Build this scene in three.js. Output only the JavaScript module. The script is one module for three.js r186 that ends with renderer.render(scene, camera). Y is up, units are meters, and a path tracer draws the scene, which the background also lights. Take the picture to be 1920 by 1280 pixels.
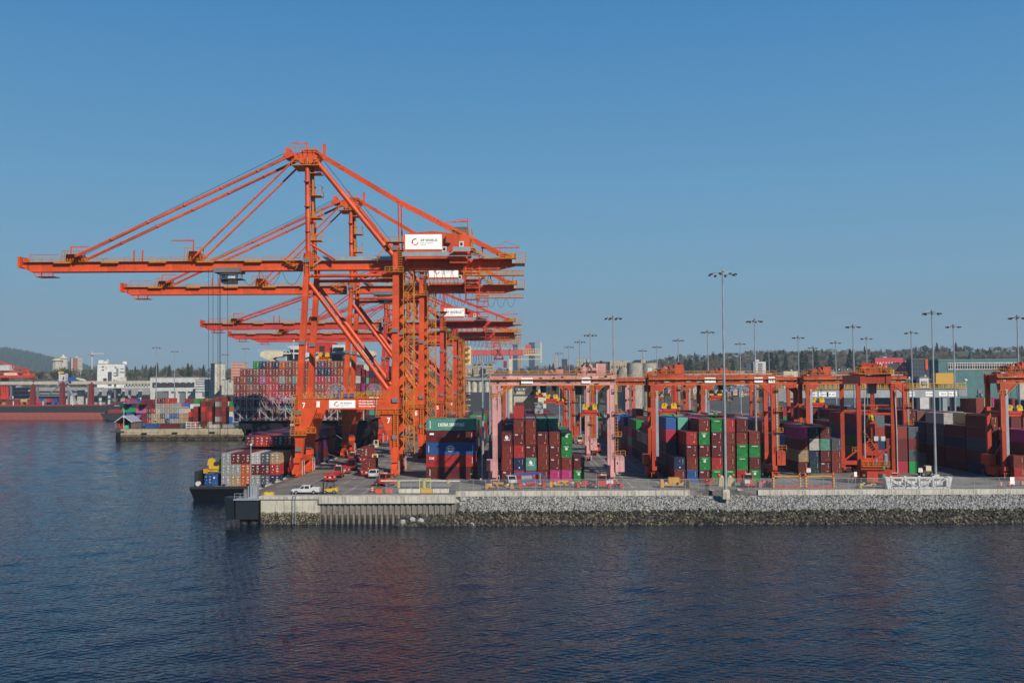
import * as THREE from 'three';
import { mergeGeometries } from 'three/addons/utils/BufferGeometryUtils.js';

// ---------------------------------------------------------------- camera, sky, sun, exposure
const scene = new THREE.Scene();
const F = 1900, EYE = 22.4, SEA = -5.7;
const camera = new THREE.PerspectiveCamera(2 * Math.atan(640 / F) * 180 / Math.PI, 1.5, 0.5, 30000);
camera.position.set(0, EYE, 0);
camera.rotation.order = 'YXZ';
camera.rotation.set(Math.atan(83 / F), Math.atan(17 / F), -0.005);
camera.updateMatrixWorld(true);
const renderer = new THREE.WebGLRenderer({ antialias: true });
renderer.setSize(1024, 682);
renderer.toneMapping = THREE.LinearToneMapping;
renderer.toneMappingExposure = 1.0;
renderer.shadowMap.enabled = true;

const lin = (c) => { c /= 255; return c <= 0.04045 ? c / 12.92 : Math.pow((c + 0.055) / 1.055, 2.4); };
{ // clear afternoon sky: grey-blue haze at the horizon, deepening upwards
  const stops = [[-90, 60, 72, 80], [-0.1, 114, 138, 150], [0, 127, 150, 159], [2.5, 127, 155, 173], [6, 119, 161, 188], [11, 102, 155, 194], [20, 72, 134, 187], [40, 38, 88, 150], [90, 18, 50, 104]];
  const w = 32, h = 512, d = new Float32Array(w * h * 4);
  for (let r = 0; r < h; r++) {
    const e = ((r + 0.5) / h - 0.5) * 180;
    let k = 0; while (k < stops.length - 2 && e > stops[k + 1][0]) k++;
    const a = stops[k], b = stops[k + 1], t = Math.min(1, Math.max(0, (e - a[0]) / (b[0] - a[0])));
    for (let c = 0; c < w; c++) {
      for (let i = 0; i < 3; i++) d[(r * w + c) * 4 + i] = lin(a[i + 1] + (b[i + 1] - a[i + 1]) * t);
      d[(r * w + c) * 4 + 3] = 1;
    }
  }
  const t = new THREE.DataTexture(d, w, h, THREE.RGBAFormat, THREE.FloatType);
  t.mapping = THREE.EquirectangularReflectionMapping; t.magFilter = t.minFilter = THREE.LinearFilter; t.needsUpdate = true;
  scene.background = t; scene.environment = t;
}
const sun = new THREE.DirectionalLight(new THREE.Color(1, 0.92, 0.8), 5);
sun.position.set(300 * 0.471, 300 * 0.559, 300 * 0.682 - 300); sun.target.position.set(0, 0, -300);
sun.castShadow = true; sun.shadow.mapSize.set(4096, 4096);
Object.assign(sun.shadow.camera, { left: -400, right: 400, top: 400, bottom: -400, near: 1, far: 1500 });
scene.add(sun, sun.target);
scene.fog = new THREE.FogExp2(new THREE.Color(0.42, 0.55, 0.66), 0.00007);

// ---------------------------------------------------------------- helpers
let seed = 7;
const rnd = () => { seed = (seed * 1664525 + 1013904223) >>> 0; return seed / 4294967296; };
const rr = (a, b) => a + (b - a) * rnd();
const pick = (a) => a[Math.floor(rnd() * a.length)];
const V = (x, y, z) => new THREE.Vector3(x, y, z);
const ray = (px, py) => V((px - 960) / F, (640 - py) / F, -1).applyQuaternion(camera.quaternion);
const W = (px, py, d) => { const r = ray(px, py); return r.multiplyScalar(-d / r.z).add(camera.position); };     // the point d metres away along -z seen at a pixel
const G = (px, py, y = 0) => { const r = ray(px, py); return r.multiplyScalar((y - EYE) / r.y).add(camera.position); }; // the point of a level plane seen at a pixel

const used = {};
const numbered = (n) => { const k = used[n] = (used[n] ?? -1) + 1; return k ? n + '_' + String(k).padStart(3, '0') : n; };
function tag(o, label, category, group) { o.userData.label = label; o.userData.category = category; if (group) o.userData.group = group; return o; }
function thing(name, label, category, pos = [0, 0, 0], turn = 0, group) {
  const o = new THREE.Group(); o.name = numbered(name); o.position.set(...pos); o.rotation.y = turn; scene.add(o);
  return tag(o, label, category, group);
}
function copyOf(src, pos, turn, label, group) {
  const o = src.clone(); o.name = numbered(src.name.replace(/_\d{3}$/, '')); scene.add(o); o.position.set(...pos); o.rotation.y = turn;
  o.userData = { ...src.userData }; if (label) o.userData.label = label; if (group) o.userData.group = group; return o;
}
function struct(o) { o.userData.kind = 'structure'; return o; }

class MB { // collects flat-shaded faces with uv in metres
  constructor() { this.p = []; this.n = []; this.u = []; this.m = null; this.col = null; this.c = null; }
  color(c) { this.col = c; if (!this.c) { this.c = new Array(this.p.length).fill(1); } return this; }
  v(a, n, u) { this.p.push(a.x, a.y, a.z); this.n.push(n.x, n.y, n.z); this.u.push(u[0], u[1]); if (this.c) this.c.push(...this.col); }
  tri(a, b, c, ns, us) {
    if (this.m) { a = a.clone().applyMatrix4(this.m); b = b.clone().applyMatrix4(this.m); c = c.clone().applyMatrix4(this.m); }
    const n = b.clone().sub(a).cross(c.clone().sub(a)).normalize();
    if (!us) { const ax = Math.abs(n.x), ay = Math.abs(n.y), az = Math.abs(n.z); const f = ay > ax && ay > az ? (q) => [q.x, q.z] : ax > az ? (q) => [q.z, q.y] : (q) => [q.x, q.y]; us = [f(a), f(b), f(c)]; }
    if (ns && this.m) { const nm = new THREE.Matrix3().getNormalMatrix(this.m); ns = ns.map((q) => q.clone().applyMatrix3(nm).normalize()); }
    this.v(a, ns ? ns[0] : n, us[0]); this.v(b, ns ? ns[1] : n, us[1]); this.v(c, ns ? ns[2] : n, us[2]); return this;
  }
  quad(a, b, c, d, ns, us) { this.tri(a, b, c, ns && [ns[0], ns[1], ns[2]], us && [us[0], us[1], us[2]]); this.tri(a, c, d, ns && [ns[0], ns[2], ns[3]], us && [us[0], us[2], us[3]]); return this; }
  hex(q) { // eight corners: 0-3 bottom ring counter-clockwise seen from above, 4-7 above them
    const [a, b, c, d, e, f, g, h] = q;
    this.quad(e, f, g, h); this.quad(d, c, b, a); this.quad(a, b, f, e); this.quad(b, c, g, f); this.quad(c, d, h, g); this.quad(d, a, e, h); return this;
  }
  box(x0, y0, z0, x1, y1, z1) { return this.hex([V(x0, y0, z1), V(x1, y0, z1), V(x1, y0, z0), V(x0, y0, z0), V(x0, y1, z1), V(x1, y1, z1), V(x1, y1, z0), V(x0, y1, z0)]); }
  cbox(x, y, z, sx, sy, sz) { return this.box(x - sx / 2, y - sy / 2, z - sz / 2, x + sx / 2, y + sy / 2, z + sz / 2); }
  beam(p, q, w, h = w, w2 = w, h2 = h) { // box from p to q: w across, h upright; may taper to w2 x h2
    const d = q.clone().sub(p).normalize(), up = Math.abs(d.y) > 0.95 ? V(1, 0, 0) : V(0, 1, 0), s = d.clone().cross(up).normalize(), u = s.clone().cross(d).normalize();
    const k = (c, i, j, ww, hh) => c.clone().addScaledVector(s, i * ww / 2).addScaledVector(u, j * hh / 2);
    const A = [k(p, -1, -1, w, h), k(p, 1, -1, w, h), k(p, 1, 1, w, h), k(p, -1, 1, w, h)], B = [k(q, -1, -1, w2, h2), k(q, 1, -1, w2, h2), k(q, 1, 1, w2, h2), k(q, -1, 1, w2, h2)];
    return this.hex([A[0], A[1], A[2], A[3], B[0], B[1], B[2], B[3]]);
  }
  tube(p, q, r, r2 = r, n = 8, caps = true) {
    const d = q.clone().sub(p).normalize(), up = Math.abs(d.y) > 0.95 ? V(1, 0, 0) : V(0, 1, 0), s = d.clone().cross(up).normalize(), u = s.clone().cross(d).normalize();
    const L = q.distanceTo(p);
    for (let i = 0; i < n; i++) {
      const a = i / n * Math.PI * 2, b = (i + 1) / n * Math.PI * 2, na = s.clone().multiplyScalar(Math.cos(a)).addScaledVector(u, Math.sin(a)), nb = s.clone().multiplyScalar(Math.cos(b)).addScaledVector(u, Math.sin(b));
      const A = p.clone().addScaledVector(na, r), B = p.clone().addScaledVector(nb, r), C = q.clone().addScaledVector(nb, r2), D = q.clone().addScaledVector(na, r2);
      this.quad(B, A, D, C, [nb, na, na, nb], [[b * r, 0], [a * r, 0], [a * r, L], [b * r, L]]);
      if (caps) { this.tri(p, A, B); this.tri(q, C, D); }
    }
    return this;
  }
  path(pts, r, n = 6) { for (let i = 0; i + 1 < pts.length; i++) this.tube(pts[i], pts[i + 1], r, r, n, true); return this; }
  prism(pts, z0, z1) { // outline in x,y between z0 and z1
    if (THREE.ShapeUtils.area(pts.map((q) => new THREE.Vector2(q[0], q[1]))) < 0) pts = pts.slice().reverse();
    const t = THREE.ShapeUtils.triangulateShape(pts.map((q) => new THREE.Vector2(q[0], q[1])), []);
    for (const [a, b, c] of t) { this.tri(V(...pts[a], z1), V(...pts[b], z1), V(...pts[c], z1)); this.tri(V(...pts[c], z0), V(...pts[b], z0), V(...pts[a], z0)); }
    for (let i = 0; i < pts.length; i++) { const a = pts[i], b = pts[(i + 1) % pts.length]; this.quad(V(...a, z0), V(...b, z0), V(...b, z1), V(...a, z1)); }
    return this;
  }
  slab(pts, y0, y1) { // outline in x,z between heights
    const q = pts.map(([x, z]) => [x, -z]), ccw = THREE.ShapeUtils.area(q.map((k) => new THREE.Vector2(...k))) > 0, o = ccw ? q : q.slice().reverse();
    const t = THREE.ShapeUtils.triangulateShape(o.map((k) => new THREE.Vector2(...k)), []);
    const P = (k, y) => V(k[0], y, -k[1]);
    for (const [a, b, c] of t) { this.tri(P(o[a], y1), P(o[b], y1), P(o[c], y1)); this.tri(P(o[c], y0), P(o[b], y0), P(o[a], y0)); }
    for (let i = 0; i < o.length; i++) { const a = o[i], b = o[(i + 1) % o.length]; this.quad(P(a, y0), P(b, y0), P(b, y1), P(a, y1)); }
    return this;
  }
  rail(p, q, h = 1.1, t = 0.07, step = 2) { // a guard rail of posts and two bars
    const L = q.distanceTo(p), n = Math.max(1, Math.round(L / step)), up = V(0, h, 0), mid = V(0, h / 2, 0);
    for (let i = 0; i <= n; i++) { const a = p.clone().lerp(q, i / n); this.beam(a, a.clone().add(up), t, t); }
    this.beam(p.clone().add(up), q.clone().add(up), t, t); this.beam(p.clone().add(mid), q.clone().add(mid), t * 0.8, t * 0.8); return this;
  }
  ball(c, r, n = 8, sy = 1) { for (let i = 0; i < n; i++) for (let j = 0; j < n / 2; j++) { const f = (a, b) => { const t = b / (n / 2) * Math.PI, q = a / n * 2 * Math.PI; return V(Math.sin(t) * Math.cos(q), Math.cos(t) * sy, -Math.sin(t) * Math.sin(q)); }; const k = [f(i, j + 1), f(i + 1, j + 1), f(i + 1, j), f(i, j)], w = k.map((v) => c.clone().addScaledVector(v, r)); if (j === 0) this.tri(w[0], w[1], w[2], [k[0], k[1], k[2]]); else if (j === n / 2 - 1) this.tri(w[0], w[2], w[3], [k[0], k[2], k[3]]); else this.quad(w[0], w[1], w[2], w[3], k); } return this; }
  geo() {
    const g = new THREE.BufferGeometry();
    g.setAttribute('position', new THREE.Float32BufferAttribute(this.p, 3)); g.setAttribute('normal', new THREE.Float32BufferAttribute(this.n, 3)); g.setAttribute('uv', new THREE.Float32BufferAttribute(this.u, 2));
    if (this.c) g.setAttribute('color', new THREE.Float32BufferAttribute(this.c, 3));
    return g;
  }
  build(name, mat, parent, label) {
    const o = new THREE.Mesh(this.geo(), mat); o.castShadow = o.receiveShadow = true;
    if (parent) { o.name = name; parent.add(o); } else { o.name = numbered(name); scene.add(o); }
    if (label) o.userData.label = label;
    return o;
  }
}
const meshOf = (name, g, mat, parent) => { const o = new THREE.Mesh(g, mat); o.castShadow = o.receiveShadow = true; if (parent) { o.name = name; parent.add(o); } else { o.name = numbered(name); scene.add(o); } return o; };

// ---------------------------------------------------------------- textures
const hash = (x, y, s) => { let h = (x * 374761393 + y * 668265263 + s * 1442695041) | 0; h = Math.imul(h ^ (h >>> 13), 1274126177); return ((h ^ (h >>> 16)) >>> 0) / 4294967296; };
const noise = (x, y, per, s) => { const xi = Math.floor(x), yi = Math.floor(y), fx = x - xi, fy = y - yi, u = fx * fx * (3 - 2 * fx), v = fy * fy * (3 - 2 * fy), m = (k) => ((k % per) + per) % per; const a = hash(m(xi), m(yi), s), b = hash(m(xi + 1), m(yi), s), c = hash(m(xi), m(yi + 1), s), d = hash(m(xi + 1), m(yi + 1), s); return a + (b - a) * u + (c - a) * v + (a - b - c + d) * u * v; };
const fbm = (u, v, per, oct, s) => { let r = 0, a = 0.5, t = 0; for (let i = 0; i < oct; i++) { r += a * noise(u * per, v * per, per, s + i); t += a; a *= 0.5; per *= 2; } return r / t; };
function tex(n, f, metres, srgb = true) { // f(u, v) -> grey or [r, g, b], 0..1
  const d = new Uint8Array(n * n * 4);
  for (let y = 0; y < n; y++) for (let x = 0; x < n; x++) { const k = f(x / n, y / n, x, y), o = (y * n + x) * 4; for (let i = 0; i < 3; i++) d[o + i] = Math.max(0, Math.min(255, 255 * (k.length ? k[i] : k))); d[o + 3] = 255; }
  const t = new THREE.DataTexture(d, n, n, THREE.RGBAFormat); t.wrapS = t.wrapT = THREE.RepeatWrapping; t.magFilter = THREE.LinearFilter; t.minFilter = THREE.LinearFilter; t.repeat.set(1 / metres, 1 / metres);
  if (srgb) t.colorSpace = THREE.SRGBColorSpace; t.needsUpdate = true; return t;
}
const grimeTex = tex(512, (u, v) => { const s = fbm(u, v, 6, 5, 3), k = noise(u * 90, v * 5, 90, 11) * fbm(u, v, 3, 3, 20), f = fbm(u, v, 40, 2, 31); return 0.99 - 0.16 * s - 0.16 * k * k - 0.05 * f; }, 9);
const rustTex = tex(512, (u, v) => { const s = fbm(u, v, 8, 5, 43), k = noise(u * 60, v * 4, 60, 17) * fbm(u, v, 4, 3, 25), r = Math.max(0, fbm(u, v, 14, 4, 77) - 0.6) * 2.2; const g = 0.98 - 0.2 * s - 0.2 * k; return [g * (1 - 0.3 * r), g * (1 - 0.62 * r), g * (1 - 0.75 * r)]; }, 7);
const asphaltTex = tex(1024, (u, v, x, y) => { const a = fbm(u, v, 5, 5, 5), b = fbm(u, v, 60, 3, 9), c = hash(x, y, 3), s = Math.max(0, fbm(u, v, 9, 4, 61) - 0.56) * 2.4, q = Math.max(0, noise(u * 3, v * 60, 60, 71) - 0.62); return [0.64 + 0.22 * (a - 0.5) + 0.16 * (b - 0.5) + 0.1 * (c - 0.5) - 0.35 * s - 0.2 * q, 0.63 + 0.21 * (a - 0.5) + 0.16 * (b - 0.5) + 0.1 * (c - 0.5) - 0.35 * s - 0.2 * q, 0.62 + 0.19 * (a - 0.5) + 0.16 * (b - 0.5) + 0.1 * (c - 0.5) - 0.34 * s - 0.2 * q]; }, 34);
const concreteTex = tex(1024, (u, v, x, y) => { const a = fbm(u, v, 6, 6, 15), k = Math.max(0, noise(u * 70, v * 3, 70, 21) - 0.45) * fbm(u, v, 5, 3, 8) * 1.2, b = fbm(u, v, 90, 2, 19), c = hash(x, y, 8); const g = 0.92 + 0.2 * (a - 0.5) - 0.5 * k + 0.12 * (b - 0.5) + 0.05 * (c - 0.5); return [g, g * 0.985, g * 0.95]; }, 12);
const waveBump = tex(1024, (u, v) => { const w = (a, b, p) => 0.5 + 0.5 * Math.sin(2 * Math.PI * (u * a + v * b) + p + 3 * fbm(u, v, 4, 2, 90)); const r = (k) => 1 - Math.abs(2 * fbm(u, v, k, 3, k) - 1); return 0.4 * r(9) + 0.3 * r(21) + 0.15 * fbm(u, v, 60, 3, 33) + 0.08 * w(11, 17, 0) + 0.07 * w(-8, 23, 2); }, 22, false);
const rockBump = tex(256, (u, v) => fbm(u, v, 8, 5, 55), 1.2, false);

const mats = {};
function M(name, rgb, rough = 0.6, opt = {}) { return mats[name] ??= Object.assign(new THREE.MeshStandardMaterial({ color: new THREE.Color().setRGB(...rgb), roughness: rough, ...opt }), { name }); }
const craneTex = tex(1024, (u, v) => { const s = fbm(u, v, 6, 5, 3), k = noise(u * 90, v * 5, 90, 11) * fbm(u, v, 3, 3, 20), f = fbm(u, v, 40, 2, 31), c = hash(Math.floor(u * 5), Math.floor(v * 3), 61) - 0.5, seam = Math.abs((u * 5) % 1 - 0.5) > 0.492 ? 0.1 : 0, r = Math.max(0, fbm(u, v, 16, 4, 83) - 0.63) * 3, g = 0.98 - 0.14 * s - 0.2 * k * k - 0.05 * f + 0.12 * c - seam; return [g * (1 - 0.35 * r), g * (1 - 0.1 * r) + 0.02 * c, g + 0.03 * Math.max(0, c)]; }, 17);
const paint = (name, rgb, rough = 0.5, map = /crane|red orange|faded pink/.test(name) ? craneTex : grimeTex) => M(name, rgb, rough, { map });
const ORANGE = paint('crane orange paint', [0.8, 0.095, 0.016]), FARRED = paint('crane red paint', [0.68, 0.058, 0.03]), YEL = paint('yellow rail paint', [0.66, 0.24, 0.014]), PINK = paint('faded pink paint', [0.74, 0.37, 0.35], 0.7), RTGRED = paint('red orange paint', [0.56, 0.062, 0.022]), ROSE = paint('rose paint', [0.62, 0.13, 0.13], 0.7);
const GALV = M('galvanised steel', [0.42, 0.46, 0.5], 0.45, { metalness: 0.25, map: grimeTex }), DARK = M('dark steel', [0.02, 0.021, 0.024], 0.6), WHITE = paint('white paint', [0.75, 0.75, 0.73], 0.5), GREY = paint('grey paint', [0.3, 0.32, 0.34], 0.5), ROPE = M('wire rope', [0.03, 0.03, 0.03], 0.7), RUBBER = M('tyre rubber', [0.018, 0.018, 0.019], 0.85), GLASS = M('dark glass', [0.02, 0.028, 0.035], 0.08), REDP = paint('signal red paint', [0.6, 0.04, 0.025]), CONC = M('weathered concrete', [0.58, 0.57, 0.53], 0.9, { map: concreteTex }), YELLOW = paint('bright yellow paint', [0.78, 0.5, 0.03]), BLUEP = paint('blue paint', [0.03, 0.11, 0.4]), CREAM = paint('cream paint', [0.78, 0.7, 0.5]), STONEGREY = paint('mid grey paint', [0.2, 0.21, 0.22], 0.6), BLACK = paint('black hull paint', [0.012, 0.015, 0.021], 0.45), TRUSSGREY = paint('light grey paint', [0.42, 0.46, 0.46]);

const canvases = {};
function sheet(key, w, h, draw) { if (canvases[key]) return canvases[key]; const c = document.createElement('canvas'); c.width = w; c.height = h; const x = c.getContext('2d'); draw(x, w, h); const t = new THREE.CanvasTexture(c); t.colorSpace = THREE.SRGBColorSpace; return canvases[key] = t; }
function board(name, w, h, t, parent, pos, rot = [0, 0, 0], depth = 0.05, opt = {}) { const m = mats['sheet ' + t.uuid] ??= Object.assign(new THREE.MeshStandardMaterial({ map: t, roughness: 0.6, ...opt }), { name: 'printed sign' }); const o = meshOf(name, depth ? new THREE.BoxGeometry(w, h, depth) : new THREE.PlaneGeometry(w, h), m, parent); o.position.set(...pos); o.rotation.set(...rot); return o; }
function swirl(x, cx, cy, r) { x.lineWidth = r * 0.34; x.strokeStyle = '#d8343c'; x.beginPath(); x.arc(cx, cy, r, 0.1, 2.2); x.stroke(); x.strokeStyle = '#2a2a30'; x.beginPath(); x.arc(cx, cy, r, 2.5, 5.2); x.stroke(); x.beginPath(); x.lineWidth = r * 0.18; x.strokeStyle = '#d8343c'; x.moveTo(cx - r * 1.7, cy + r * 0.1); x.lineTo(cx - r * 0.5, cy + r * 0.25); x.stroke(); }
const dpSign = sheet('dp', 512, 208, (x, w, h) => { x.fillStyle = '#f4f4f2'; x.fillRect(0, 0, w, h); swirl(x, 140, 104, 40); x.fillStyle = '#33343a'; x.font = 'bold 46px sans-serif'; x.fillText('DP WORLD', 214, 98); x.font = '19px sans-serif'; x.fillText('PORTS & TERMINALS', 216, 128); x.fillText('CANADA', 216, 154); });
const dpSign2 = sheet('dp2', 512, 150, (x, w, h) => { x.fillStyle = '#f2f2f0'; x.fillRect(0, 0, w, h); swirl(x, 150, 75, 40); x.fillStyle = '#5a5c62'; x.font = 'bold 44px sans-serif'; x.fillText('DP WORLD', 220, 72); x.font = '18px sans-serif'; x.fillText('PORTS & TERMINALS', 222, 102); x.fillText('CANADA', 222, 126); });
const dpSign3 = sheet('dp3', 512, 200, (x, w, h) => { x.fillStyle = '#f0f0ee'; x.fillRect(0, 0, w, h); x.fillStyle = '#4a4c52'; x.font = 'bold 82px sans-serif'; x.fillText('DP WORLD', 24, 128); x.font = '24px sans-serif'; x.fillText('PORTS & TERMINALS', 28, 168); x.strokeStyle = '#8a4a50'; x.lineWidth = 6; x.beginPath(); x.arc(470, 52, 18, 0, 7); x.stroke(); });
const zpmc = sheet('zp', 256, 136, (x, w, h) => { x.fillStyle = '#efe9e6'; x.fillRect(0, 0, w, h); x.fillStyle = '#b03040'; x.font = 'bold 62px sans-serif'; x.fillText('ZPMC', 34, 72); x.fillStyle = '#40404a'; x.font = 'bold 22px sans-serif'; x.fillText('1 8 5 9 - 4', 62, 112); });
const loadText = sheet('load', 512, 160, (x, w, h) => { x.clearRect(0, 0, w, h); x.fillStyle = '#fff'; x.font = 'bold 38px sans-serif'; x.fillText('SWL Under Spreader  Single Lift  40t', 4, 40, 504); x.fillText('SWL Under Spreader  Twin Lift  65t', 4, 92, 504); x.fillText('SWL Under Cargo Beam  75t', 4, 144, 420); });
const plate = (s) => sheet('n' + s, 128, 128, (x, w, h) => { x.clearRect(0, 0, w, h); x.fillStyle = '#fff'; x.font = 'bold 124px sans-serif'; x.textAlign = 'center'; x.fillText(s, 64, 110); });
const decal = { transparent: true, alphaTest: 0.4 };
const rtgSign = (s) => sheet('rs' + s, 256, 110, (x, w, h) => { x.fillStyle = '#eef0f0'; x.fillRect(0, 0, w, h); x.fillStyle = '#3a4660'; x.font = 'bold 58px sans-serif'; x.textAlign = 'center'; x.fillText(s, 128, 76, 236); });
// ---------------------------------------------------------------- water
{
  const wm = Object.assign(new THREE.MeshPhysicalMaterial({ color: new THREE.Color().setRGB(0.003, 0.011, 0.023), roughness: 0.08, specularIntensity: 0.62, ior: 1.33, bumpMap: waveBump, bumpScale: 0.26 }), { name: 'sea water' });
  const nx = 820, nz = 430, Z0 = -70, ratio = 1150 / 70, waves = [];
  for (let i = 0; i < 34; i++) { const L = 1.5 * Math.pow(9, rnd()), a = rr(-0.8, 0.8) + 1.3, k = 2 * Math.PI / L; waves.push([Math.cos(a) * k, Math.sin(a) * k, rr(0, 7), 0.0021 * Math.pow(L, 0.85), L]); }
  const pos = new Float32Array((nx + 1) * (nz + 1) * 3), uv = new Float32Array((nx + 1) * (nz + 1) * 2), idx = new Uint32Array(nx * nz * 6), half = 0.68;
  for (let j = 0, o = 0; j <= nz; j++) { const z = Z0 * Math.pow(ratio, j / nz), dz = -z * 0.0065, dx = -z * 2 * half / nx, cell = Math.max(dx, dz); // finer near the quay and the ship's rail, coarser far off
    for (let i = 0; i <= nx; i++, o++) {
      const x = (i / nx * 2 - 1) * half * -z, e = Math.min(1, i / 12, (nx - i) / 12, j / 12, (nz - j) / 12);
      const gust = 0.5 + 1.0 * fbm(x / 160 + 5, z / 80 + 5, 4, 2, 99); let h = 0; for (const [kx, kz, p, am, L] of waves) if (L > 2.2 * cell) h += am * Math.sin(kx * x + kz * z + p);
      pos.set([x, SEA + h * e * gust * (1 + 1.3 * THREE.MathUtils.smoothstep(-z, 230, 420)), z], o * 3); uv.set([x, z], o * 2);
    } }
  for (let j = 0, o = 0; j < nz; j++) for (let i = 0; i < nx; i++) { const a = j * (nx + 1) + i, b = a + 1, c = a + nx + 1, d = c + 1; idx.set([a, b, d, a, d, c], o); o += 6; }
  const g = new THREE.BufferGeometry(); g.setAttribute('position', new THREE.BufferAttribute(pos, 3)); g.setAttribute('uv', new THREE.BufferAttribute(uv, 2)); g.setIndex(new THREE.BufferAttribute(idx, 1)); g.computeVertexNormals();
  const fl = new MB(), Zf = -1150, P = (x, z) => V(x, SEA, z);
  fl.quad(P(-5000, 600), P(5000, 600), P(5000, Z0), P(-5000, Z0)); for (const s of [1, -1]) { const q = [P(s * half * 70, Z0), P(s * 5000, Z0), P(s * 5000, Zf), P(s * half * 1150, Zf)]; s > 0 ? fl.quad(...q) : fl.quad(q[1], q[0], q[3], q[2]); }
  const fg = fl.geo(), g2 = g.toNonIndexed();
  struct(meshOf('water', mergeGeometries([g2, fg]), wm)).userData.label = 'dark blue rippled harbour water';
}

// ---------------------------------------------------------------- quay
const ZW = -216, ZC = -208.8, QX = -58.6;
const asphalt = M('worn asphalt', [0.46, 0.44, 0.41], 0.88, { map: asphaltTex });
{
  const b = new MB().slab([[-53.6, ZC], [-14, ZC], [-14, ZW], [620, ZW], [620, -960], [QX, -960], [QX, -217], [-53.6, -214]], -7, 0);
  const q = struct(b.build('quay_ground', asphalt));
  const c = new MB(); c.box(QX - 0.25, -1.6, -960, QX + 1.1, 0.02, -217); c.build('quay_edge', CONC, q);
}
const tideTex = tex(512, (u, v, x, y) => { // v from the foot of the wall (0) to its top (1): mussels and weed below, stained concrete above
  const edge = 0.47 + 0.1 * (fbm(u, 0.3, 14, 3, 4) - 0.5) + 0.05 * (noise(u * 90, v * 12, 90, 7) - 0.5), n = fbm(u, v, 40, 3, 12), k = Math.max(0, noise(u * 60, v * 3, 60, 5) - 0.5);
  if (v > edge + 0.05) { const g = 0.92 - 0.3 * k - 0.14 * fbm(u, v, 6, 4, 2) + 0.06 * n; return [g, g * 0.98, g * 0.93]; }
  if (v > edge - 0.1) { const g = 0.42 + 0.25 * n - 0.2 * k; return [g, g * 0.97, g * 0.8]; }
  const g = n > 0.57 ? 0.5 : 0.12 + 0.15 * n; return [g, g * 0.94, g * 0.82];
}, 1);
const tide = (name, rgb, w) => { const t = tideTex.clone(); t.repeat.set(w, 1); t.needsUpdate = true; return M(name, rgb, 0.9, { map: t }); };
const wall = (mb, x0, x1, z, y0, y1, w = 1) => mb.quad(V(x0, y0, z), V(x1, y0, z), V(x1, y1, z), V(x0, y1, z), null, [[x0 / 12, 0], [x1 / 12, 0], [x1 / 12, w], [x0 / 12, w]]);
{
  const t = thing('quay_wall', 'pale concrete quay wall with dark steel sheet piles at the near corner', 'quay wall');
  const m = tide('tide stained concrete', [0.64, 0.63, 0.58], 1), pm = tide('tide stained steel', [0.27, 0.26, 0.235], 2.3);
  const a = new MB(); wall(a, -53.6, -41.4, ZC + 0.25, -6.3, -0.55); a.quad(V(-41.4, -6.3, ZC + 0.25), V(-41.4, -6.3, ZC - 2), V(-41.4, -0.55, ZC - 2), V(-41.4, -0.55, ZC + 0.25), null, [[0, 0], [0.2, 0], [0.2, 1], [0, 1]]); a.build('wall_face', m, t);
  new MB().box(-41.4, -6.4, ZC - 1.6, -13.5, -1.45, ZC - 1.2).build('sheet_pile_back', STONEGREY, t);
  for (let i = 0; i < 24; i++) { const x = -41.1 + i * 1.16, p = new MB(), z = ZC + 0.25, f = (a, b, z0, z1) => p.quad(V(x + a, -6.4, z0), V(x + b, -6.4, z1), V(x + b, -1.45, z1), V(x + a, -1.45, z0), null, [[x / 9 + a / 9, 0], [x / 9 + b / 9, 0], [x / 9 + b / 9, 1], [x / 9 + a / 9, 1]]); f(0, 0.55, z, z); f(0.55, 0.66, z, z - 1.4); f(-0.1, 0, z - 1.4, z); p.build('sheet_pile', pm, t); }
  const c = new MB(); c.box(-41.6, -1.5, ZC - 1.5, -13.6, 0.03, ZC + 0.75); c.build('capping_beam', CONC, t);
  const d = new MB(); d.box(-53.9, -0.6, ZC - 1.5, -41.7, 0.05, ZC + 0.55); d.build('coping', CONC, t);
  const l = new MB(); for (const s of [-0.3, 0.3]) l.tube(V(-46.6 + s, -5.6, ZC + 0.75), V(-46.6 + s, 1.1, ZC + 0.75), 0.05); for (let y = -5.4; y < 0.2; y += 0.35) l.tube(V(-46.9, y, ZC + 0.75), V(-46.3, y, ZC + 0.75), 0.03); l.build('ladder', GALV, t);
  const lumps = new THREE.InstancedMesh(new THREE.IcosahedronGeometry(0.16, 0), M('mussels', [0.06, 0.055, 0.045], 0.9), 1500), mt = new THREE.Matrix4(), q = new THREE.Quaternion();
  for (let i = 0; i < 1500; i++) { const y = -5.9 + 2.3 * Math.pow(rnd(), 1.3), s = rr(0.4, 1.1); mt.compose(V(rr(-53.5, -41.4), y, ZC + rr(0.2, 0.34)), q.setFromEuler(new THREE.Euler(rr(0, 6), rr(0, 6), 0)), V(s, s, s)); lumps.setMatrixAt(i, mt); const k = rnd() > 0.72 ? rr(3, 6) : rr(0.3, 1.3); lumps.setColorAt(i, new THREE.Color().setRGB(k, k * 0.97, k * 0.85)); }
  lumps.name = 'mussel_growth'; lumps.userData.kind = 'stuff'; t.add(lumps);
}
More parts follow.
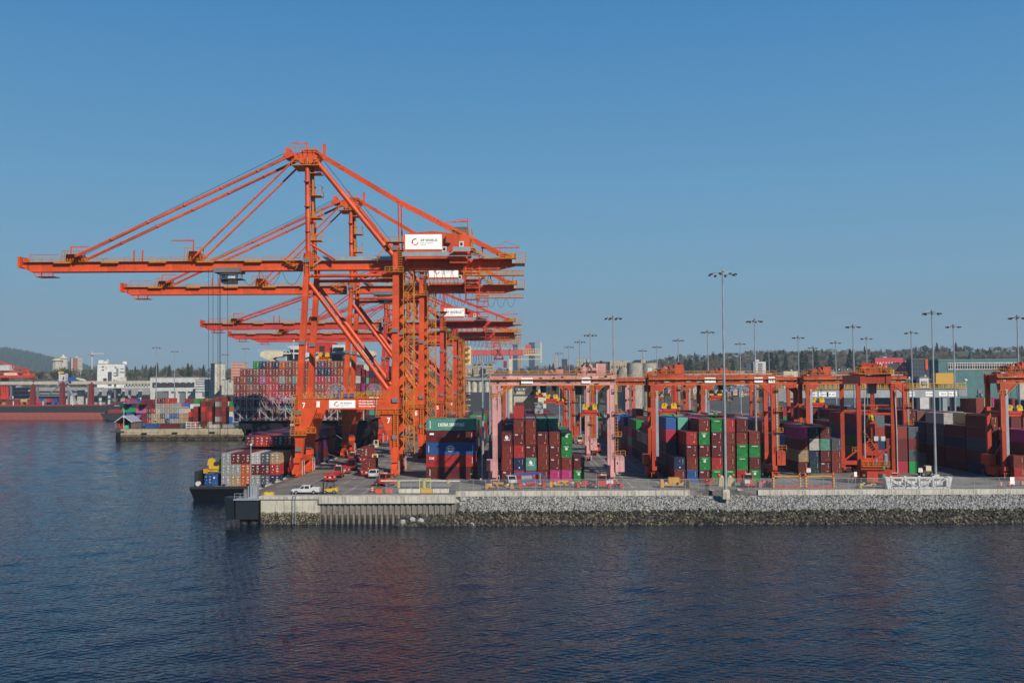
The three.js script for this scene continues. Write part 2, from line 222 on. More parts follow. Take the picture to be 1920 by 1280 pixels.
{ // steel fender box at the corner, and the mooring cabinet on it
  const t = thing('corner_fender', 'black steel fender box with angled plate at the quay corner', 'fender');
  new MB().box(-58.6, -4.6, ZC - 1.4, -53.95, -0.75, ZC + 0.9).build('fender_face', M('black fender', [0.012, 0.017, 0.022], 0.5), t);
  new MB().hex([V(-60.6, -4.9, ZC + 0.6), V(-58.9, -4.6, ZC + 1.1), V(-58.9, -4.6, ZC - 2.5), V(-60.4, -4.9, ZC - 2.5), V(-61, -0.1, ZC + 0.6), V(-58.9, -0.3, ZC + 1.1), V(-58.9, -0.3, ZC - 2.5), V(-60.8, -0.1, ZC - 2.5)]).build('fender_plate', M('black fender'), t);
  new MB().box(-59, -0.72, ZC - 3.4, -53.7, -0.45, ZC + 1.2).build('deck_plate', GALV, t);
  for (const x of [-57.2, -55.2]) new MB().tube(V(x, -7, ZC - 0.6), V(x, -4.5, ZC - 0.6), 0.9, 0.9, 12).build('support_pile', DARK, t);
  const r = new MB(); r.rail(V(-58.8, -0.45, ZC + 1), V(-56.5, -0.45, ZC + 1), 1.1, 0.07, 1.2); r.build('guard_rail', GALV, t);
  const k = thing('control_cabinet', 'light grey steel cabinet standing on the quay corner', 'cabinet', [-55.6, -0.44, ZC - 1.6]);
  new MB().box(-1, 0, -0.7, 1, 2.4, 0.7).build('cabinet_body', GALV, k); new MB().box(-1.9, 0, -0.6, -1.08, 1.7, 0.5).build('side_box', STONEGREY, k); new MB().box(-0.05, 0.2, 0.71, 0.05, 2.2, 0.74).build('door_seam', STONEGREY, k);
  const n = thing('navigation_pole', 'slim grey pole with a white lamp on the quay corner', 'pole', [-55.9, -0.44, ZC - 0.5]);
  new MB().tube(V(0, 0, 0), V(0, 10.6, 0), 0.13, 0.1).build('pole', GALV, n); new MB().ball(V(0, 10.9, 0), 0.28).build('lamp', WHITE, n); new MB().tube(V(0, 11.1, 0), V(0, 12, 0), 0.04).build('aerial', STONEGREY, n); new MB().cbox(0, 0.1, 0, 0.9, 0.2, 0.9).build('base_plate', GALV, n);
}
{ // parapet wall behind the rocks, in cast lengths, with the mast gateway left open
  const gateL = W(1293, 918, -ZW).x, gateR = W(1421, 918, -ZW).x;
  const t = thing('parapet_wall', 'long low pale concrete wall along the top of the rocks', 'wall');
  for (let x = -14; x < 212; x += 6.05) { const e = x + 6; if (e < gateL || x > gateR) { const b = new MB(), dz = rr(-0.02, 0.02); b.box(x, -1.3, ZW - 0.25 + dz, e, 0.14 + rr(-0.02, 0.02), ZW + 0.4 + dz); b.build('wall_panel', CONC, t); } else if (x < gateL) new MB().box(x, -1.3, ZW - 0.25, gateL, 0.14, ZW + 0.4).build('wall_panel', CONC, t); else if (e > gateR) new MB().box(gateR, -1.3, ZW - 0.25, e, 0.14, ZW + 0.4).build('wall_panel', CONC, t); }
  new MB().prism([[gateL + 0.1, -1.2], [gateL + 5.2, -1.2], [gateL + 5.2, 0.12], [gateL + 4.6, 0.1]], ZW - 1.2, ZW - 0.4).build('gateway_wing', CONC, t);
  new MB().prism([[gateR - 4.2, -1.2], [gateR - 0.1, -1.2], [gateR - 3.9, 0.4], [gateR - 4.2, 0.4]], ZW - 1.2, ZW - 0.4).build('gateway_wing', CONC, t);
}
{ // rock slope: grey quarry stone above, dark wet boulders below
  const zt = ZW + 0.6, zb = -204.2, yt = -0.95, yb = -6.6, at = (s) => [zt + (zb - zt) * s, yt + (yb - yt) * s];
  const b = new MB(); b.quad(V(-29, yb, zb), V(230, yb, zb), V(230, yt, zt), V(-13.6, yt, zt));
  const s = struct(b.build('rock_slope', M('slope fill', [0.06, 0.058, 0.052], 0.95, { bumpMap: rockBump, bumpScale: 0.15 })));
  const ico = (r, j) => { const g = new THREE.IcosahedronGeometry(r, 0), p = g.attributes.position, m = {}; for (let i = 0; i < p.count; i++) { const k = [p.getX(i), p.getY(i), p.getZ(i)].map((v) => v.toFixed(3)).join(); m[k] ??= rr(1 - j, 1 + j); p.setXYZ(i, p.getX(i) * m[k], p.getY(i) * m[k], p.getZ(i) * m[k]); } g.computeVertexNormals(); return g; };
  const mt = new THREE.Matrix4(), q = new THREE.Quaternion(), e = new THREE.Euler(), stone = M('quarry stone', [0.33, 0.33, 0.32], 0.95), wet = M('wet rock', [0.045, 0.042, 0.033], 0.8);
  const put = (im, i, x, s0, lift, sz) => { const [z, y] = at(s0); mt.compose(V(x, y + lift, z), q.setFromEuler(e.set(rr(0, 6.3), rr(0, 6.3), rr(0, 6.3))), V(sz * rr(0.7, 1.3), sz * rr(0.6, 1), sz * rr(0.7, 1.3))); im.setMatrixAt(i, mt); };
  const A = new THREE.InstancedMesh(ico(1, 0.35), stone, 26000), B = new THREE.InstancedMesh(ico(1, 0.4), wet, 17000), col = new THREE.Color();
  for (let i = 0; i < 26000; i++) { const x = rr(-13, 228), s0 = Math.min(0.54, 0.47 * rnd() + 0.05 * (noise(x / 3, 0.5, 1000, 3) - 0.3) + 0.01); put(A, i, x, s0, rr(-0.05, 0.12), rr(0.1, 0.26)); const k = rr(0.4, 1.25); A.setColorAt(i, col.setRGB(k, k, k * rr(0.94, 1.02))); }
  for (let i = 0; i < 17000; i++) { const x = rnd() < 0.07 ? rr(-28, -12) : rr(-24, 228), s0 = rr(Math.max(0.46, x < -13 ? 0.5 + (-13 - x) * 0.03 : 0.46), 1), low = s0 < 0.56 && rnd() < 0.75; put(B, i, x, s0, rr(-0.1, 0.22), rr(0.14, 0.42)); const k = rnd() > 0.72 ? rr(1.8, 4.2) : rr(0.15, 1.2); if (low) B.setColorAt(i, col.setRGB(0.5 * k, 0.62 * k, 0.3 * k)); else B.setColorAt(i, col.setRGB(k, k * rr(0.9, 0.98), k * rr(0.72, 0.9))); }
  for (const [im, n, l] of [[A, 'quarry_stones', 'pale grey broken stones on the upper slope'], [B, 'wet_rocks', 'dark wet boulders and mussels at the waterline']]) { im.name = n; im.userData = { kind: 'stuff', label: l }; im.castShadow = im.receiveShadow = true; s.add(im); }
  const big = [ico(1, 0.3), ico(1, 0.35), ico(1, 0.3)];
  for (let i = 0; i < 70; i++) { const x = -26 + 16 * Math.pow(rnd(), 0.8), s0 = rr(Math.max(0.08, 0.72 - (x + 26) * 0.045), 0.92), [z, y] = at(s0), o = meshOf('boulder', big[i % 3], s0 < 0.38 || rnd() < 0.06 ? stone : wet, s); o.position.set(x, y + 0.15, z + 0.3); const k = rr(0.35, 0.8); o.scale.set(k * rr(0.8, 1.3), k * rr(0.7, 1), k); o.rotation.set(rr(0, 6), rr(0, 6), rr(0, 6)); }
}
{ // painted lines, rails and patched strips
  const line = M('white road paint', [0.9, 0.88, 0.84], 0.8, { map: asphaltTex }), yl = M('yellow road paint', [0.6, 0.36, 0.06], 0.8);
  const strip = (name, x, w, z0, z1, m, y = 0.006) => struct(new MB().quad(V(x - w / 2, y, z0), V(x + w / 2, y, z0), V(x + w / 2, y, z1), V(x - w / 2, y, z1)).build(name, m));
  for (const px of [556, 588, 622, 655, 690]) strip('lane_line', G(px, 919).x, 0.22, -210.5, -620, line);
  for (const x of [19.9, 21.4, 24.4, 31.4, 62, 64, 91, 93]) strip('lane_line', x, 0.3, -222, -560, line);
  strip('lane_line', -21, 0.25, -222, -520, line); strip('lane_line', -24.5, 0.25, -222, -520, line);
  const rust = M('rusty rail', [0.1, 0.05, 0.03], 0.7), rails = new MB();
  for (const x of [-56.2, -31.6]) { strip('rail_bed', x, 1.5, -212, -900, M('rail bed concrete', [0.46, 0.41, 0.34], 0.9, { map: asphaltTex }), 0.005); for (const s of [-0.42, 0.42]) rails.box(x + s - 0.09, 0.006, -900, x + s + 0.09, 0.05, -213); }
  struct(rails.build('crane_rail', rust));
  strip('concrete_strip', -52.5, 5.6, -211, -880, M('stained concrete', [0.47, 0.43, 0.37], 0.9, { map: asphaltTex }), 0.003);
  const arrow = new MB(); for (const [x, z] of [[-44.5, -226], [-37, -222], [-33.6, -219.5], [-37, -262], [-44.5, -268]]) { arrow.quad(V(x - 0.12, 0.007, z), V(x + 0.12, 0.007, z), V(x + 0.12, 0.007, z - 3), V(x - 0.12, 0.007, z - 3)); arrow.tri(V(x - 0.6, 0.007, z - 2.6), V(x + 0.6, 0.007, z - 2.6), V(x, 0.007, z - 4)); } struct(arrow.build('road_arrow', line));
  for (let i = 0; i < 9; i++) strip('crossing_bar', 26, 4.5, -232 - i * 6, -232.5 - i * 6, i % 3 ? line : yl, 0.007);
}
// ---------------------------------------------------------------- ship-to-shore cranes
function makeSTS(o) {
  const { z, num, C, by, ay, tip = -73.8, rear = 57, slant, label, d5 = false, Y = YEL } = o, ty = by + 2.5, L = 24.4, hz = 6.5;
  const t = thing('gantry_crane', label, 'gantry crane', [-56.2, 0, z], 0);
  const zz = [hz, -hz], part = (n, f, m = C, parent = t) => { const b = new MB(); f(b); return b.build(n, m, parent); };
  // running gear
  for (const x of [0, L]) {
    part('sill_beam', (b) => { b.box(x - 0.8, 3.4, -8.6, x + 0.8, 4.7, 8.6); });
    for (const s of zz) part('bogie', (b) => {
      b.hex([V(x - 0.7, 1.7, s + 3.6), V(x + 0.7, 1.7, s + 3.6), V(x + 0.7, 1.7, s - 3.6), V(x - 0.7, 1.7, s - 3.6), V(x - 0.7, 3.4, s + 1.2), V(x + 0.7, 3.4, s + 1.2), V(x + 0.7, 3.4, s - 1.2), V(x - 0.7, 3.4, s - 1.2)]);
      for (let k = -2; k < 2; k++) { const c = s + 1 + k * 2.05; b.box(x - 0.62, 0.6, c - 0.9, x + 0.62, 1.75, c + 0.9); for (const w of [-0.5, 0.5]) { b.tube(V(x - 0.72, 0.42, c + w), V(x + 0.72, 0.42, c + w), 0.42, 0.42, 10); } b.box(x + 0.62, 0.7, c - 0.4, x + 1.0, 1.5, c + 0.4); }
      b.box(x - 0.5, 0.9, Math.sign(s) * 11.2 - 0.4, x + 0.5, 1.9, Math.sign(s) * 11.2 + 0.4); b.beam(V(x, 1.4, s), V(x, 1.4, Math.sign(s) * 11), 0.5, 0.5);
    });
    for (const s of zz) for (const e of [0, -2.4]) part('guard_post', (b) => b.beam(V(x + 0.95, 0.2, s + e), V(x + 0.95, 3.7, s + e), 0.12, 0.12), WHITE);
    part('cross_beam', (b) => { b.box(x - 0.6, 16.7, -hz, x + 0.6, 19.3, hz); for (const s of [1, -1]) b.hex([V(x - 0.45, 14.2, s * 6.2), V(x + 0.45, 14.2, s * 6.2), V(x + 0.45, 16.75, s * 3.4), V(x - 0.45, 16.75, s * 3.4), V(x - 0.45, 22.4, s * 6.2), V(x + 0.45, 22.4, s * 6.2), V(x + 0.45, 19.25, s * 3.4), V(x - 0.45, 19.25, s * 3.4)]); });
    part('cross_beam', (b) => b.box(x + (x ? -0.6 : 1.5), ty, -hz, x + (x ? 0.6 : 2.7), ty + 1.8, hz));
  }
  const topW = ty + 0.5, topL = ty + 3.8;
  for (const s of zz) {
    part('leg', (b) => { b.prism([[-0.75, 4.6], [1.1, 4.6], [1.5, 9], [4.6, 16.7], [4.6, 19.4], [-0.75, 19.4]], s - 0.72, s + 0.72); b.beam(V(0.15, 19.3, s), V(2.1, topW, s), 1.35, 1.55, 1.35, 1.35); });
    part('leg', (b) => { b.prism([[L - 1, 4.6], [L + 0.85, 4.6], [L + 0.85, 19.4], [L - 4.4, 19.4], [L - 4.4, 16.7], [L - 1.5, 9]], s - 0.72, s + 0.72); b.prism([[L - 4.4, 19.3], [L + 0.8, 19.3], [L + 0.8, 22], [L - 1.2, 22.6]], s - 0.66, s + 0.66); b.beam(V(L, 19.3, s), V(L + 0.2, topL, s), 1.35, 1.9, 1.3, 1.4); });
    part('portal_beam', (b) => b.box(-0.2, 16.65, s - 0.62, L + 0.2, 19.35, s + 0.62));
    part('tie_beam', (b) => b.tube(V(2, by - 2, s), V(L, by - 2, s), 0.45, 0.45, 10));
    part('brace', (b) => b.tube(V(2.6, by - 3.9, s), V(L - 1.3, 20.9, s), 0.56, 0.56, 12));
    if (s > 0) part('handrail', (b) => { for (const e of [s + 0.7, s - 0.6]) b.rail(V(1.2, 19.4, e), V(L - 2, 19.4, e), 1.3, 0.15, 1.6); b.box(0.6, 19.36, s - 0.6, L - 2, 19.48, s + 0.85); b.rail(V(L - 4.6, 15.6, s + 1.2), V(L + 1.8, 15.6, s + 1.2), 1.2, 0.11, 1.6); b.box(L - 4.6, 15.45, s + 0.73, L + 1.8, 15.6, s + 1.3); b.beam(V(L - 4.6, 15.5, s + 1.2), V(L - 4.6, 20.6, s + 1.2), 0.14); }, Y);
    for (const y of [6.2, 15.4, 33, ty - 1.2]) { const x = 0.15 + Math.max(0, y - 19) / 36 * 1.95; part('junction_box', (b) => b.box(x - 0.8, y, s + 0.7, x + 0.75, y + 1, s + 1.1), STONEGREY); part('junction_box', (b) => b.box(L - 0.75, y + 3, s + 0.75, L + 0.75, y + 4, s + 1.15), STONEGREY); }
  }
  for (const [x, y0, y1] of [[-1.2, 10.6, 16.4], [-0.4, 13.4, 20.6], [L + 0.2, 7.5, 15.5]]) part('access_ladder', (b) => { for (const w of [-0.45, 0.45]) b.beam(V(x + w, y0, hz + 1.15), V(x + w, y1, hz + 1.15), 0.14); for (let y = y0 + 0.4; y < y1; y += 0.55) b.beam(V(x - 0.45, y, hz + 1.15), V(x + 0.45, y, hz + 1.15), 0.1); }, Y);
  for (const [x0, x1, y, z0, z1] of [[-1.8, 2.2, 10.2, 0.73, 1.5], [2.2, 4.5, 10.8, 0.2, 1], [-0.9, 0.6, 13.1, 0.73, 1.4]]) part('leg_platform', (b) => { b.box(x0, y, hz + z0, x1, y + 0.22, hz + z1); b.rail(V(x0, y + 0.2, hz + z1 - 0.08), V(x1, y + 0.2, hz + z1 - 0.08), 1.25, 0.13, 1); }, Y);
  // stair tower by the landside legs
  part('stair_tower', (b) => { const x0 = L + 1.5, x1 = L + 4.1; for (const x of [x0, x1]) for (const q of [-1, 1.6]) b.beam(V(x, 4, q), V(x, by + 2, q), 0.2); let k = 0; for (let y = 5; y < by; y += 3.1, k++) { b.box(x0, y, -1, x0 + 0.7, y + 0.1, 1.6); b.box(x1 - 0.7, y, -1, x1, y + 0.1, 1.6); b.rail(V(x0, y, 1.6), V(x1, y, 1.6), 1.15, 0.16, 1.3); const q = k % 2 ? 1.1 : -0.5, a = k % 2 ? x0 : x1, c = k % 2 ? x1 : x0; b.beam(V(a, y, q), V(c, y + 3.1, q), 0.9, 0.2); b.beam(V(a, y + 1, 1.6), V(c, y + 4.1, 1.6), 0.14); b.beam(V(a, y, 1.6), V(c, y + 3.1, 1.6), 0.14); } }, Y);
  // boom and rear girder
  part('boom', (b) => { b.prism([[tip + 2.6, by], [-0.6, by], [-0.6, ty], [tip + 0.6, ty], [tip, ty - 0.9]], -1.1, 1.1); b.box(tip + 3, by - 0.02, -1.5, -0.8, by + 0.22, 1.5); });
  part('rear_girder', (b) => { b.prism([[1, by + 0.1], [rear - 6, by + 0.1], [rear - 2.4, by + 0.9], [rear - 1.4, ty - 0.4], [rear - 3.2, ty], [4.4, ty], [1, ty - 1.2]], -1.1, 1.1); b.box(1.2, by + 0.06, -1.5, rear - 6, by + 0.3, 1.5); });
  part('boom_rail', (b) => { for (const s of [1.9, -1.9]) { b.rail(V(tip + 1.2, ty, s), V(-1, ty, s), 1.15, 0.09, 2.4); b.box(tip + 1, ty - 0.02, Math.min(s, s * 0.55), -0.6, ty + 0.12, Math.max(s, s * 0.55)); } for (let x = tip + 9; x < -4; x += 12.4) b.box(x, ty - 0.4, 1.15, x + 4.4, ty - 0.03, 2.1); }, Y);
  for (const [p, q, h, t2, st] of [[V(5, ty, 1.9), V(24, ty, 1.9), 1.15, 0.07, 2.2], [V(44, ty, 3.9), V(rear - 3, ty, 3.9), 1.15, 0.1, 1.6], [V(44, ty, -3.9), V(rear - 2, ty, -3.9), 1.15, 0.1, 1.6], [V(rear - 1.9, by + 1.4, 3.9), V(rear + 0.5, by + 1.4, 3.9), 2.6, 0.12, 0.8], [V(rear + 0.4, by + 1.4, 3.9), V(rear + 0.4, by + 1.4, -3.9), 2.6, 0.12, 1.6]]) part('girder_rail', (b) => b.rail(p, q, h, t2, st), Y);
  part('rear_machine', (b) => b.box(rear - 6.5, ty + 0.02, -3.4, rear - 2, ty + 1.4, 3.4), Y);
  part('rear_deck', (b) => { b.box(44, ty - 0.12, 1.12, rear - 3, ty + 0.06, 4); b.box(44, ty - 0.12, -4, rear - 3, ty + 0.06, -1.12); }, Y);
  part('boom_stair', (b) => { for (let k = 0; k < 6; k++) b.box(-5 + k * 0.75, ty - 0.3 - k * 0.42, 1.6, -4.1 + k * 0.75, ty - 0.1 - k * 0.42, 2.4); b.rail(V(-5, ty, 2.3), V(-0.8, ty - 2.3, 2.3), 1.1, 0.1, 1); }, Y);
  part('girder_platform', (b) => { b.box(4.2, ty + 0.02, 1, 24, ty + 0.16, 2); b.box(4.6, ty - 0.1, 2, 24, ty + 0.9, 2.06); b.beam(V(1.6, ty - 2, 1.7), V(4.6, ty, 1.7), 0.9, 0.3); }, GALV);
  part('house_walkway', (b) => { b.box(26, ty + 0.35, 5.2, 43.5, ty + 0.5, 6.2); b.box(26, ty + 0.4, 6.1, 38, ty + 1.5, 6.16); b.box(39, ty + 1.6, 6.1, 43.5, ty + 2.7, 6.16); b.beam(V(37.6, ty + 0.6, 5.8), V(39.4, ty + 1.7, 5.8), 1, 0.2); }, GALV);
  part('rear_platform', (b) => b.box(rear - 3, by + 1.2, -3, rear + 0.3, by + 2.2, 3.9), GALV);
  part('hanging_walkway', (b) => { const x0 = 41.6, y = by - 1.9; b.box(x0, y, 2.2, rear, y + 0.16, 4.2); b.rail(V(x0, y, 4.2), V(rear, y, 4.2), 1.2, 0.16, 1.1); b.rail(V(x0, y + 0.2, 2.4), V(rear, y + 0.2, 2.4), 1.1, 0.13, 1.4); for (let x = x0; x <= rear; x += 2.2) b.beam(V(x, y, 3.2), V(x, by + 0.4, 3.2), 0.1); }, Y);
  part('hanging_stair', (b) => { for (const x of [42, 45.6]) for (const q of [1.5, 4.4]) b.beam(V(x, by - 8.2, q), V(x, by + 0.5, q), 0.14); for (let k = 0; k < 5; k++) { const y = by - 8 + k * 1.7; b.beam(V(42, y, 4.4), V(45.6, y + (k % 2 ? 0 : 1.2), 4.4), 0.12); b.box(42, y, 1.5, 45.6, y + 0.1, 4.4); } }, C);
  part('tip_platform', (b) => { b.box(tip + 4.2, by - 1.3, -2, tip + 9, by - 1.15, 2); b.rail(V(tip + 4.2, by - 1.3, 2), V(tip + 9, by - 1.3, 2), 1, 0.1, 1.2); for (const x of [tip + 5, tip + 8]) b.beam(V(x, by - 1.2, 0), V(x, by + 0.2, 0), 0.2); }, C); part('tip_buffer', (b) => { b.box(tip - 0.2, ty - 1.4, -2.4, tip + 0.5, ty + 1.4, 2.4); b.beam(V(tip + 3.6, ty, 3.5), V(tip + 3.6, ty + 1.8, 3.5), 0.14); b.beam(V(tip + 3.6, ty + 1.7, 3.5), V(tip + 11, ty + 1.7, 3.5), 0.14); }, C);
  for (const [x, h, l, x0, x1, k] of [[-60.5, 3.9, 4.6, -62, -57.4, 1.8], [-28.6, 5.4, -5.8, -30.2, -26.6, 2.4]]) { part('boom_davit', (b) => { b.beam(V(x, ty, 1.6), V(x, ty + h, 1.6), 0.28); b.beam(V(x, ty + h, 1.6), V(x + l, ty + h, 1.6), 0.26, 0.4, 0.2, 0.24); }); part('stay_anchor', (b) => { b.hex([V(x0, ty + 0.1, 1.2), V(x1, ty + 0.1, 1.2), V(x1, ty + 0.1, -1.2), V(x0, ty + 0.1, -1.2), V(x0 + 1, ty + k, 3.4), V(x1 - 0.6, ty + k, 3.4), V(x1 - 0.6, ty + k, -3.4), V(x0 + 1, ty + k, -3.4)]); }); part('anchor_rail', (b) => b.rail(V(x0 - 0.6, ty + 0.12, 2.2), V(x1 + 0.8, ty + 0.12, 2.2), k + 0.9, 0.16, 0.8), Y); }
  for (const x of [-42, -44.2]) part('boom_post', (b) => b.beam(V(x, ty, 1.2), V(x, ty + 3, 1.2), 0.35));
  // mast, stays
  const my = ty + 0.6;
  for (const s of [4.1, -4.1]) { part('mast', (b) => { b.tube(V(1.8, my - 1, s), V(1.1, ay - 3, s * 0.72), 0.66, 0.58, 14); b.box(0.7, my - 2.4, s - 0.8, 2.9, my + 1, s + 0.8); for (const k of [0.25, 0.5, 0.75]) { const y = my + k * (ay - 3 - my); b.tube(V(1.8 - 0.7 * k, y, s), V(1.8 - 0.7 * k, y + 0.3, s), 0.74, 0.74, 14); } }); }
  part('mast_brace', (b) => { for (const k of [0.33, 0.66]) { const y = my + k * (ay - my); b.tube(V(1.5, y, 3.8), V(1.5, y, -3.8), 0.35, 0.35, 8); } b.tube(V(2.2, my, -2.5), V(8.4, ty, -3), 0.3); b.tube(V(2.2, my + 3.5, 2.5), V(8.4, ty, 3), 0.3); });
  part('mast_ladder', (b) => { for (let k = 0; k < 4; k++) { const y = my + 4.5 + k * (ay - my - 9) / 3.4; b.box(1.6, y, -1, 4.6, y + 0.16, 2.6); b.rail(V(1.8, y, 2.6), V(4.6, y, 2.6), 1.6, 0.11, 1.3); b.rail(V(4.6, y, 2.6), V(4.6, y, -1), 2.6, 0.1, 1.8); b.box(2, y + 0.3, 0.4, 2.5, y + 5, 1); } for (const q of [0.3, 0.9]) b.beam(V(2.2, my, q), V(2.2, ay - 3, q), 0.12); b.box(-2.6, ay - 5.1, -3.6, 4.4, ay - 4.9, 4.2); b.rail(V(-2.6, ay - 4.9, 4.2), V(4.4, ay - 4.9, 4.2), 1.4, 0.12, 1.2); b.rail(V(-2.2, ay - 1.6, 3.6), V(4.2, ay - 1.6, 3.6), 1.2, 0.11, 1.2); b.rail(V(-4.8, ay - 0.9, 2), V(-1.4, ay - 0.6, 2), 1.1, 0.12, 1); b.rail(V(-1.5, my - 0.5, 4.9), V(3.8, my - 0.5, 4.9), 1.4, 0.12, 1.2); }, Y);
  part('mast_head', (b) => { b.prism([[-5.2, ay - 2.4], [-2.6, ay - 2.6], [0, ay - 4.4], [2.6, ay - 4.4], [4.2, ay - 2], [3.4, ay - 0.6], [0.4, ay - 0.6], [-1, ay - 1.6], [-5.2, ay - 1.6]], -2.9, 2.9); b.box(4.6, ay - 1.6, -0.4, 5.3, ay + 1.4, 0.4); b.beam(V(0.6, ay - 0.6, 1), V(0.6, ay + 1.6, 1), 0.36); b.beam(V(0.6, ay + 1.4, 1), V(-3.6, ay + 1.5, 1), 0.22, 0.3); b.box(-4.6, ay - 1.6, -1.5, -3.6, ay - 0.2, 2.2); });
  const jx = 24.8, jy = ty + (ay - ty) * 0.52;
  for (const s of [3.4, -3.4]) {
    part('backstay', (b) => b.tube(V(3.2, ay - 3.4, s), V(22.4, ty + 2, s * 1.35), 0.62, 0.62, 14));
    part('rear_stay', (b) => { b.beam(V(3.4, ay - 1.2, s * 0.9), V(jx, jy, s * 0.95), 0.5, 0.66); b.beam(V(jx, jy, s * 0.95), V(rear - 5, ty + 1, s * 0.95), 0.5, 0.66); b.beam(V(rear - 5.8, ty, s * 0.95), V(rear - 4.4, ty + 1.4, s * 0.95), 0.9, 0.9); });
    part('stay_post', (b) => { b.tube(V(jx, jy, s * 0.95), V(jx + 0.2, ty + 2, s), 0.2, 0.2, 8); });
    part('forestay', (b) => { b.beam(V(-2.2, ay - 2, s), V(-58.6, ty + 1.2, s), 0.5, 0.62); for (let k = 1; k < 6; k++) { const p = V(-2.2, ay - 2, s).lerp(V(-58.6, ty + 1.2, s), k / 6); b.ball(p, 0.52, 6); } });
    part('forestay', (b) => { b.beam(V(-1.8, ay - 3.2, s), V(-27.6, ty + 1.1, s), 0.36, 0.42); for (let k = 1; k < 5; k++) b.ball(V(-1.8, ay - 3.2, s).lerp(V(-27.6, ty + 1.1, s), k / 5), 0.36, 6); });
  }
  part('hoist_rope', (b) => { for (const s of [1.2, -1.2]) { b.tube(V(-4.6, ay - 1, s), V(-59, ty + 1.8, s), 0.06, 0.06, 5); b.tube(V(4.4, ay - 2.4, s), V(22.6, ty + 3.4, s), 0.05, 0.05, 5); } if (o.ropes) for (const [x, q] of o.ropes) b.tube(V(x, by + 0.5, q), V(x + 0.4, o.ropeY, q), 0.06, 0.06, 5); }, ROPE);
  // trolley, cab, cable loops
  const cx = o.trolley ?? -19;
  part('trolley', (b) => { b.box(cx - 3.8, by - 0.5, -2.6, cx + 3.2, by + 0.7, 2.6); b.box(cx - 1.6, by - 2.2, -2.4, cx + 3.4, by - 2.05, 2.8); b.rail(V(cx - 1.6, by - 2.05, 2.8), V(cx + 3.4, by - 2.05, 2.8), 1.1, 0.08, 1.2); for (const x of [cx - 1.4, cx + 3]) b.beam(V(x, by - 2.2, 0), V(x, by, 0), 0.25); }, STONEGREY);
  const cab = part('operator_cab', (b) => { b.hex([V(cx - 1.9, by - 3.2, 1.5), V(cx + 1.6, by - 3.2, 1.5), V(cx + 1.6, by - 3.2, -1.5), V(cx - 1.9, by - 3.2, -1.5), V(cx - 2.5, by - 0.4, 1.5), V(cx + 1.6, by - 0.4, 1.5), V(cx + 1.6, by - 0.4, -1.5), V(cx - 2.5, by - 0.4, -1.5)]); }, WHITE);
  part('window', (b) => { b.quad(V(cx - 2, by - 2.9, 1.53), V(cx - 0.2, by - 2.9, 1.53), V(cx - 0.2, by - 0.9, 1.53), V(cx - 2.3, by - 0.9, 1.53)); b.quad(V(cx - 1.99, by - 2.9, -1.4), V(cx - 1.99, by - 2.9, 1.4), V(cx - 2.44, by - 0.8, 1.4), V(cx - 2.44, by - 0.8, -1.4)); }, GLASS, cab);
  part('festoon_cable', (b) => { const loop = (x0, x1, sag) => { const pts = []; for (let k = 0; k <= 10; k++) { const u = k / 10; pts.push(V(x0 + (x1 - x0) * u, by - sag * 4 * u * (1 - u), 3.7)); } b.path(pts, 0.055, 5); }; for (let x = cx + 3.4, k = 0; x < -3; x += 5.4, k++) loop(x, x + 5.4, 4); for (let x = 26, k = 0; x < 40; x += 2.1, k++) loop(x, x + 2.1, 4.4); for (let x = 42; x < rear - 4; x += 3.2) { const pts = []; for (let k = 0; k <= 8; k++) { const u = k / 8; pts.push(V(x + 2.8 * u, by - 1.9 - 12 * u * (1 - u), 3.4)); } b.path(pts, 0.05, 5); } }, ROPE);
  // machinery house
  const hy = ty + 1.1, hh = slant ? 4.6 : 5.2, X0 = slant ? 23.8 : 26.3, X1 = 43.2;
  const house = part('machinery_house', (b) => { if (slant) b.prism([[X0, hy], [X1 - 3.6, hy], [X1 - 3.6, hy + 2.4], [X0 + 10, hy + hh - 0.2], [X0, hy + hh + 1.2]], -4.8, 4.8); else b.prism([[X0, hy], [X1, hy], [X1, hy + hh - 0.5], [X0 + 7.4, hy + hh + 0.7], [X0, hy + hh]], -4.8, 4.8); b.box(X0 + 0.3, ty - 0.02, -4.2, X1 - 0.6, hy + 0.02, 4.2); if (!slant) b.box(38, ty - 1.2, 1.15, 42.6, ty - 0.02, 4.6); });
  if (slant) board('sign', 8.2, 3.2, dpSign3, house, [X0 + 5.6, hy + 2.6, 4.85]); else board('sign', 9.4, 3.85, dpSign, house, [X0 + 5.1, hy + 3.1, 4.86]);
  const dr = (x, y, w, h) => { part('door', (b) => b.box(x, y, 4.81, x + w, y + h, 4.87), WHITE, house); part('window', (b) => b.box(x + w * 0.25, y + h * 0.35, 4.88, x + w * 0.75, y + h * 0.8, 4.9), GLASS, house); };
  if (slant) { dr(X0 + 9.6, hy + 0.1, 1.2, 1.5); dr(X0 + 13.3, hy + 0.7, 1.1, 1.4); } else { dr(X0 + 9.8, hy + 0.3, 1.2, 1.6); dr(X0 + 14.2, hy + 1.5, 1.2, 1.7); }
  part('vent', (b) => { b.box(X0 + 10.6, hy + 2.6, 4.8, X0 + 10.9, hy + 4.3, 5.5); b.box(X0 + 10.6, hy + 2.5, 4.8, X0 + 12, hy + 2.8, 5.6); }, DARK, house);
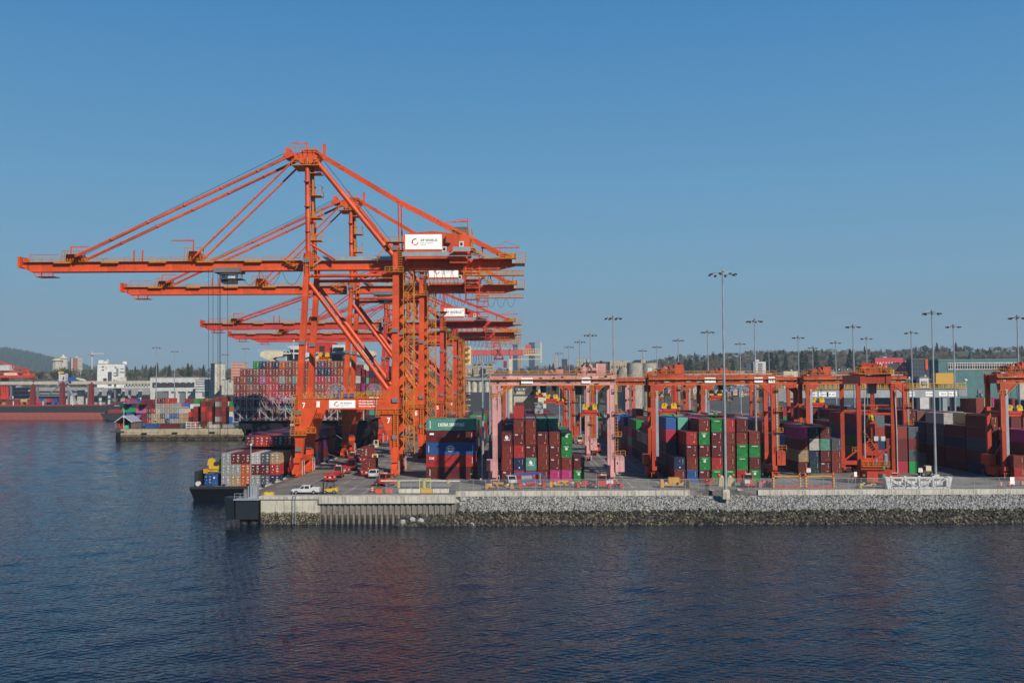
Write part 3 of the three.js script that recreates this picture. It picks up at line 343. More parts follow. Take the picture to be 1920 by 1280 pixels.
  if (!slant) {
    part('roof_unit', (b) => { b.box(38.6, hy + hh - 0.2, -2.6, 42.6, hy + hh + 2, 3); for (let k = 0; k < 9; k++) b.box(38.7 + k * 0.44, hy + hh + 0.1, 3.01, 38.95 + k * 0.44, hy + hh + 1.9, 3.12); }, M('grey green unit', [0.12, 0.115, 0.09], 0.8), house);
    part('roof_rail', (b) => { b.rail(V(37, hy + hh - 0.1, 4.7), V(43.2, hy + hh - 0.5, 4.7), 1.2, 0.11, 1.2); b.rail(V(43.6, hy + 1.5, 4.9), V(43.6, hy + 1.5, -4), 5, 0.12, 2); b.rail(V(X0, hy + hh, -4.7), V(X0 + 8, hy + hh + 0.7, -4.7), 1.2, 0.06, 2); b.box(43.2, hy + 1.3, -4, 44.6, hy + 1.5, 5); for (let k = 0; k < 5; k++) b.box(43.4 + k * 0.7, hy + 0.9 - k * 0.42, 3.6, 44.2 + k * 0.7, hy + 1.1 - k * 0.42, 4.8); b.rail(V(43.6, hy + 1.2, 4.8), V(47, ty, 4.8), 1.2, 0.1, 1); }, Y, house);
    part('roof_davit', (b) => { b.beam(V(42.6, hy + hh, 2), V(42.6, hy + hh + 4.4, 2), 0.28); b.beam(V(42.6, hy + hh + 3.6, 2), V(37, hy + hh + 3.3, 2), 0.3, 0.4, 0.22, 0.22); b.beam(V(42.6, hy + hh + 4.3, 2), V(39, hy + hh + 3.8, 2), 0.12); }, C, house);
  }
  part('rear_davit', (b) => { b.beam(V(46.4, ty, 2), V(46.4, ty + 3.6, 2), 0.26); b.beam(V(50.8, ty, -2), V(50.8, ty + 3.4, -2), 0.26); b.beam(V(46, ty + 2.9, 2), V(rear - 1, ty + 3, 2), 0.34, 0.3, 0.22, 0.3); b.beam(V(50, ty + 3.2, 2), V(52.6, ty + 4.6, 2), 0.12); b.beam(V(52.6, ty + 4.6, 2), V(rear - 1.4, ty + 3.2, 2), 0.12); });
  // landside top landing
  for (const y of [ty - 3.8, ty + 3.8]) part('leg_landing', (b) => { b.box(L - 2.4, y, hz - 1.6, L + 2.2, y + 0.14, hz + 1.6); b.rail(V(L - 2.4, y, hz + 1.6), V(L + 2.2, y, hz + 1.6), 1.3, 0.14, 1.1); }, Y); part('leg_ladder', (b) => { for (let y = ty - 3.6; y < ty + 3; y += 0.6) b.box(L + 1, y, hz + 0.7, L + 1.9, y + 0.15, hz + 1.2); b.rail(V(1.8, ty - 4.2, hz + 1), V(4.8, ty - 4.2, hz + 1), 4.2, 0.12, 1.1); b.rail(V(L - 4.6, ty - 1, hz), V(L - 1.4, ty + 3.6, hz), 1.2, 0.12, 1); }, Y);
  // cable reel
  part('cable_reel', (b) => { const c = V(9, 20.9, 4), r = 2.35; for (let k = 0; k < 28; k++) { const a = k / 28 * 2 * Math.PI, q = (k + 1) / 28 * 2 * Math.PI, f = (w, d) => V(c.x + Math.cos(w) * r, c.y + Math.sin(w) * r, c.z + d); for (const d of [-0.25, 0.25]) { b.beam(f(a, d), f(q, d), 0.07); b.beam(V(c.x, c.y, c.z + d * 0.5), f(a, d), 0.07); } } b.tube(V(c.x, c.y, c.z - 0.5), V(c.x, c.y, c.z + 0.6), 0.5, 0.5, 12); }, GALV);
  part('reel_motor', (b) => { b.box(8.4, 19.4, 3.2, 9.7, 21.4, 4.3); b.box(11.2, 19.4, 3, 13.4, 20.6, 4.6); }, BLUEP);
  // signs and numbers
  if (!d5) { board('sign', 2.7, 1.5, zpmc, t, [4.1, 18, hz + 0.66]); board('sign', 6.6, 1.95, dpSign2, t, [11.1, 18, hz + 0.66]); board('lettering', 6.4, 2, loadText, t, [18.4, 18.1, hz + 0.635], [0, 0, 0], 0, decal); }
  board('number', 1.5, 1.9, plate(num), t, [1.4, 17.8, hz + 0.735], [0, 0, 0], 0, decal); board('number', 1.6, 2, plate(num), t, [L - 1.6, 13.9, hz + 0.735], [0, 0, 0], 0, decal);
  return t;
}
makeSTS({ z: -262, num: '7', C: ORANGE, by: 52.5, ay: 84.4, label: 'nearest and tallest orange quay crane, numbered 7, white signboard on its house', ropes: [[-24.6, 1.6], [-23.6, 1.2], [-22.6, -1.2], [-21.6, 1.4], [-20.6, -1.6], [-22.2, 1.6]], ropeY: 3.9, trolley: -19.4 });
makeSTS({ z: -328.7, num: '6', C: paint('crane orange paint'), by: 52.5, ay: 84.4, label: 'tall orange quay crane numbered 6, directly behind the nearest one', trolley: 12 });
makeSTS({ z: -411, num: '5', C: FARRED, by: 45.8, ay: 71, slant: true, d5: true, rear: 56, label: 'lower red quay crane with slant-roofed house and wide white board, third in line', trolley: -2 });
makeSTS({ z: -492, num: '4', C: FARRED, by: 45.8, ay: 71, slant: true, d5: true, tip: -86, rear: 56, label: 'red quay crane fourth in line, its boom just below that of the third', trolley: 4 });
makeSTS({ z: -527, num: '3', C: FARRED, by: 45.8, ay: 71, slant: true, d5: true, tip: -84, rear: 56, label: 'red quay crane fifth in line, its boom the lowest over the ship', trolley: 4 });
{ // old rose-pink gantry at the far end of the row, its rear girder carried on a cream post
  const t = thing('old_gantry_crane', 'faded rose-pink crane girder on a leg at the far end of the crane row', 'gantry crane', [-34.5, 0, -600]);
  const part = (n, f, m = ROSE) => { const b = new MB(); f(b); return b.build(n, m, t); };
  for (const q of [5, -5]) part('leg', (b) => b.beam(V(0, 0, q), V(0, 62, q), 1.8, 2.2));
  part('girder', (b) => { b.box(-6, 40.4, -3, 36, 43.6, 3); b.hex([V(36, 40.8, 3), V(42, 41.6, 3), V(42, 41.6, -3), V(36, 40.8, -3), V(36, 43.6, 3), V(42, 43.2, 3), V(42, 43.2, -3), V(36, 43.6, -3)]); b.box(27.6, 38, 2, 28.6, 44.6, 3.4); });
  part('support_post', (b) => b.box(27.2, 0, 1.6, 29.2, 38, 3.6), CREAM);
  part('walkway', (b) => { b.rail(V(-4, 43.6, 3.2), V(36, 43.6, 3.2), 1.2, 0.12, 2.4); b.box(36, 40.2, -2, 46, 41, 3); b.rail(V(36, 41, 3), V(46, 41, 3), 3, 0.24, 1.4); b.rail(V(28, 37.6, 3.2), V(47, 37.6, 3.2), 0.5, 0.2, 3); for (let y = 4; y < 60; y += 3.4) b.box(2, y, 4, 4.6, y + 0.5, 6); b.box(1.4, 35, 3, 5, 46, 3.4); b.box(46, 36, 2, 46.6, 48, 3); }, M('pale yellow paint', [0.6, 0.5, 0.26], 0.7));
  part('house', (b) => { b.box(37, 43.8, -2, 40.4, 46.6, 2.6); });
  part('trolley_frame', (b) => { b.beam(V(19, 38.6, 3.4), V(22.5, 44.6, 3.4), 0.7); b.beam(V(24, 38.6, 3.4), V(20.6, 44, 3.4), 0.7); b.box(18.6, 37.8, 0, 24.2, 38.8, 3.4); b.box(24, 33, 1, 26, 37, 3); }, M('dark red paint', [0.2, 0.03, 0.03]));
  part('cable_loop', (b) => { for (let x = 2; x < 20; x += 1.5) b.path([V(x, 40.4, 3), V(x + 0.4, 35.5, 3), V(x + 1.1, 35.5, 3), V(x + 1.5, 40.4, 3)], 0.09, 4); }, ROPE);
}
// ---------------------------------------------------------------- shipping containers
const CC = { maroon: [0.165, 0.02, 0.02], rust: [0.25, 0.036, 0.022], red: [0.52, 0.035, 0.03], crimson: [0.42, 0.02, 0.05], brown: [0.2, 0.065, 0.04], green: [0.015, 0.3, 0.06], teal: [0.12, 0.4, 0.3], blue: [0.025, 0.12, 0.4], navy: [0.016, 0.035, 0.11], magenta: [0.6, 0.05, 0.25], pink: [0.5, 0.12, 0.28], white: [0.66, 0.65, 0.6], grey: [0.38, 0.4, 0.4], slate: [0.1, 0.12, 0.14], tan: [0.5, 0.36, 0.2], cream: [0.72, 0.6, 0.38], orange: [0.62, 0.14, 0.03], 'dark green': [0.012, 0.06, 0.055], 'faded maroon': [0.27, 0.055, 0.05], 'faded rust': [0.37, 0.095, 0.06], 'bright crimson': [0.56, 0.05, 0.1], 'faded red': [0.62, 0.075, 0.06], 'faded brown': [0.33, 0.13, 0.085], purple: [0.13, 0.02, 0.11], 'sky blue': [0.06, 0.3, 0.6] };  // faded and bright reds: worn paint, lightened further to offset crane shadow on stern
const cmat = (c) => M(c + ' container paint', CC[c], 0.55, { map: rustTex });
const cg = {};
function corr(b, p, u, len, y0, y1, n, depth = 0.045, pitch = 0.27) { // corrugated sheet from p along unit u, facing n
  const k = Math.max(1, Math.round(len / pitch)), w = len / k, at = (s, o, y) => p.clone().addScaledVector(u, s).addScaledVector(n, o).setY(y);
  for (let i = 0; i < k; i++) { const s = i * w, pts = [[0, 0], [0.36, 0], [0.5, -depth], [0.86, -depth], [1, 0]]; for (let j = 0; j < 4; j++) { const [a, oa] = pts[j], [c, oc] = pts[j + 1]; b.quad(at(s + a * w, oa, y0), at(s + c * w, oc, y0), at(s + c * w, oc, y1), at(s + a * w, oa, y1)); } }
}
function cgeo(L, h, end) {
  return cg[L + '/' + h + end] ??= (() => {
    const H = L / 2, w = 1.22, body = new MB(), frame = new MB(), wallb = new MB(), door = new MB(), bars = new MB();
    corr(body, V(w - 0.02, 0, H - 0.12), V(0, 0, -1), L - 0.24, 0.16, h - 0.1, V(1, 0, 0)); corr(body, V(-w + 0.02, 0, -H + 0.12), V(0, 0, 1), L - 0.24, 0.16, h - 0.1, V(-1, 0, 0));
    body.quad(V(-w, h - 0.03, H), V(w, h - 0.03, H), V(w, h - 0.03, -H), V(-w, h - 0.03, -H)); body.quad(V(w, 0.08, H), V(-w, 0.08, H), V(-w, 0.08, -H), V(w, 0.08, -H)); body.quad(V(w - 0.1, 0.1, -H + 0.04), V(-w + 0.1, 0.1, -H + 0.04), V(-w + 0.1, h - 0.1, -H + 0.04), V(w - 0.1, h - 0.1, -H + 0.04));
    for (const x of [-1, 1]) { for (const z of [-1, 1]) { frame.cbox(x * (w - 0.06), h / 2, z * (H - 0.07), 0.13, h, 0.15); } frame.cbox(x * (w - 0.045), h - 0.05, 0, 0.1, 0.1, L - 0.3); frame.cbox(x * (w - 0.045), 0.09, 0, 0.1, 0.15, L - 0.3); }
    for (const z of [-1, 1]) { frame.cbox(0, h - 0.06, z * (H - 0.06), 2 * w - 0.25, 0.12, 0.12); frame.cbox(0, 0.09, z * (H - 0.06), 2 * w - 0.25, 0.16, 0.12); }
    corr(wallb, V(-w + 0.12, 0, H - 0.03), V(1, 0, 0), 2 * w - 0.24, 0.16, h - 0.11, V(0, 0, 1), 0.05, 0.25);
    door.box(-0.545, 0.17, -0.04, 0.545, h - 0.13, 0.02); for (const y of [0.45, h * 0.5, h - 0.5]) for (const x of [-0.5, 0.5]) door.box(x - 0.05, y, 0.02, x + 0.05, y + 0.12, 0.05); for (let i = 0; i < 5; i++) door.box(-0.48, 0.32 + i * (h - 0.5) / 5, 0.02, 0.48, 0.3 + (i + 0.7) * (h - 0.5) / 5, 0.035);
    for (const x of [-0.3, 0.28]) { bars.tube(V(x, 0.1, 0.08), V(x, h - 0.06, 0.08), 0.04, 0.04, 6); bars.box(x - 0.16, h * 0.42, 0.06, x + 0.16, h * 0.42 + 0.07, 0.14); for (const y of [0.12, h - 0.2, h * 0.7]) bars.box(x - 0.07, y, 0.03, x + 0.07, y + 0.12, 0.12); }
    return { body: body.geo(), frame: frame.geo(), wall: wallb.geo(), door: door.geo(), bars: bars.geo() };
  })();
}
const endArt = (k, f) => sheet('end ' + k, 220, 256, (x, w, h) => { x.clearRect(0, 0, w, h); x.fillStyle = '#efeeea'; f(x); });
const serial = (x) => { for (let i = 0; i < 12; i++) x.fillRect(176, 34 + i * 9, 6, 6); };
const ART = {
  plain: endArt('plain', (x) => { serial(x); x.fillStyle = '#d9b13a'; x.fillRect(114, 206, 9, 13); x.fillStyle = '#e8e2d6'; x.fillRect(184, 208, 7, 11); }),
  tex: endArt('tex', (x) => { serial(x); x.font = 'bold 44px sans-serif'; x.fillText('tex', 18, 56, 70); x.fillStyle = '#e6c65a'; x.fillRect(140, 208, 34, 12); }),
  globe: endArt('globe', (x) => { serial(x); x.beginPath(); x.arc(108, 96, 40, 0, 7); x.fill(); x.globalCompositeOperation = 'destination-out'; x.beginPath(); x.arc(122, 88, 26, 0, 7); x.fill(); x.globalCompositeOperation = 'source-over'; x.beginPath(); x.arc(120, 92, 16, 0, 7); x.fill(); x.font = 'bold 30px sans-serif'; x.textAlign = 'center'; x.fillText('FLORENS', 108, 164, 132); }),
  ring: endArt('ring', (x) => { x.font = 'bold 20px sans-serif'; x.textAlign = 'center'; x.fillText('EVERGREEN', 106, 40, 120); x.beginPath(); x.arc(106, 80, 27, 0, 7); x.fill(); x.fillStyle = '#176b34'; x.beginPath(); x.arc(106, 80, 15, 0, 7); x.fill(); x.fillStyle = '#fff'; for (let i = 0; i < 4; i++) x.fillRect(99 + (i % 2) * 8, 73 + (i >> 1) * 8, 6, 6); x.fillRect(98, 214, 10, 10); }),
  line: endArt('line', (x) => { x.font = 'bold 22px sans-serif'; x.textAlign = 'center'; x.fillText('EVERGREEN', 112, 44, 126); x.fillRect(186, 204, 8, 12); }),
  dot: endArt('dot', (x) => { serial(x); x.beginPath(); x.arc(112, 206, 13, 0, 7); x.fill(); x.fillRect(108, 66, 10, 14); }),
  sticker: endArt('sticker', (x) => { serial(x); x.fillStyle = '#e8a23a'; x.fillRect(146, 192, 26, 28); x.fillStyle = '#efeeea'; x.fillRect(108, 48, 12, 12); }),
};
const doorArt = [0, 1, 2, 3].map((k) => endArt('door' + k, (x) => { let s = k * 77 + 5; const r = () => (s = (s * 16807) % 2147483647) / 2147483647; const q = (x0, y0, n, dy) => { for (let i = 0; i < n; i++) { let c = x0; while (c < x0 + 62) { const w = 4 + r() * 9; if (r() > 0.25) x.fillRect(c, y0 + i * dy, w, dy * 0.6); c += w + 3; } } }; q(128, 34, 2, 15); q(128, 84, 4, 12); q(128, 150, 3 + k % 2, 13); if (k % 2) { x.fillRect(22, 40, 54, 12); } else { x.beginPath(); x.arc(46, 50, 13, 0, 7); x.fill(); } x.fillRect(30 + 12 * k, 120, 20, 16); x.fillRect(30, 186, 14, 14); x.fillStyle = '#d8b050'; x.fillRect(150, 214, 14, 12); }));
const sideArt = (k, f) => sheet('side ' + k, 1024, 220, (x, w, h) => { x.clearRect(0, 0, w, h); x.fillStyle = '#f2f1ee'; f(x, w, h); });
const SIDE = {
  ship: sideArt('ship', (x) => { x.font = 'bold 96px sans-serif'; x.fillText('CHINA SHIPPING', 226, 150, 560); for (let i = 0; i < 4; i++) x.fillRect(52, 40 + i * 40, 22, 26); }),
  cosco: sideArt('cosco', (x) => { x.lineWidth = 9; x.strokeStyle = '#f2f1ee'; x.beginPath(); x.ellipse(490, 112, 82, 58, 0, 0, 7); x.stroke(); x.beginPath(); x.ellipse(490, 112, 40, 58, 0, 0, 7); x.stroke(); x.font = 'bold 58px sans-serif'; x.textAlign = 'center'; x.fillText('COSCO', 490, 133, 180); for (let i = 0; i < 10; i++) { x.fillRect(30, 50 + i * 13, 14, 9); x.fillRect(958, 40 + i * 13, 10, 9); } }),
  cai: sideArt('cai', (x) => { x.font = 'bold 64px sans-serif'; x.fillText('CAI', 46, 82); for (let i = 0; i < 10; i++) x.fillRect(948, 40 + i * 13, 10, 9); }),
  low: sideArt('low', (x) => { for (let i = 0; i < 8; i++) { x.fillRect(52 + i % 2 * 4, 40 + i * 17, 16, 11); x.fillRect(950, 40 + i * 16, 9, 9); } x.fillRect(920, 120, 22, 26); }),
  box: sideArt('box', (x) => { x.fillRect(60, 40, 90, 36); for (let i = 0; i < 8; i++) x.fillRect(940, 40 + i * 16, 9, 9); }),
};
function container(c, [x, y, z], o = {}) { // lettering is flat print
  const { L = 12.19, h = 2.896, turn = 0, end = 'wall', art, side, label, group } = o, g = cgeo(L, h, end), m = cmat(c);
  const t = thing('shipping_container', label, 'container', [x, y, z], turn, group);
  meshOf('body', g.body, m, t); if (o.scale) t.scale.setScalar(o.scale); meshOf('frame', g.frame, m, t);
  if (end === 'wall') meshOf('end_wall', g.wall, m, t);
  else for (const s of [-1, 1]) { const d = meshOf('door', g.door, m, t); d.position.set(s * 0.555, 0, L / 2 - 0.06); meshOf('lock_bars', g.bars, o.pale || ['white', 'grey', 'cream'].includes(c) ? GREY : m, d); }
  const a = art ?? (end === 'door' ? doorArt[Math.floor(rnd() * 4)] : ART.plain);
  if (a) board('lettering', 2.3, h - 0.1, a, t, [0, h / 2, L / 2 + (end === 'door' ? 0.02 : 0.008)], [0, 0, 0], 0, decal);
  if (side) board('lettering', L - 0.4, h - 0.3, SIDE[side], t, [1.224, h / 2, 0], [0, Math.PI / 2, 0], 0, decal);
  return t;
}
const ORD = ['zeroth', 'first', 'second', 'third', 'fourth', 'fifth', 'sixth', 'seventh', 'eighth', 'ninth', 'tenth', 'eleventh', 'twelfth', 'thirteenth', 'fourteenth', 'fifteenth', 'sixteenth', 'seventeenth', 'eighteenth', 'nineteenth', 'twentieth'];
const TIER = ['', 'bottom', 'second', 'third', 'fourth', 'fifth', 'sixth', 'seventh', 'eighth'];
const HC = 2.896, far = []; // far: the boxes that go into one mass at the end: [x, y, z, turn, length, colour]
const common = [...Array(9).fill('maroon'), ...Array(9).fill('rust'), 'brown', 'brown', 'red', 'red', 'crimson', 'navy', 'navy', 'navy', 'slate', 'slate', 'slate', 'grey', 'grey', 'white', 'blue', 'blue', 'teal', 'green', 'green', 'magenta', 'tan'];
const K = { T: ['maroon', 'tex', 'white-lettered'], R: ['rust', 'plain', ''], r: ['red', 'plain', ''], n: ['navy', 'dot', 'badge-marked'], b: ['blue', 'plain', ''], t: ['teal', 'globe', 'globe-marked'], e: ['teal', 'plain', ''], w: ['maroon', 'globe', 'globe-marked'], G: ['green', 'ring', 'ring-marked'], g: ['green', 'line', 'line-lettered'], m: ['magenta', 'plain', ''], M: ['maroon', 'plain', ''], s: ['red', 'sticker', 'stickered'], o: ['rust', 'sticker', 'stickered'], W: ['white', 'plain', ''], c: ['cream', 'plain', ''], y: ['grey', 'plain', ''], N: ['navy', 'plain', ''], d: ['dark green', 'plain', ''], a: ['tan', 'sticker', 'weathered'], B: ['sky blue', 'dot', 'badge-marked'], S: ['slate', 'plain', ''] };
function block(name, x0, pitch, front, zf, rowsBehind, solo) { // front: one string per column, bottom tier first; rowsBehind(col, row) gives a tier count
  front.forEach((s, i) => [...s].forEach((k, j) => { const [c, art, d] = K[k]; container(c, [x0 + i * pitch + rr(-0.06, 0.06), j * HC, zf - 6.1 + rr(-0.12, 0.12)], { art: ART[art], label: `${d ? d + ' ' : ''}${c} container, ${ORD[i + 1]} column, ${TIER[j + 1]} tier, front row of the ${name}`, group: 'containers stacked in the yard' }); }));
  for (let r = 1; r < 17; r++) for (let i = 0; i < front.length; i++) { const n = rowsBehind(i, r), kc = []; for (let j = 0; j < n; j++) { const c = pick(common); kc.push(c); far.push([x0 + i * pitch + rr(-0.08, 0.08), j * HC, zf - 6.1 - r * 12.75, 0, 12.19, c]); }
    if (solo) { const own = solo(i, r); if (own) for (const [j, k] of own) { far.splice(far.length - n + j, 1, null); const [c, art, d] = K[k]; container(c, [x0 + i * pitch, j * HC, zf - 6.1 - r * 12.75], { art: ART[art], label: `${d ? d + ' ' : ''}${c} container, ${ORD[r + 1]} row, ${ORD[i + 1]} column, ${TIER[j + 1]} tier, ${name}`, group: 'containers stacked in the yard' }); } } }
}
const clampT = (n) => Math.max(0, Math.min(6, Math.round(n)));
// block below the pink gantry
const nz = (i, r, s) => (hash(i, r, s) - 0.5);
block('pink gantry stack', -3.35, 2.76, ['TRRw', 'rnrTR', 'rtTRR', 'RRRT', 'mTTR', 'mRGG', 'GT'], -235, (i, r) => i === 6 ? 0 : i === 0 ? clampT(3 + 1.5 * nz(i, r, 1)) : i === 5 ? clampT(4 - r * 0.25 + nz(i, r, 2)) : clampT(5.2 - Math.max(0, r - 5) * 0.24 + 0.9 * nz(i, r >> 1, 3)), (i, r) => r === 1 && (i === 3 || i === 4) ? [[4, 'e']] : r === 1 && i === 5 ? [[3, 'S']] : null);
// block below the orange gantry numbered 12
block('gantry 12 stack', W(1275, 890, 234).x, 2.88, ['Rn', 'bRTs', 'TGTGo', 'grTTg', 'gRRRr', 'rggRM', 'GMgR'], -234, (i, r) => i === 0 ? clampT(4.6 - r * 0.12 + 1.4 * nz(i, r, 4)) : clampT(4.7 - Math.max(0, r - 3) * 0.12 + 1.3 * nz(i, r, 5)), (i, r) => i === 0 && r < 7 ? [[0, 'N'], [1, 'S'], [2, ['', 'S', 'W', 'R', 'W', 'y', 'M'][r]]] : r === 1 && i === 6 ? [[4, 'y']] : null);
// block right of it, its front set back
block('stack behind the lifting frames', W(1507, 870, 257).x, 2.8, ['MaRm', 'dNWd', 'TMeM', 'RRS'], -257, (i, r) => clampT(3.9 + 1.5 * nz(i, r, 6) - r * 0.06), (i, r) => i === 0 && r < 5 ? [[0, 'M'], [1, ['', 'R', 'N', 'M', 'R'][r]], [2, ['', 'B', 'S', 'R', 'M'][r]]] : r === 1 ? [[2, 'TBRy'[i]]] : null);
// block at the right edge
block('stack at the right edge', 114.5, 2.84, ['rR', 'TcRm', 'RMgT', 'TRRR'], -235, (i, r) => i === 0 ? clampT([0, 5, 4, 5, 4, 5, 5, 4, 4, 4][r] ?? 4) : clampT(4.6 + nz(i, r, 7)), (i, r) => i === 0 && r < 8 ? [0, 1, 2, 3].map((j) => [j, 'MRSNMNRSTMNRySMRN'[(r * 3 + j * 5) % 17]]).concat(r === 1 || r === 3 || r === 5 || r === 6 ? [[4, { 1: 'o', 3: 'W', 5: 'T', 6: 'R' }[r]]] : []) : r === 1 ? [[3, 'c'], [2, 'm']].slice(0, i === 1 ? 2 : 1) : null);
// pile of long boxes lying across the quay beside the pink gantry
{ const zc = -247.3, xc = W(846, 890, 246).x; let y = 0; [['maroon', 'low', 2.896], ['red', 'cai', 2.896], ['blue', 'cosco', 2.896], ['maroon', 'box', 2.896], ['teal', 'ship', 2.896]].forEach(([c, s, h], j) => { for (let r = 0; r < 2; r++) container(r ? pick(['rust', 'grey', 'tan', 'maroon']) : c, [xc + rr(-0.05, 0.05) + 0.1 * (j === 4), y, zc - r * 2.62], { h, turn: -Math.PI / 2, end: 'door', side: r ? null : s, label: `${r ? 'container at the back of' : c + ' container, long side showing, in'} the crosswise pile, ${TIER[j + 1]} tier`, group: 'containers piled crosswise on the quay' }); y += h + 0.02; }); }
// more rows of boxes deep in the yard and along the back
for (const [xa, n, zs, k] of [[-26, 5, -300, 3], [-10.5, 0, 0, 0], [90, 4, -262, 4], [150, 7, -250, 5], [190, 7, -270, 4]]) for (let i = 0; i < n; i++) for (let r = 0; r < 9; r++) { const q = clampT(k + 2 * nz(i + xa, r, 8)); for (let j = 0; j < q; j++) far.push([xa + i * 2.8, j * HC, zs - r * 12.75, 0, 12.19, pick(common)]); }
for (let k = 0; k < 260; k++) { const x = rr(-30, 250), z = rr(-455, -560), c = pick(common), n = Math.floor(rr(1, 4)); for (let j = 0; j < n; j++) far.push([Math.round(x / 2.8) * 2.8, j * HC, Math.round(z / 12.8) * 12.8, 0, 12.19, j ? pick(common) : c]); }
// ---------------------------------------------------------------- container ship at the quay
{
  const cx = -85.9, hw = 25.3, t = thing('container_ship', 'large black-hulled container ship seen from its stern, moored along the quay', 'ship', [cx, 0, -398]);
  const at = (px, py, d) => W(px, py, d).sub(V(cx, 0, -398));
  const ys = [-7, -5.7, -4.4, -3.2, -1.5, 1, 4, 9], sec = (w) => ys.map((y, i) => w[i]);
  const S = [[0, [0, 0, 6, 18.6, 21.4, 22.8, 23.2, hw]], [-14, [8, 15, 19, 21.6, 22.8, 23.3, hw, hw]], [-40, [19, 22, 23, hw, hw, hw, hw, hw]], [-80, [hw, hw, hw, hw, hw, hw, hw, hw]], [-250, [hw, hw, hw, hw, hw, hw, hw, hw]], [-300, [12, 14, 15, 16, 18, 20, 21, hw]], [-330, [0, 0, 0.4, 1, 2, 3, 6, 10]]];
  const hull = new MB(), red = new MB();
  for (let i = 0; i + 1 < S.length; i++) for (let j = 0; j + 1 < ys.length; j++) for (const s of [1, -1]) { const P = (k, l) => V(s * S[k][1][l], ys[l], S[k][0]), q = [P(i, j), P(i + 1, j), P(i + 1, j + 1), P(i, j + 1)], b = ys[j + 1] <= -3.1 ? red : hull; s > 0 ? b.quad(...q) : b.quad(q[1], q[0], q[3], q[2]); }
  const ops = [[461, 471], [474, 483], [487, 508], [511, 521], [524, 533], [536, 553], [600, 612], [618, 634]].map(([a, b]) => [at(a, 815, 398).x, at(b, 815, 398).x]), oy0 = at(500, 815, 398).y, oy1 = at(500, 804, 398).y;
  for (let j = 0; j + 2 < ys.length; j++) { const a = S[0][1], b = ys[j + 1] <= -3.1 ? red : hull; b.quad(V(-a[j], ys[j], 0), V(a[j], ys[j], 0), V(a[j + 1], ys[j + 1], 0), V(-a[j + 1], ys[j + 1], 0)); }
  { const e = S[0][1][6], q = (x0, x1, y0, y1, z = 0) => hull.quad(V(x0, y0, z), V(x1, y0, z), V(x1, y1, z), V(x0, y1, z)); q(-e, e, 4, oy0); q(-hw, hw, oy1, 9); let x = -e; for (const [p, r] of ops) { q(x, p, oy0, oy1); x = r; } q(x, e, oy0, oy1); }
  const inn = new MB(); inn.quad(V(-22, oy0, -7), V(22, oy0, -7), V(22, oy1 + 0.5, -7), V(-22, oy1 + 0.5, -7)); inn.quad(V(-22, oy0, -0.05), V(22, oy0, -0.05), V(22, oy0, -7), V(-22, oy0, -7)); inn.quad(V(-22, oy1 + 0.3, -7), V(22, oy1 + 0.3, -7), V(22, oy1 + 0.3, -0.05), V(-22, oy1 + 0.3, -0.05)); inn.build('mooring_deck', GREY, t);
  hull.slab([[-hw, 0], [hw, 0], [hw, -250], [21, -300], [9, -328], [-9, -328], [-21, -300], [-hw, -250]], 8.2, 8.98);
  hull.build('hull', BLACK, t); red.build('boot_topping', M('boot topping red', [0.34, 0.025, 0.03], 0.6), t);
  const strk = new MB(); for (let k = 0; k < 26; k++) { const z = rr(-16, -70), y = rr(3, 8), l = rr(2, 6); strk.quad(V(hw + 0.02, y - l, z), V(hw + 0.02, y - l, z - rr(0.3, 1.2)), V(hw + 0.02, y, z - 0.8), V(hw + 0.02, y, z)); } strk.build('brown_streak', M('brown streaks', [0.11, 0.05, 0.03], 0.9), t);  // brown streaks running down the starboard hull side
  new MB().quad(V(-18, -3.16, 0.02), V(18, -3.16, 0.02), V(20.6, -2.5, 0.02), V(-20.6, -2.5, 0.02)).build('waterline_band', M('boot topping red'), t);
  const lamp = new MB(); for (const [x, y] of [[490, 810], [497, 811], [548, 812], [625, 812]]) lamp.ball(at(x, y, 375.8), 0.45, 6); lamp.build('mooring_lamp', YELLOW, t);
  const winch = new MB(); for (let k = 0; k < 14; k++) winch.cbox(at(470 + k * 12, 811, 398).x, at(470, 811, 398).y, -1.5, 0.5, rr(0.5, 1.4), 0.6); winch.build('winch_fitting', GREY, t);
  const name = sheet('shipname', 512, 96, (x) => { x.clearRect(0, 0, 512, 96); x.fillStyle = '#e8e8e6'; x.font = 'bold 76px sans-serif'; x.fillText('BENEFACTOR', 6, 74, 500); }), port = sheet('port', 256, 64, (x) => { x.clearRect(0, 0, 256, 64); x.fillStyle = '#e0e0de'; x.font = 'bold 50px sans-serif'; x.fillText('MAJURO', 6, 48, 244); }), smoke = sheet('smoke', 512, 64, (x) => { x.clearRect(0, 0, 512, 64); x.fillStyle = '#e4e4e2'; x.font = 'bold 54px sans-serif'; x.fillText('NO SMOKING', 6, 50, 500); });
  for (const [tx, a, b, c, d] of [[name, 548, 607, 816, 828], [port, 545, 572, 832, 839], [smoke, 543, 590, 793, 800]]) { const p = at(a, d, 398), q = at(b, c, 398); board('lettering', q.x - p.x, q.y - p.y, tx, t, [(p.x + q.x) / 2, (p.y + q.y) / 2, 0.04], [0, 0, 0], 0, decal); }
  const em = new MB(), ec = at(597, 845, 398); for (const [x, y] of [[0, 0.55], [-0.7, 0], [0.7, 0], [0, -0.5], [-0.35, 0.3], [0.35, 0.3], [-0.35, -0.3], [0.35, -0.3]]) em.cbox(ec.x + x, ec.y + y, 0.04, 0.3, 0.2, 0.04); em.build('hull_mark', WHITE, t);
  // lashing bridge, one truss over the stern
  const lb = (n, f) => { const b = new MB(); f(b); return b.build(n, TRUSSGREY, t); }, zl = -9.2, xs = []; for (let k = 0; k <= 20; k++) xs.push(at(437 + k * 12.22, 780, 407).x);
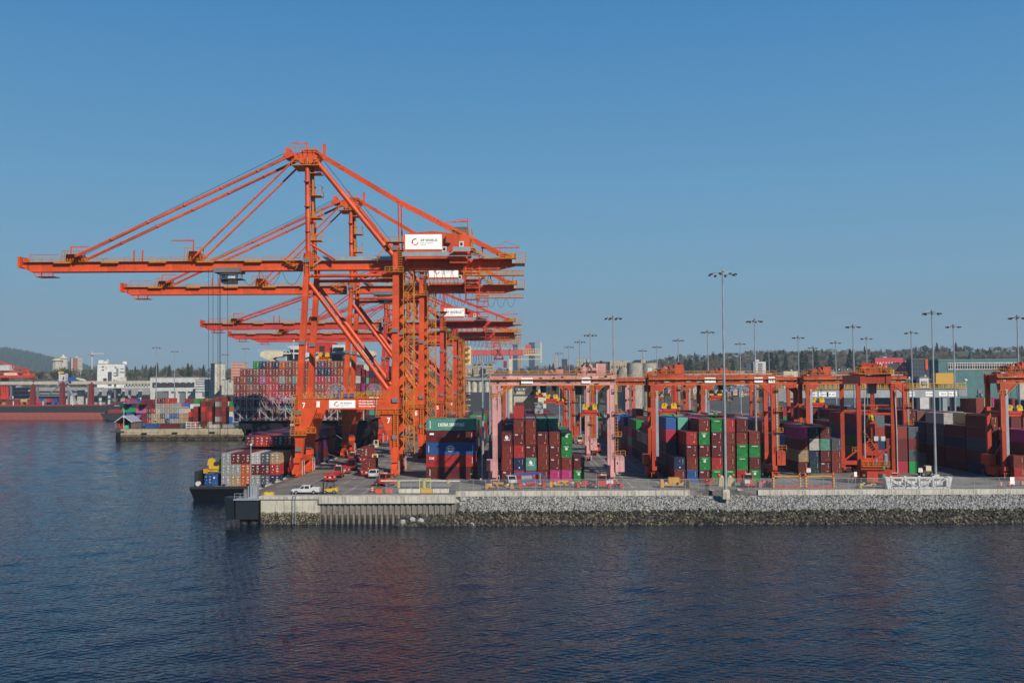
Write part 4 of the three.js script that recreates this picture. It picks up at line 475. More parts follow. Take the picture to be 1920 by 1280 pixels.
  const [y0, y1, y2, y3] = [792, 790, 767.5, 747].map((p) => at(500, p, 407).y);
  xs.forEach((x, k) => lb('lashing_post', (b) => b.beam(V(x, y0, zl), V(x, y3 + (k % 2 ? 1.4 : 1), zl), k % 2 ? 0.3 : 0.42)));
  for (const [y, h] of [[y1, 0.4], [y2, 0.5], [y3, 0.75]]) lb('lashing_beam', (b) => b.beam(V(xs[0] - 0.4, y, zl + 0.25), V(xs[20] + 0.4, y, zl + 0.25), 0.4, h * 0.8));
  for (let k = 0; k < 20; k++) { const up = k % 4 === 0 || k % 4 === 3; if (k % 2 === 0) { lb('lashing_brace', (b) => b.beam(V(xs[k], up ? y2 : y1, zl + 0.1), V(xs[k + 2] ?? xs[20], up ? y1 : y2, zl + 0.1), 0.3)); lb('lashing_brace', (b) => b.beam(V(xs[k], y3, zl + 0.1), V(xs[k + 1], y2, zl + 0.1), 0.22)); } }
  lb('lashing_rail', (b) => { for (const y of [y2 + 1.1, y1 + 1.1, y2 + 0.6]) b.beam(V(xs[0], y, zl + 0.4), V(xs[20], y, zl + 0.4), 0.09); });
  // accommodation
  const D = 452, zb = -(D - 398), Q = (n, m, a, b, c, d, z0 = 0, z1 = -8) => { const p = at(a, d, D), q = at(b, c, D); return new MB().box(p.x, p.y, zb + z1, q.x, q.y, zb + z0).build(n, m, t); };
  const wing = (pts, n) => new MB().prism(pts.map(([x, y]) => { const p = at(x, y, D); return [p.x, p.y]; }), zb - 6, zb).build(n, CREAM, t);
  wing([[487, 667], [500, 674], [507, 674], [514, 670], [535, 667], [535, 658], [500, 657], [488, 660]].map((k) => k).reverse().reverse(), 'bridge_wing'); wing([[503, 674.5], [509, 678.5], [516, 676.8], [510, 672.5]], 'wing_strut');
  wing([[655, 667], [676, 670], [683, 674], [690, 674], [703, 666], [702, 659], [690, 656], [655, 658]], 'bridge_wing'); wing([[674, 672], [681, 677], [687, 677], [684, 672]], 'wing_strut');
  Q('bridge_deck', WHITE, 533, 660, 660.5, 664, 1, -9); Q('bridge_house', CREAM, 535, 658, 664, 700, 0, -14); Q('bridge_window', GLASS, 538.5, 562, 664.5, 676, 0.3, 0); Q('bridge_window', GLASS, 622, 640, 665, 676, 0.3, 0); Q('upper_deck', WHITE, 540, 600, 676, 677.5, 2, -4);
  Q('monkey_island', WHITE, 541, 572, 648, 655, -1, -8); Q('wheelhouse_window', GLASS, 543, 562, 655, 660, -0.5, -7); Q('wheelhouse', WHITE, 622, 646, 646, 660, -1, -8); Q('wheelhouse_window', GLASS, 625, 644, 651, 656, 0, -1);
  Q('funnel', REDP, 572, 622, 641, 660.6, -3, -14); Q('funnel_vent', DARK, 596, 606, 648, 659, -2.9, -3); Q('white_casing', WHITE, 571, 601, 660.6, 690, 1.4, -12);
  const ms = new MB(), pm = (x, y, z = 3) => at(x, y, D).setZ(zb + z); ms.tube(pm(553, 677), pm(553, 641), 0.3, 0.18); ms.ball(pm(553, 640), 0.5); ms.beam(pm(548, 650), pm(558, 650), 0.2); ms.beam(pm(540, 648), pm(548, 655), 0.25); ms.tube(pm(488, 660), pm(488, 655), 0.12); for (let x = 490; x < 536; x += 5) ms.beam(pm(x, 658, 0), pm(x, 655.4, 0), 0.1); ms.beam(pm(490, 655.4, 0), pm(536, 655.4, 0), 0.1); ms.build('signal_mast', WHITE, t);
  const rope = new MB(); for (const [a, b] of [[[497, 811], [640, 850]], [[625, 812], [690, 846]], [[490, 811], [540, 832]]]) rope.tube(at(...a, 375.5), G(b[0], b[1] + 12).sub(V(cx, -0.4, -398)), 0.09, 0.09, 5); rope.build('mooring_line', M('pale rope', [0.4, 0.4, 0.33], 0.9), t);
}
{ // the stern bay of boxes on deck
  const top = [6, 7, 7, 8, 8, 8, 8, 8, 8, 8, 8, 8, 8, 8, 8, 8, 8, 7, 7], base = 8.4, x0 = W(443.3, 720, 410).x, L = '_';
  const rows = { 8: '___gnMnOOoMMMpMMy', 7: '_MMMMMMRMRMRMnnMRRM', 6: '_RSMPCoyReMRCCRCRgW', 5: 'MMoMMrCMMMMRoRrMMRM', 4: 'MMRoMrCCrMRrRMCeMMR' };
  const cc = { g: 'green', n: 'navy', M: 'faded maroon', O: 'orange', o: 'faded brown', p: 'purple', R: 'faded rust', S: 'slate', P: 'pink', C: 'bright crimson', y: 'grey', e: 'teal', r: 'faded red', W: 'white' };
  rows[8] = '___gnMnOooMMMpMoMyM'; 
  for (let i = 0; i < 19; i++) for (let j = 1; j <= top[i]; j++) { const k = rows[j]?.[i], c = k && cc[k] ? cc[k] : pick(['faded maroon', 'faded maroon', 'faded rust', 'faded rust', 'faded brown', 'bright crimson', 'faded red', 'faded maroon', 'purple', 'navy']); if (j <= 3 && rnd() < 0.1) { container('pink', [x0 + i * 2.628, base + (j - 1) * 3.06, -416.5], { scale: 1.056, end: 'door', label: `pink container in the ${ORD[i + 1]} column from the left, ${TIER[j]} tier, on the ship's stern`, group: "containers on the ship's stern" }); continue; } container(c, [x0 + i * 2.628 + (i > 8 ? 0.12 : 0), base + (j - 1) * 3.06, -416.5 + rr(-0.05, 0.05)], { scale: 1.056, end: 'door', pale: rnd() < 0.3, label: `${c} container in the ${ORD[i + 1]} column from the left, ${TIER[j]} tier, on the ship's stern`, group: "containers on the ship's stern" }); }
  for (let r = 1; r < 16; r++) if (r < 2 || r > 4) for (let i = 0; i < 19; i++) for (let j = 1; j <= (r === 1 ? 7 : 8); j++) if (i > 15 || j > 6) far.push([x0 + i * 2.628 + 0.1, base + (j - 1) * 3.06, -416.5 - r * 13.6, 0, 12.19, pick(common)]);
}
// ---------------------------------------------------------------- loaded barge in front of the ship
{
  const t = thing('container_barge', 'low black barge loaded with containers, moored at the quay corner', 'barge', [-71.4, SEA, -293]), y = 3;
  new MB().hex([V(-10, -1.5, 39), V(10.6, -1.5, 39), V(10.6, -1.5, -42), V(-10, -1.5, -42), V(-11.2, y, 41), V(10.8, y, 41), V(10.8, y, -43), V(-11.2, y, -43)]).build('hull', BLACK, t);
  new MB().box(-10.4, y, -42, 10.2, y + 0.12, 37).build('deck', M('worn deck', [0.3, 0.2, 0.12], 0.9, { map: rustTex }), t);
  new MB().box(-11.1, y - 0.1, 40.4, 10.7, y + 0.5, 41.1).build('bulwark', DARK, t);
  const b = new MB(); for (const x of [-9.6, -3, 3, 8.6]) { b.tube(V(x, y, 39.6), V(x, y + 1, 39.6), 0.3); b.tube(V(x - 0.5, y + 0.8, 39.6), V(x + 0.5, y + 0.8, 39.6), 0.14); } b.build('bollard', DARK, t); new MB().tube(V(-9.4, y + 1.1, 40), V(-9.4, y + 1.1, 39.2), 0.6, 0.6, 12).build('fairlead', WHITE, t);
  new MB().box(-10.9, y, 32, -9.9, y + 4, 38).build('side_post', DARK, t);
}
{
  const y = SEA + 3.14, xc = W(424.4, 900, 257).x, rowsB = ['yaOyS N', 'yyORMr', 'yrMySa'], cols = [['grey', 'grey', 'grey'], ['tan', 'grey', 'maroon'], ['orange', 'orange', 'maroon'], ['grey', 'maroon', 'white'], ['slate', 'maroon', 'slate'], ['navy', 'red', 'tan']];
  cols.forEach((s, i) => s.forEach((c, j) => container(c, [xc + i * 2.48 - 0.0, y + j * 2.76, -256.5 - 6.1], { h: 2.74, end: 'door', label: `${c} container in the ${ORD[i + 2]} column, ${TIER[j + 1]} tier, on the front row of the barge`, group: 'containers on the barge' })));
  container('maroon', [xc - 2.48, y + 5.52, -256.5 - 18.9], { h: 2.74, end: 'door', label: 'maroon container topmost at the left of the barge, above the yellow spreader', group: 'containers on the barge' });
  container('blue', [xc - 3.5, y, -259.6], { L: 6.06, h: 2.9, turn: -0.38, end: 'door', side: 'box', label: 'short blue container turned askew at the front left of the barge', group: 'containers on the barge' });
  for (let r = 1; r < 6; r++) for (let i = -1; i < 6; i++) { const n = i < 0 ? (r === 1 ? 2 : 3) : r === 1 ? 4 : 4; for (let j = 0; j < n; j++) { const top4 = r === 1 && j === 3 && i >= 0 && i < 6; if (top4) { const c = ['maroon', 'red', 'red', 'dark green', 'maroon', 'maroon'][i]; container(c, [xc + i * 2.48 + 2.7, y + 9.2, -256.5 - 6.1 - 12.8], { h: 2.74, end: 'door', label: `${c} container in the ${ORD[i + 1]} column of the raised second row on the barge`, group: 'containers on the barge' }); } else far.push([xc + i * 2.48, y + j * 2.76 + (j === 3 ? 0.9 : 0), -256.5 - 6.1 - r * 12.8, 0, 12.19, pick(['maroon', 'maroon', 'maroon', 'slate', 'navy', 'purple'])]); } }  // rear boxes keep to dark colours, standing in for crane shade on their sides
}
function spreader(label, pos, turn = 0, col = YEL, L = 6, head = true) { // hoist head block over a telescopic frame
  const t = thing('spreader', label, 'spreader', pos, turn, undefined);
  new MB().box(-L / 2, 0, -0.5, L / 2, 0.55, 0.5).build('frame', col, t);
  for (const s of [-1, 1]) new MB().box(s * L / 2 - 0.35, -0.25, -1.2, s * L / 2 + 0.35, 0.6, 1.2).build('end_beam', col, t);
  if (head) { const b = new MB(); b.box(-1.5, 0.55, -0.7, 1.5, 1.3, 0.7); b.build('head_block', REDP, t); const w = new MB(); for (const x of [-1.1, 1.1]) { w.tube(V(x, 2, -0.3), V(x, 2, 0.35), 0.75, 0.75, 12); } w.box(-1.9, 1.3, -0.4, 1.9, 1.7, 0.4); w.build('sheave', YELLOW, t); const k = new MB(); k.box(-0.4, 1.2, 0.4, 0.4, 2, 0.75); k.build('motor', DARK, t); }
  return t;
}
{ const p = W(401, 884, 257.4); const s = spreader('yellow spreader hanging low over the blue container on the barge', [p.x + 0.3, p.y - 0.1, p.z - 1.5], 0, paint('amber paint', [0.72, 0.36, 0.02]), 4.2); s.scale.setScalar(1.25); s.getObjectByName('head_block').material = YELLOW; }
spreader('yellow spreader hung from the second tall crane, in front of the ship bridge', [...(() => { const p = W(607, 676, 330); return [p.x, p.y, p.z]; })()], 0, paint('amber paint'), 4);
const OFFWHITE = paint('conduit white', [0.6, 0.58, 0.54]);
// ---------------------------------------------------------------- yard gantries on tyres
function makeRTG(o) {
  const { x, z, turn = 0, C, S = 13.7, tx, drop, label, signs = [], num, Y = YEL, box = C, grey = GALV } = o, t = thing('yard_gantry', label, 'gantry crane', [x, 0, z], turn, o.group), wb = 3.7, gw = 2.8, y0 = 22.4, y1 = 24.6;
  const part = (n, f, m = C, p = t) => { const b = new MB(); f(b); return b.build(n, m, p); };
  for (const s of [-1, 1]) {
    const X = s * S;
    part('sill_beam', (b) => b.box(X - 0.55, 2.1, -wb - 1.2, X + 0.55, 3.1, wb + 1.2));
    for (const q of [-1, 1]) {
      part('leg', (b) => { b.beam(V(X, 3, q * wb), V(X, y0 + 0.1, q * wb), 0.95, 0.95); if (q > 0 && grey) b.prism([[X - s * 0.4, y0 + 0.05], [X - s * 0.4, y0 - 2.6], [X - s * 3.4, y0 + 0.05]], q * wb - 0.35, q * wb + 0.35); });
      if (q > 0 && grey) part('cable_duct', (b) => { b.box(X + 0.5, 5.4, q * wb - 0.3, X + 1.15, y0 - 1.4, q * wb + 0.5); }, grey);
      part('wheel_bogie', (b) => { b.box(X - 0.5, 0.75, q * (wb - 0.4) - 1.5, X + 0.5, 1.5, q * (wb - 0.4) + 1.5); b.hex([V(X - 0.45, 1.4, q * wb - 0.4 + 0.9), V(X + 0.45, 1.4, q * wb - 0.4 + 0.9), V(X + 0.45, 1.4, q * wb - 1.2), V(X - 0.45, 1.4, q * wb - 1.2), V(X - 0.45, 2.2, q * wb + 0.6), V(X + 0.45, 2.2, q * wb + 0.6), V(X + 0.45, 2.2, q * wb - 0.9), V(X - 0.45, 2.2, q * wb - 0.9)]); b.box(X - 0.9, 1.5, q * wb + q * 1.3 - 0.2, X + 0.9, 1.7, q * wb + q * 1.3 + 0.2); for (const w of [-0.8, 0.8]) b.beam(V(X + w, 0.3, q * (wb + 1.9)), V(X + w, 1.7, q * (wb + 1.7)), 0.14); });
      for (const w of [-0.85, 0.85]) part('wheel', (b) => { const c = q * (wb - 0.4) + w; for (const e of [-0.5, 0.1]) b.tube(V(X + e, 0.72, c), V(X + e + 0.42, 0.72, c), 0.72, 0.72, 14); }, RUBBER);
    }
    part('leg_brace', (b) => { if (grey) b.beam(V(X, 3.1, -wb + 0.3), V(X, 8.6, wb - 0.4), 0.4); b.box(X - 0.4, 15.4, -wb + 0.4, X + 0.4, 15.9, wb - 0.4); });
    part('end_beam', (b) => b.box(X - 0.7, y0 + 0.12, -wb + 0.5, X + 0.7, y1 - 0.2, wb - 0.5));
  }
  const gx = S + (o.over ?? 1);
  for (const q of [-1, 1]) part('girder', (b) => b.box(-gx, y0, q * gw - 0.55, gx, y1, q * gw + 0.55));
  part('girder_rail', (b) => { for (const q of [-1, 1]) b.rail(V(-gx, y1, q * (gw + 0.7)), V(gx, y1, q * (gw + 0.7)), 1.1, 0.07, 2.2); b.box(-gx, y1 - 0.9, gw + 0.57, gx, y1 - 0.72, gw + 1.2); b.box(-gx, y0 - 0.02, gw + 0.57, gx, y0 + 0.14, gw + 0.75); for (let k = -gx + 1; k < gx; k += 2.6) b.box(k, y0 + 0.5, gw + 0.57, k + 0.16, y1 - 0.3, gw + 0.66); }, Y);
  part('girder_pipe', (b) => { b.tube(V(-gx + 1, y1 + 0.25, gw + 0.4), V(gx - 1, y1 + 0.25, gw + 0.4), 0.16); for (let k = -gx + 1.7; k < gx; k += 2.6) b.cbox(k, (y0 + y1) / 2 + rr(-0.5, 0.5), gw + 0.6, rr(0.5, 1.3), 0.34, 0.12); }, grey ?? STONEGREY);
  part('dark_fitting', (b) => { for (let k = 0; k < 16; k++) b.cbox(rr(-gx, gx), rr(y0 + 0.3, y1 - 0.2), gw + 0.6, rr(0.3, 1), rr(0.2, 0.4), 0.14); }, DARK);
  // trolley
  part('trolley', (b) => { b.box(tx - 3.2, y1 + 0.1, -wb - 0.6, tx + 3.2, y1 + 0.5, gw + 0.6); b.tube(V(tx - 1.6, y1 + 1.3, -2), V(tx - 1.6, y1 + 1.3, 2.4), 0.8, 0.8, 12); b.tube(V(tx + 0.6, y1 + 1.2, -1.6), V(tx + 0.6, y1 + 1.2, 2.2), 0.6, 0.6, 12); b.box(tx - 0.5, y1 + 0.5, 1.8, tx + 0.3, y1 + 2.4, 2.6); b.beam(V(tx - 2.9, y1 + 0.5, 3), V(tx - 1.2, y1 + 2.6, 3), 0.22); b.beam(V(tx - 0.4, y1 + 2.6, 3), V(tx + 1.4, y1 + 0.5, 3), 0.2); });
  part('trolley_house', (b) => { b.box(tx + 1.2, y1 + 0.5, -1.4, tx + 3.4, y1 + 2.7, 1.8); }, box);
  part('trolley_rail', (b) => { b.rail(V(tx - 3.2, y1 + 0.5, gw + 0.6), V(tx + 3.2, y1 + 0.5, gw + 0.6), 1.2, 0.08, 1.1); b.rail(V(tx - 3.2, y1 + 0.5, gw + 0.6), V(tx - 3.2, y1 + 0.5, -wb), 1.2, 0.08, 1.4); }, Y);
  part('trolley_motor', (b) => { b.box(tx - 2.8, y1 + 0.5, 0.6, tx - 2.1, y1 + 1.5, 1.9); b.box(tx - 0.6, y1 + 0.5, 2.8, tx + 1, y1 + 1.1, 3.4); b.ball(V(tx + 2.4, y1 + 3, 1), 0.4, 6); }, DARK);
  const c = part('operator_cab', (b) => b.hex([V(tx - 3.4, y0 - 2.2, 0.9), V(tx - 1.6, y0 - 2.2, 0.9), V(tx - 1.6, y0 - 2.2, -0.9), V(tx - 3.4, y0 - 2.2, -0.9), V(tx - 3.7, y0 + 0.2, 0.9), V(tx - 1.6, y0 + 0.2, 0.9), V(tx - 1.6, y0 + 0.2, -0.9), V(tx - 3.7, y0 + 0.2, -0.9)]), GREY);
  part('window', (b) => b.quad(V(tx - 3.3, y0 - 2, 0.93), V(tx - 2, y0 - 2, 0.93), V(tx - 2, y0 - 0.3, 0.93), V(tx - 3.5, y0 - 0.3, 0.93)), GLASS, c);
  part('hoist_rope', (b) => { for (const [a, q] of [[-1, 0.6], [1, 0.6], [-1, -0.6], [1, -0.6]]) b.tube(V(tx + a, y1, q), V(tx + a * 1.1, drop + 2, q), 0.05, 0.05, 4); }, ROPE);
  // power house, ladders
  part('power_house', (b) => { b.box(S + 0.6, 3.2, -0.2, S + 2.6, 6.6, wb + 0.9); }, box);
  part('panel_seam', (b) => { b.box(S + 1.55, 3.4, wb + 0.9, S + 1.62, 6.4, wb + 0.93); b.box(S + 0.9, 4.9, wb + 0.9, S + 1.2, 5.4, wb + 0.94); }, DARK);
  part('side_cabinet', (b) => { b.box(-S - 2, 3.2, -wb, -S - 0.6, 5.6, 1); b.box(-S - 1.5, 0.9, -2, -S - 0.6, 2.9, 2.4); }, box);
  part('ladder', (b) => { const q = wb + 0.6; for (const w of [1.5, 2.1]) b.beam(V(S + w - 0.9, 6.6, q), V(S + w - 0.9, y0 + 1, q), 0.09); for (let y = 7; y < y0; y += 0.7) b.beam(V(S + 0.6, y, q), V(S + 1.2, y, q), 0.08); b.rail(V(S + 0.6, 6.7, q + 0.6), V(S + 2.8, 6.7, q + 0.6), 1.2, 0.1, 1); for (let y = 11; y < y0; y += 5) { b.box(S + 0.5, y, q - 0.5, S + 2, y + 0.12, q + 0.7); b.rail(V(S + 0.5, y, q + 0.7), V(S + 2, y, q + 0.7), 1.1, 0.1, 0.8); } for (const s of [-1]) { b.beam(V(-S - 0.6, 12, q), V(-S - 0.6, y0, q), 0.1); b.beam(V(s * (S - 0.5), y0 - 2.8, q), V(s * (S - 3.6), y0 + 0.2, q), 0.5, 0.14); b.rail(V(s * (S + 1), y0 - 2.8, q), V(s * (S - 0.6), y0 - 2.8, q), 1.1, 0.1, 0.8); } }, Y);
  signs.forEach(([sx, s, w = 2.6]) => board('sign', w, 1.25, rtgSign(s), t, [sx, (y0 + y1) / 2, gw + 0.8]));
  if (num) board('number', 1.5, 1.5, sheet('num' + num, 128, 128, (q, w, h) => { q.fillStyle = '#e8e8e4'; q.fillRect(0, 0, w, h); q.fillStyle = '#222'; q.font = 'bold 92px sans-serif'; q.textAlign = 'center'; q.fillText(num, 64, 98); }), t, [S - 0.2, (y0 + y1) / 2, gw + 0.82]);
  if (drop) { const p = V(tx, drop, 0).applyAxisAngle(V(0, 1, 0), turn); spreader(o.sl, [x + p.x, drop, z + p.z], turn + Math.PI / 2 * 0, RTGRED, 4.2); }
  return t;
}
const DP = [[-6.6, 'DP WORLD'], [-0, 'PAY STOP', 1.2]];
makeRTG({ x: 7.1, z: -230.4, C: PINK, S: 13.1, tx: 8.6, drop: 15.6, label: 'near faded pink yard gantry astride the front stack, with a pink box on top', signs: [[-5.8, 'CENTERM'], [7.4, 'SLOW', 2]], box: PINK, sl: 'yellow headed red spreader hanging inside the near pink gantry', grey: null });
makeRTG({ x: 6.6, z: -306, C: PINK, S: 13.2, tx: 2.6, drop: 17.2, label: 'second faded pink yard gantry, directly behind the near pink one', signs: [[-5.4, 'CENTERM'], [9, 'SLOW', 2]], box: PINK, sl: 'red spreader with yellow wheels over the boxes behind the pink gantry', grey: null });
makeRTG({ x: 6.6, z: -399, C: RTGRED, S: 13.2, tx: 9, drop: 15, label: 'red yard gantry framed between the legs of the two pink gantries', sl: 'small red spreader under the framed red gantry' });
makeRTG({ x: 6.6, z: -467, C: RTGRED, S: 13.2, tx: 2, drop: 17, label: 'farthest red yard gantry seen through the pink gantries', sl: 'farthest red spreader seen through the pink gantries' });
makeRTG({ x: 45.9, z: -247, C: RTGRED, S: 14.3, tx: -10, drop: 15.4, label: 'orange-red yard gantry with a square board reading 12 on its right leg', signs: [[-0.6, 'DP WORLD'], [11.0, 'KONECRANES', 2]], num: '12', sl: 'orange spreader with yellow wheels beside the left leg of gantry 12' });
makeRTG({ x: 36.6, z: -330, C: RTGRED, S: 13.2, tx: 7, drop: 17.5, label: 'orange-red yard gantry whose left end shows between the pink gantry and gantry 12', sl: 'orange spreader hanging behind the long beam of gantry 12' });
makeRTG({ x: 66.4, z: -300, C: RTGRED, S: 13.4, tx: -9, drop: 18, label: 'orange-red yard gantry just right of gantry 12, leg behind the magenta container', sl: 'dark yellow spreader right of the leg of gantry 12' });
makeRTG({ x: 93.2, z: -287, C: RTGRED, S: 13.4, tx: -9.6, drop: 16, label: 'orange-red yard gantry behind the lamp mast, left of the sideways gantry', sl: 'yellow spreader over the blue containers behind the lamp mast' });
makeRTG({ x: 82.6, z: -244, turn: 1.396, C: RTGRED, S: 13.8, tx: -6.5, drop: 12.6, label: 'orange-red yard gantry turned sideways, showing two near legs above a red engine box', sl: 'bright red spreader inside the sideways gantry', box: RTGRED, over: 0.9, signs: [] });
{ const t = scene.getObjectByName(scene.children.filter((c) => c.userData.label?.includes('turned sideways'))[0].name), p = (n, f, m) => { const b = new MB(); f(b); return b.build(n, m, t); }, S = 13.8; p('conduit', (b) => { for (const z of [4.3, -2.6]) { b.tube(V(-S - 0.7, 2.4, z), V(-S - 0.7, 12, z), 0.13); b.tube(V(-S - 0.7, 12, z), V(-S - 0.7, 21, z * 0.94), 0.11); } b.tube(V(-S - 0.7, 2.4, 4.3), V(-S - 0.7, 2.4, -1), 0.12); }, OFFWHITE); p('engine_house', (b) => { b.box(-S - 3, 0.5, -2.6, -S - 0.6, 2.9, 2.7); }, RTGRED); p('engine_door', (b) => b.box(-S - 3.05, 0.8, -0.2, -S - 3, 2.4, 0.7), DARK); p('engine_panel', (b) => b.box(-S - 3.06, 0.9, 0.75, -S - 3, 2.4, 1.3), GREY); p('walkway', (b) => { b.box(-S - 2.4, 3.9, -3.4, -S - 0.6, 4.05, 2.4); b.rail(V(-S - 2.4, 4.05, -3.4), V(-S - 2.4, 4.05, 2.4), 1.1, 0.09, 1.2); b.rail(V(-S - 1.2, 7, -5.4), V(-S - 1.2, 7, -4.2), 1.1, 0.09, 0.7); for (let k = 0; k < 8; k++) b.box(-S - 1, 8 + k * 0.5, -0.5 - k * 0.35, -S - 0.4, 8.1 + k * 0.5, -k * 0.35); }, YEL); p('silencer', (b) => { b.tube(V(-S - 1.6, 4.2, 1.6), V(-S - 1.6, 6.2, 1.6), 0.5, 0.5, 12); b.ball(V(-S - 1.6, 6.4, 1.6), 0.5, 8); b.tube(V(-S - 1.8, 4, -0.4), V(-S - 1.8, 5.6, -0.4), 0.3, 0.3, 10); }, GREY); p('drive_box', (b) => { b.box(-S - 1.8, 4.1, -3, -S - 0.8, 5.8, -1); }, paint('crane orange paint')); p('control_box', (b) => { for (const z of [-0.6, 0.9]) b.box(-S - 0.9, 9.6, z, -S - 0.2, 10.6, z + 0.9); }, WHITE); p('cross_tube', (b) => { b.beam(V(-S, 17.6, -3.4), V(-S, 17.6, 3.4), 0.28); b.box(-S - 0.3, 6.3, -3.4, -S + 0.3, 9, 0.4); }, RTGRED); p('top_machinery', (b) => { for (let k = 0; k < 7; k++) b.box(-S + 1 + k * 1.7, 24.8, -2 + (k % 3) * 1.2, -S + 2 + k * 1.7, 25.6 + (k % 4) * 0.6, -0.8 + (k % 3) * 1.2); }, RTGRED); p('top_platform', (b) => { b.box(-S - 1.4, 24.62, -3.6, -S + 12, 24.8, 3.6); b.rail(V(-S - 1.4, 24.8, -3.6), V(-S - 1.4, 24.8, 3.6), 1.2, 0.1, 1.2); b.rail(V(-S - 1.4, 24.8, 3.6), V(-S + 12, 24.8, 3.6), 1.2, 0.1, 1.6); }, YEL); }
makeRTG({ x: 126.2, z: -241.5, C: RTGRED, S: 13.9, tx: -9.4, drop: 14.6, label: 'orange-red yard gantry at the right edge, cut by the frame', sl: 'yellow and red spreader at the right edge of the picture' });
makeRTG({ x: 78, z: -400, C: RTGRED, S: 13.2, tx: 3, drop: 0, label: 'distant orange-red yard gantry behind the row of right-hand gantries' });
for (const [x, z, c] of [[36, -470, PINK], [66, -480, ROSE]]) makeRTG({ x, z, C: c, S: 13, tx: 4, drop: 0, label: x < 50 ? 'distant pale pink yard gantry deep in the yard behind gantry 12' : 'distant rose yard gantry deep in the yard, right of the pale pink one', grey: null });
{ // grey rail gantry with yellow walkway
  const d = 345, p = (x, y) => W(x, y, d), t = thing('rail_gantry', 'long grey gantry girder with yellow walkway and white boards, behind the right-hand stacks', 'gantry crane', [0, 0, -d]), part = (n, f, m) => { const b = new MB(); f(b); return b.build(n, m, t); }, L = (x, y) => { const q = p(x, y); return [q.x, q.y]; };
  const [xa, ya] = L(1470, 746), [xb, yb] = L(1793, 728), [xc] = L(1766, 740), [xd] = L(1512, 740);
  part('girder', (b) => { b.box(xa, ya, -3, xb, yb, -1.6); b.box(xa, ya, 1.6, xb, yb, 3); }, GALV);
  part('leg', (b) => { b.beam(V(xc, 0, 2), V(xc, ya, 2), 1.5); b.beam(V(xc + 4.6, 0, -2), V(xc + 4.6, ya, -2), 1.5); }, GALV); part('leg', (b) => b.beam(V(xd, 0, 2), V(xd, ya, 2), 1.6), GALV);
  part('hoist_house', (b) => { const [a, c] = L(1455, 752), [e, f] = L(1478, 728); b.box(a, c, -2.4, e, f, 3.2); b.box(xb - 0.5, ya + 0.4, -3.2, xb + 2.4, yb + 0.4, 3.2); }, GREY);
  part('walkway', (b) => { b.rail(V(xa, yb, 3.2), V(xb + 2, yb, 3.2), 1.7, 0.2, 1.5); b.rail(V(xa, yb, -3.2), V(xb + 2, yb, -3.2), 1.7, 0.2, 1.5); b.box(xa, yb, -3.2, xb + 2, yb + 0.3, 3.4); const [e] = L(1672, 700); b.beam(V(e, yb, 0), V(e, yb + 6.5, 0), 1.4); const [g] = L(1768, 720); b.box(g - 3, yb + 1.5, -2, g + 3, yb + 5.2, 2); }, M('dull yellow paint', [0.5, 0.3, 0.05], 0.7));
  [[1700, 'CENTERM'], [1738, 'DP WORLD'], [1763, 'ABUS'], [1779, 'SWL 40t'], [1800, ''], [1519, 'DP WORLD'], [1540, 'ABUS'], [1554, 'SWL 40t']].forEach(([px, s]) => { if (s) board('sign', 3.1, 1.5, rtgSign(s), t, [p(px, 740).x, (ya + yb) / 2 - 0.3, 3.05]); });
  part('walkway_lamp', (b) => { const [e] = L(1806, 717); b.beam(V(e, yb, 2), V(e, yb + 2.4, 2), 0.16); b.ball(V(e, yb + 2.8, 2), 0.8, 8, 0.5); }, WHITE);
}
// ---------------------------------------------------------------- high lamp masts
function mast(h, wide) {
  const t = thing('lamp_mast', '', 'lamp mast'); t.userData.group = 'tall lamp masts in the yard';
  new MB().tube(V(0, 0.4, 0), V(0, h, 0), 0.34, 0.15, 12).build('pole', GALV, t); new MB().cbox(0, 0.3, 0, 1.3, 0.6, 1.3).build('base', CONC, t);
  const r = new MB(), R = wide / 2; r.tube(V(0, h - 0.7, 0), V(0, h + 0.25, 0), 0.26, 0.2, 10); for (let k = 0; k < 16; k++) { const a = k / 16 * 6.2832, c = (k + 1) / 16 * 6.2832; r.beam(V(Math.cos(a) * R, h - 0.55, Math.sin(a) * R), V(Math.cos(c) * R, h - 0.55, Math.sin(c) * R), 0.09); if (k % 4 === 0) r.beam(V(0, h, 0), V(Math.cos(a) * R, h - 0.5, Math.sin(a) * R), 0.13); } r.build('lamp_ring', GALV, t);
  for (let k = 0; k < 8; k++) { const a = (k + 0.5) / 8 * 6.2832, x = Math.cos(a) * R, z = Math.sin(a) * R, o = new MB().hex([V(-0.34, -0.62, 0.42), V(0.34, -0.62, 0.42), V(0.28, -0.4, -0.3), V(-0.28, -0.4, -0.3), V(-0.34, -0.14, 0.42), V(0.34, -0.14, 0.42), V(0.28, 0.05, -0.3), V(-0.28, 0.05, -0.3)]).build('floodlight', DARK, t); o.position.set(x, h - 0.55, z); o.scale.setScalar(0.66); o.rotation.y = Math.PI / 2 - a; }
  return t;
}
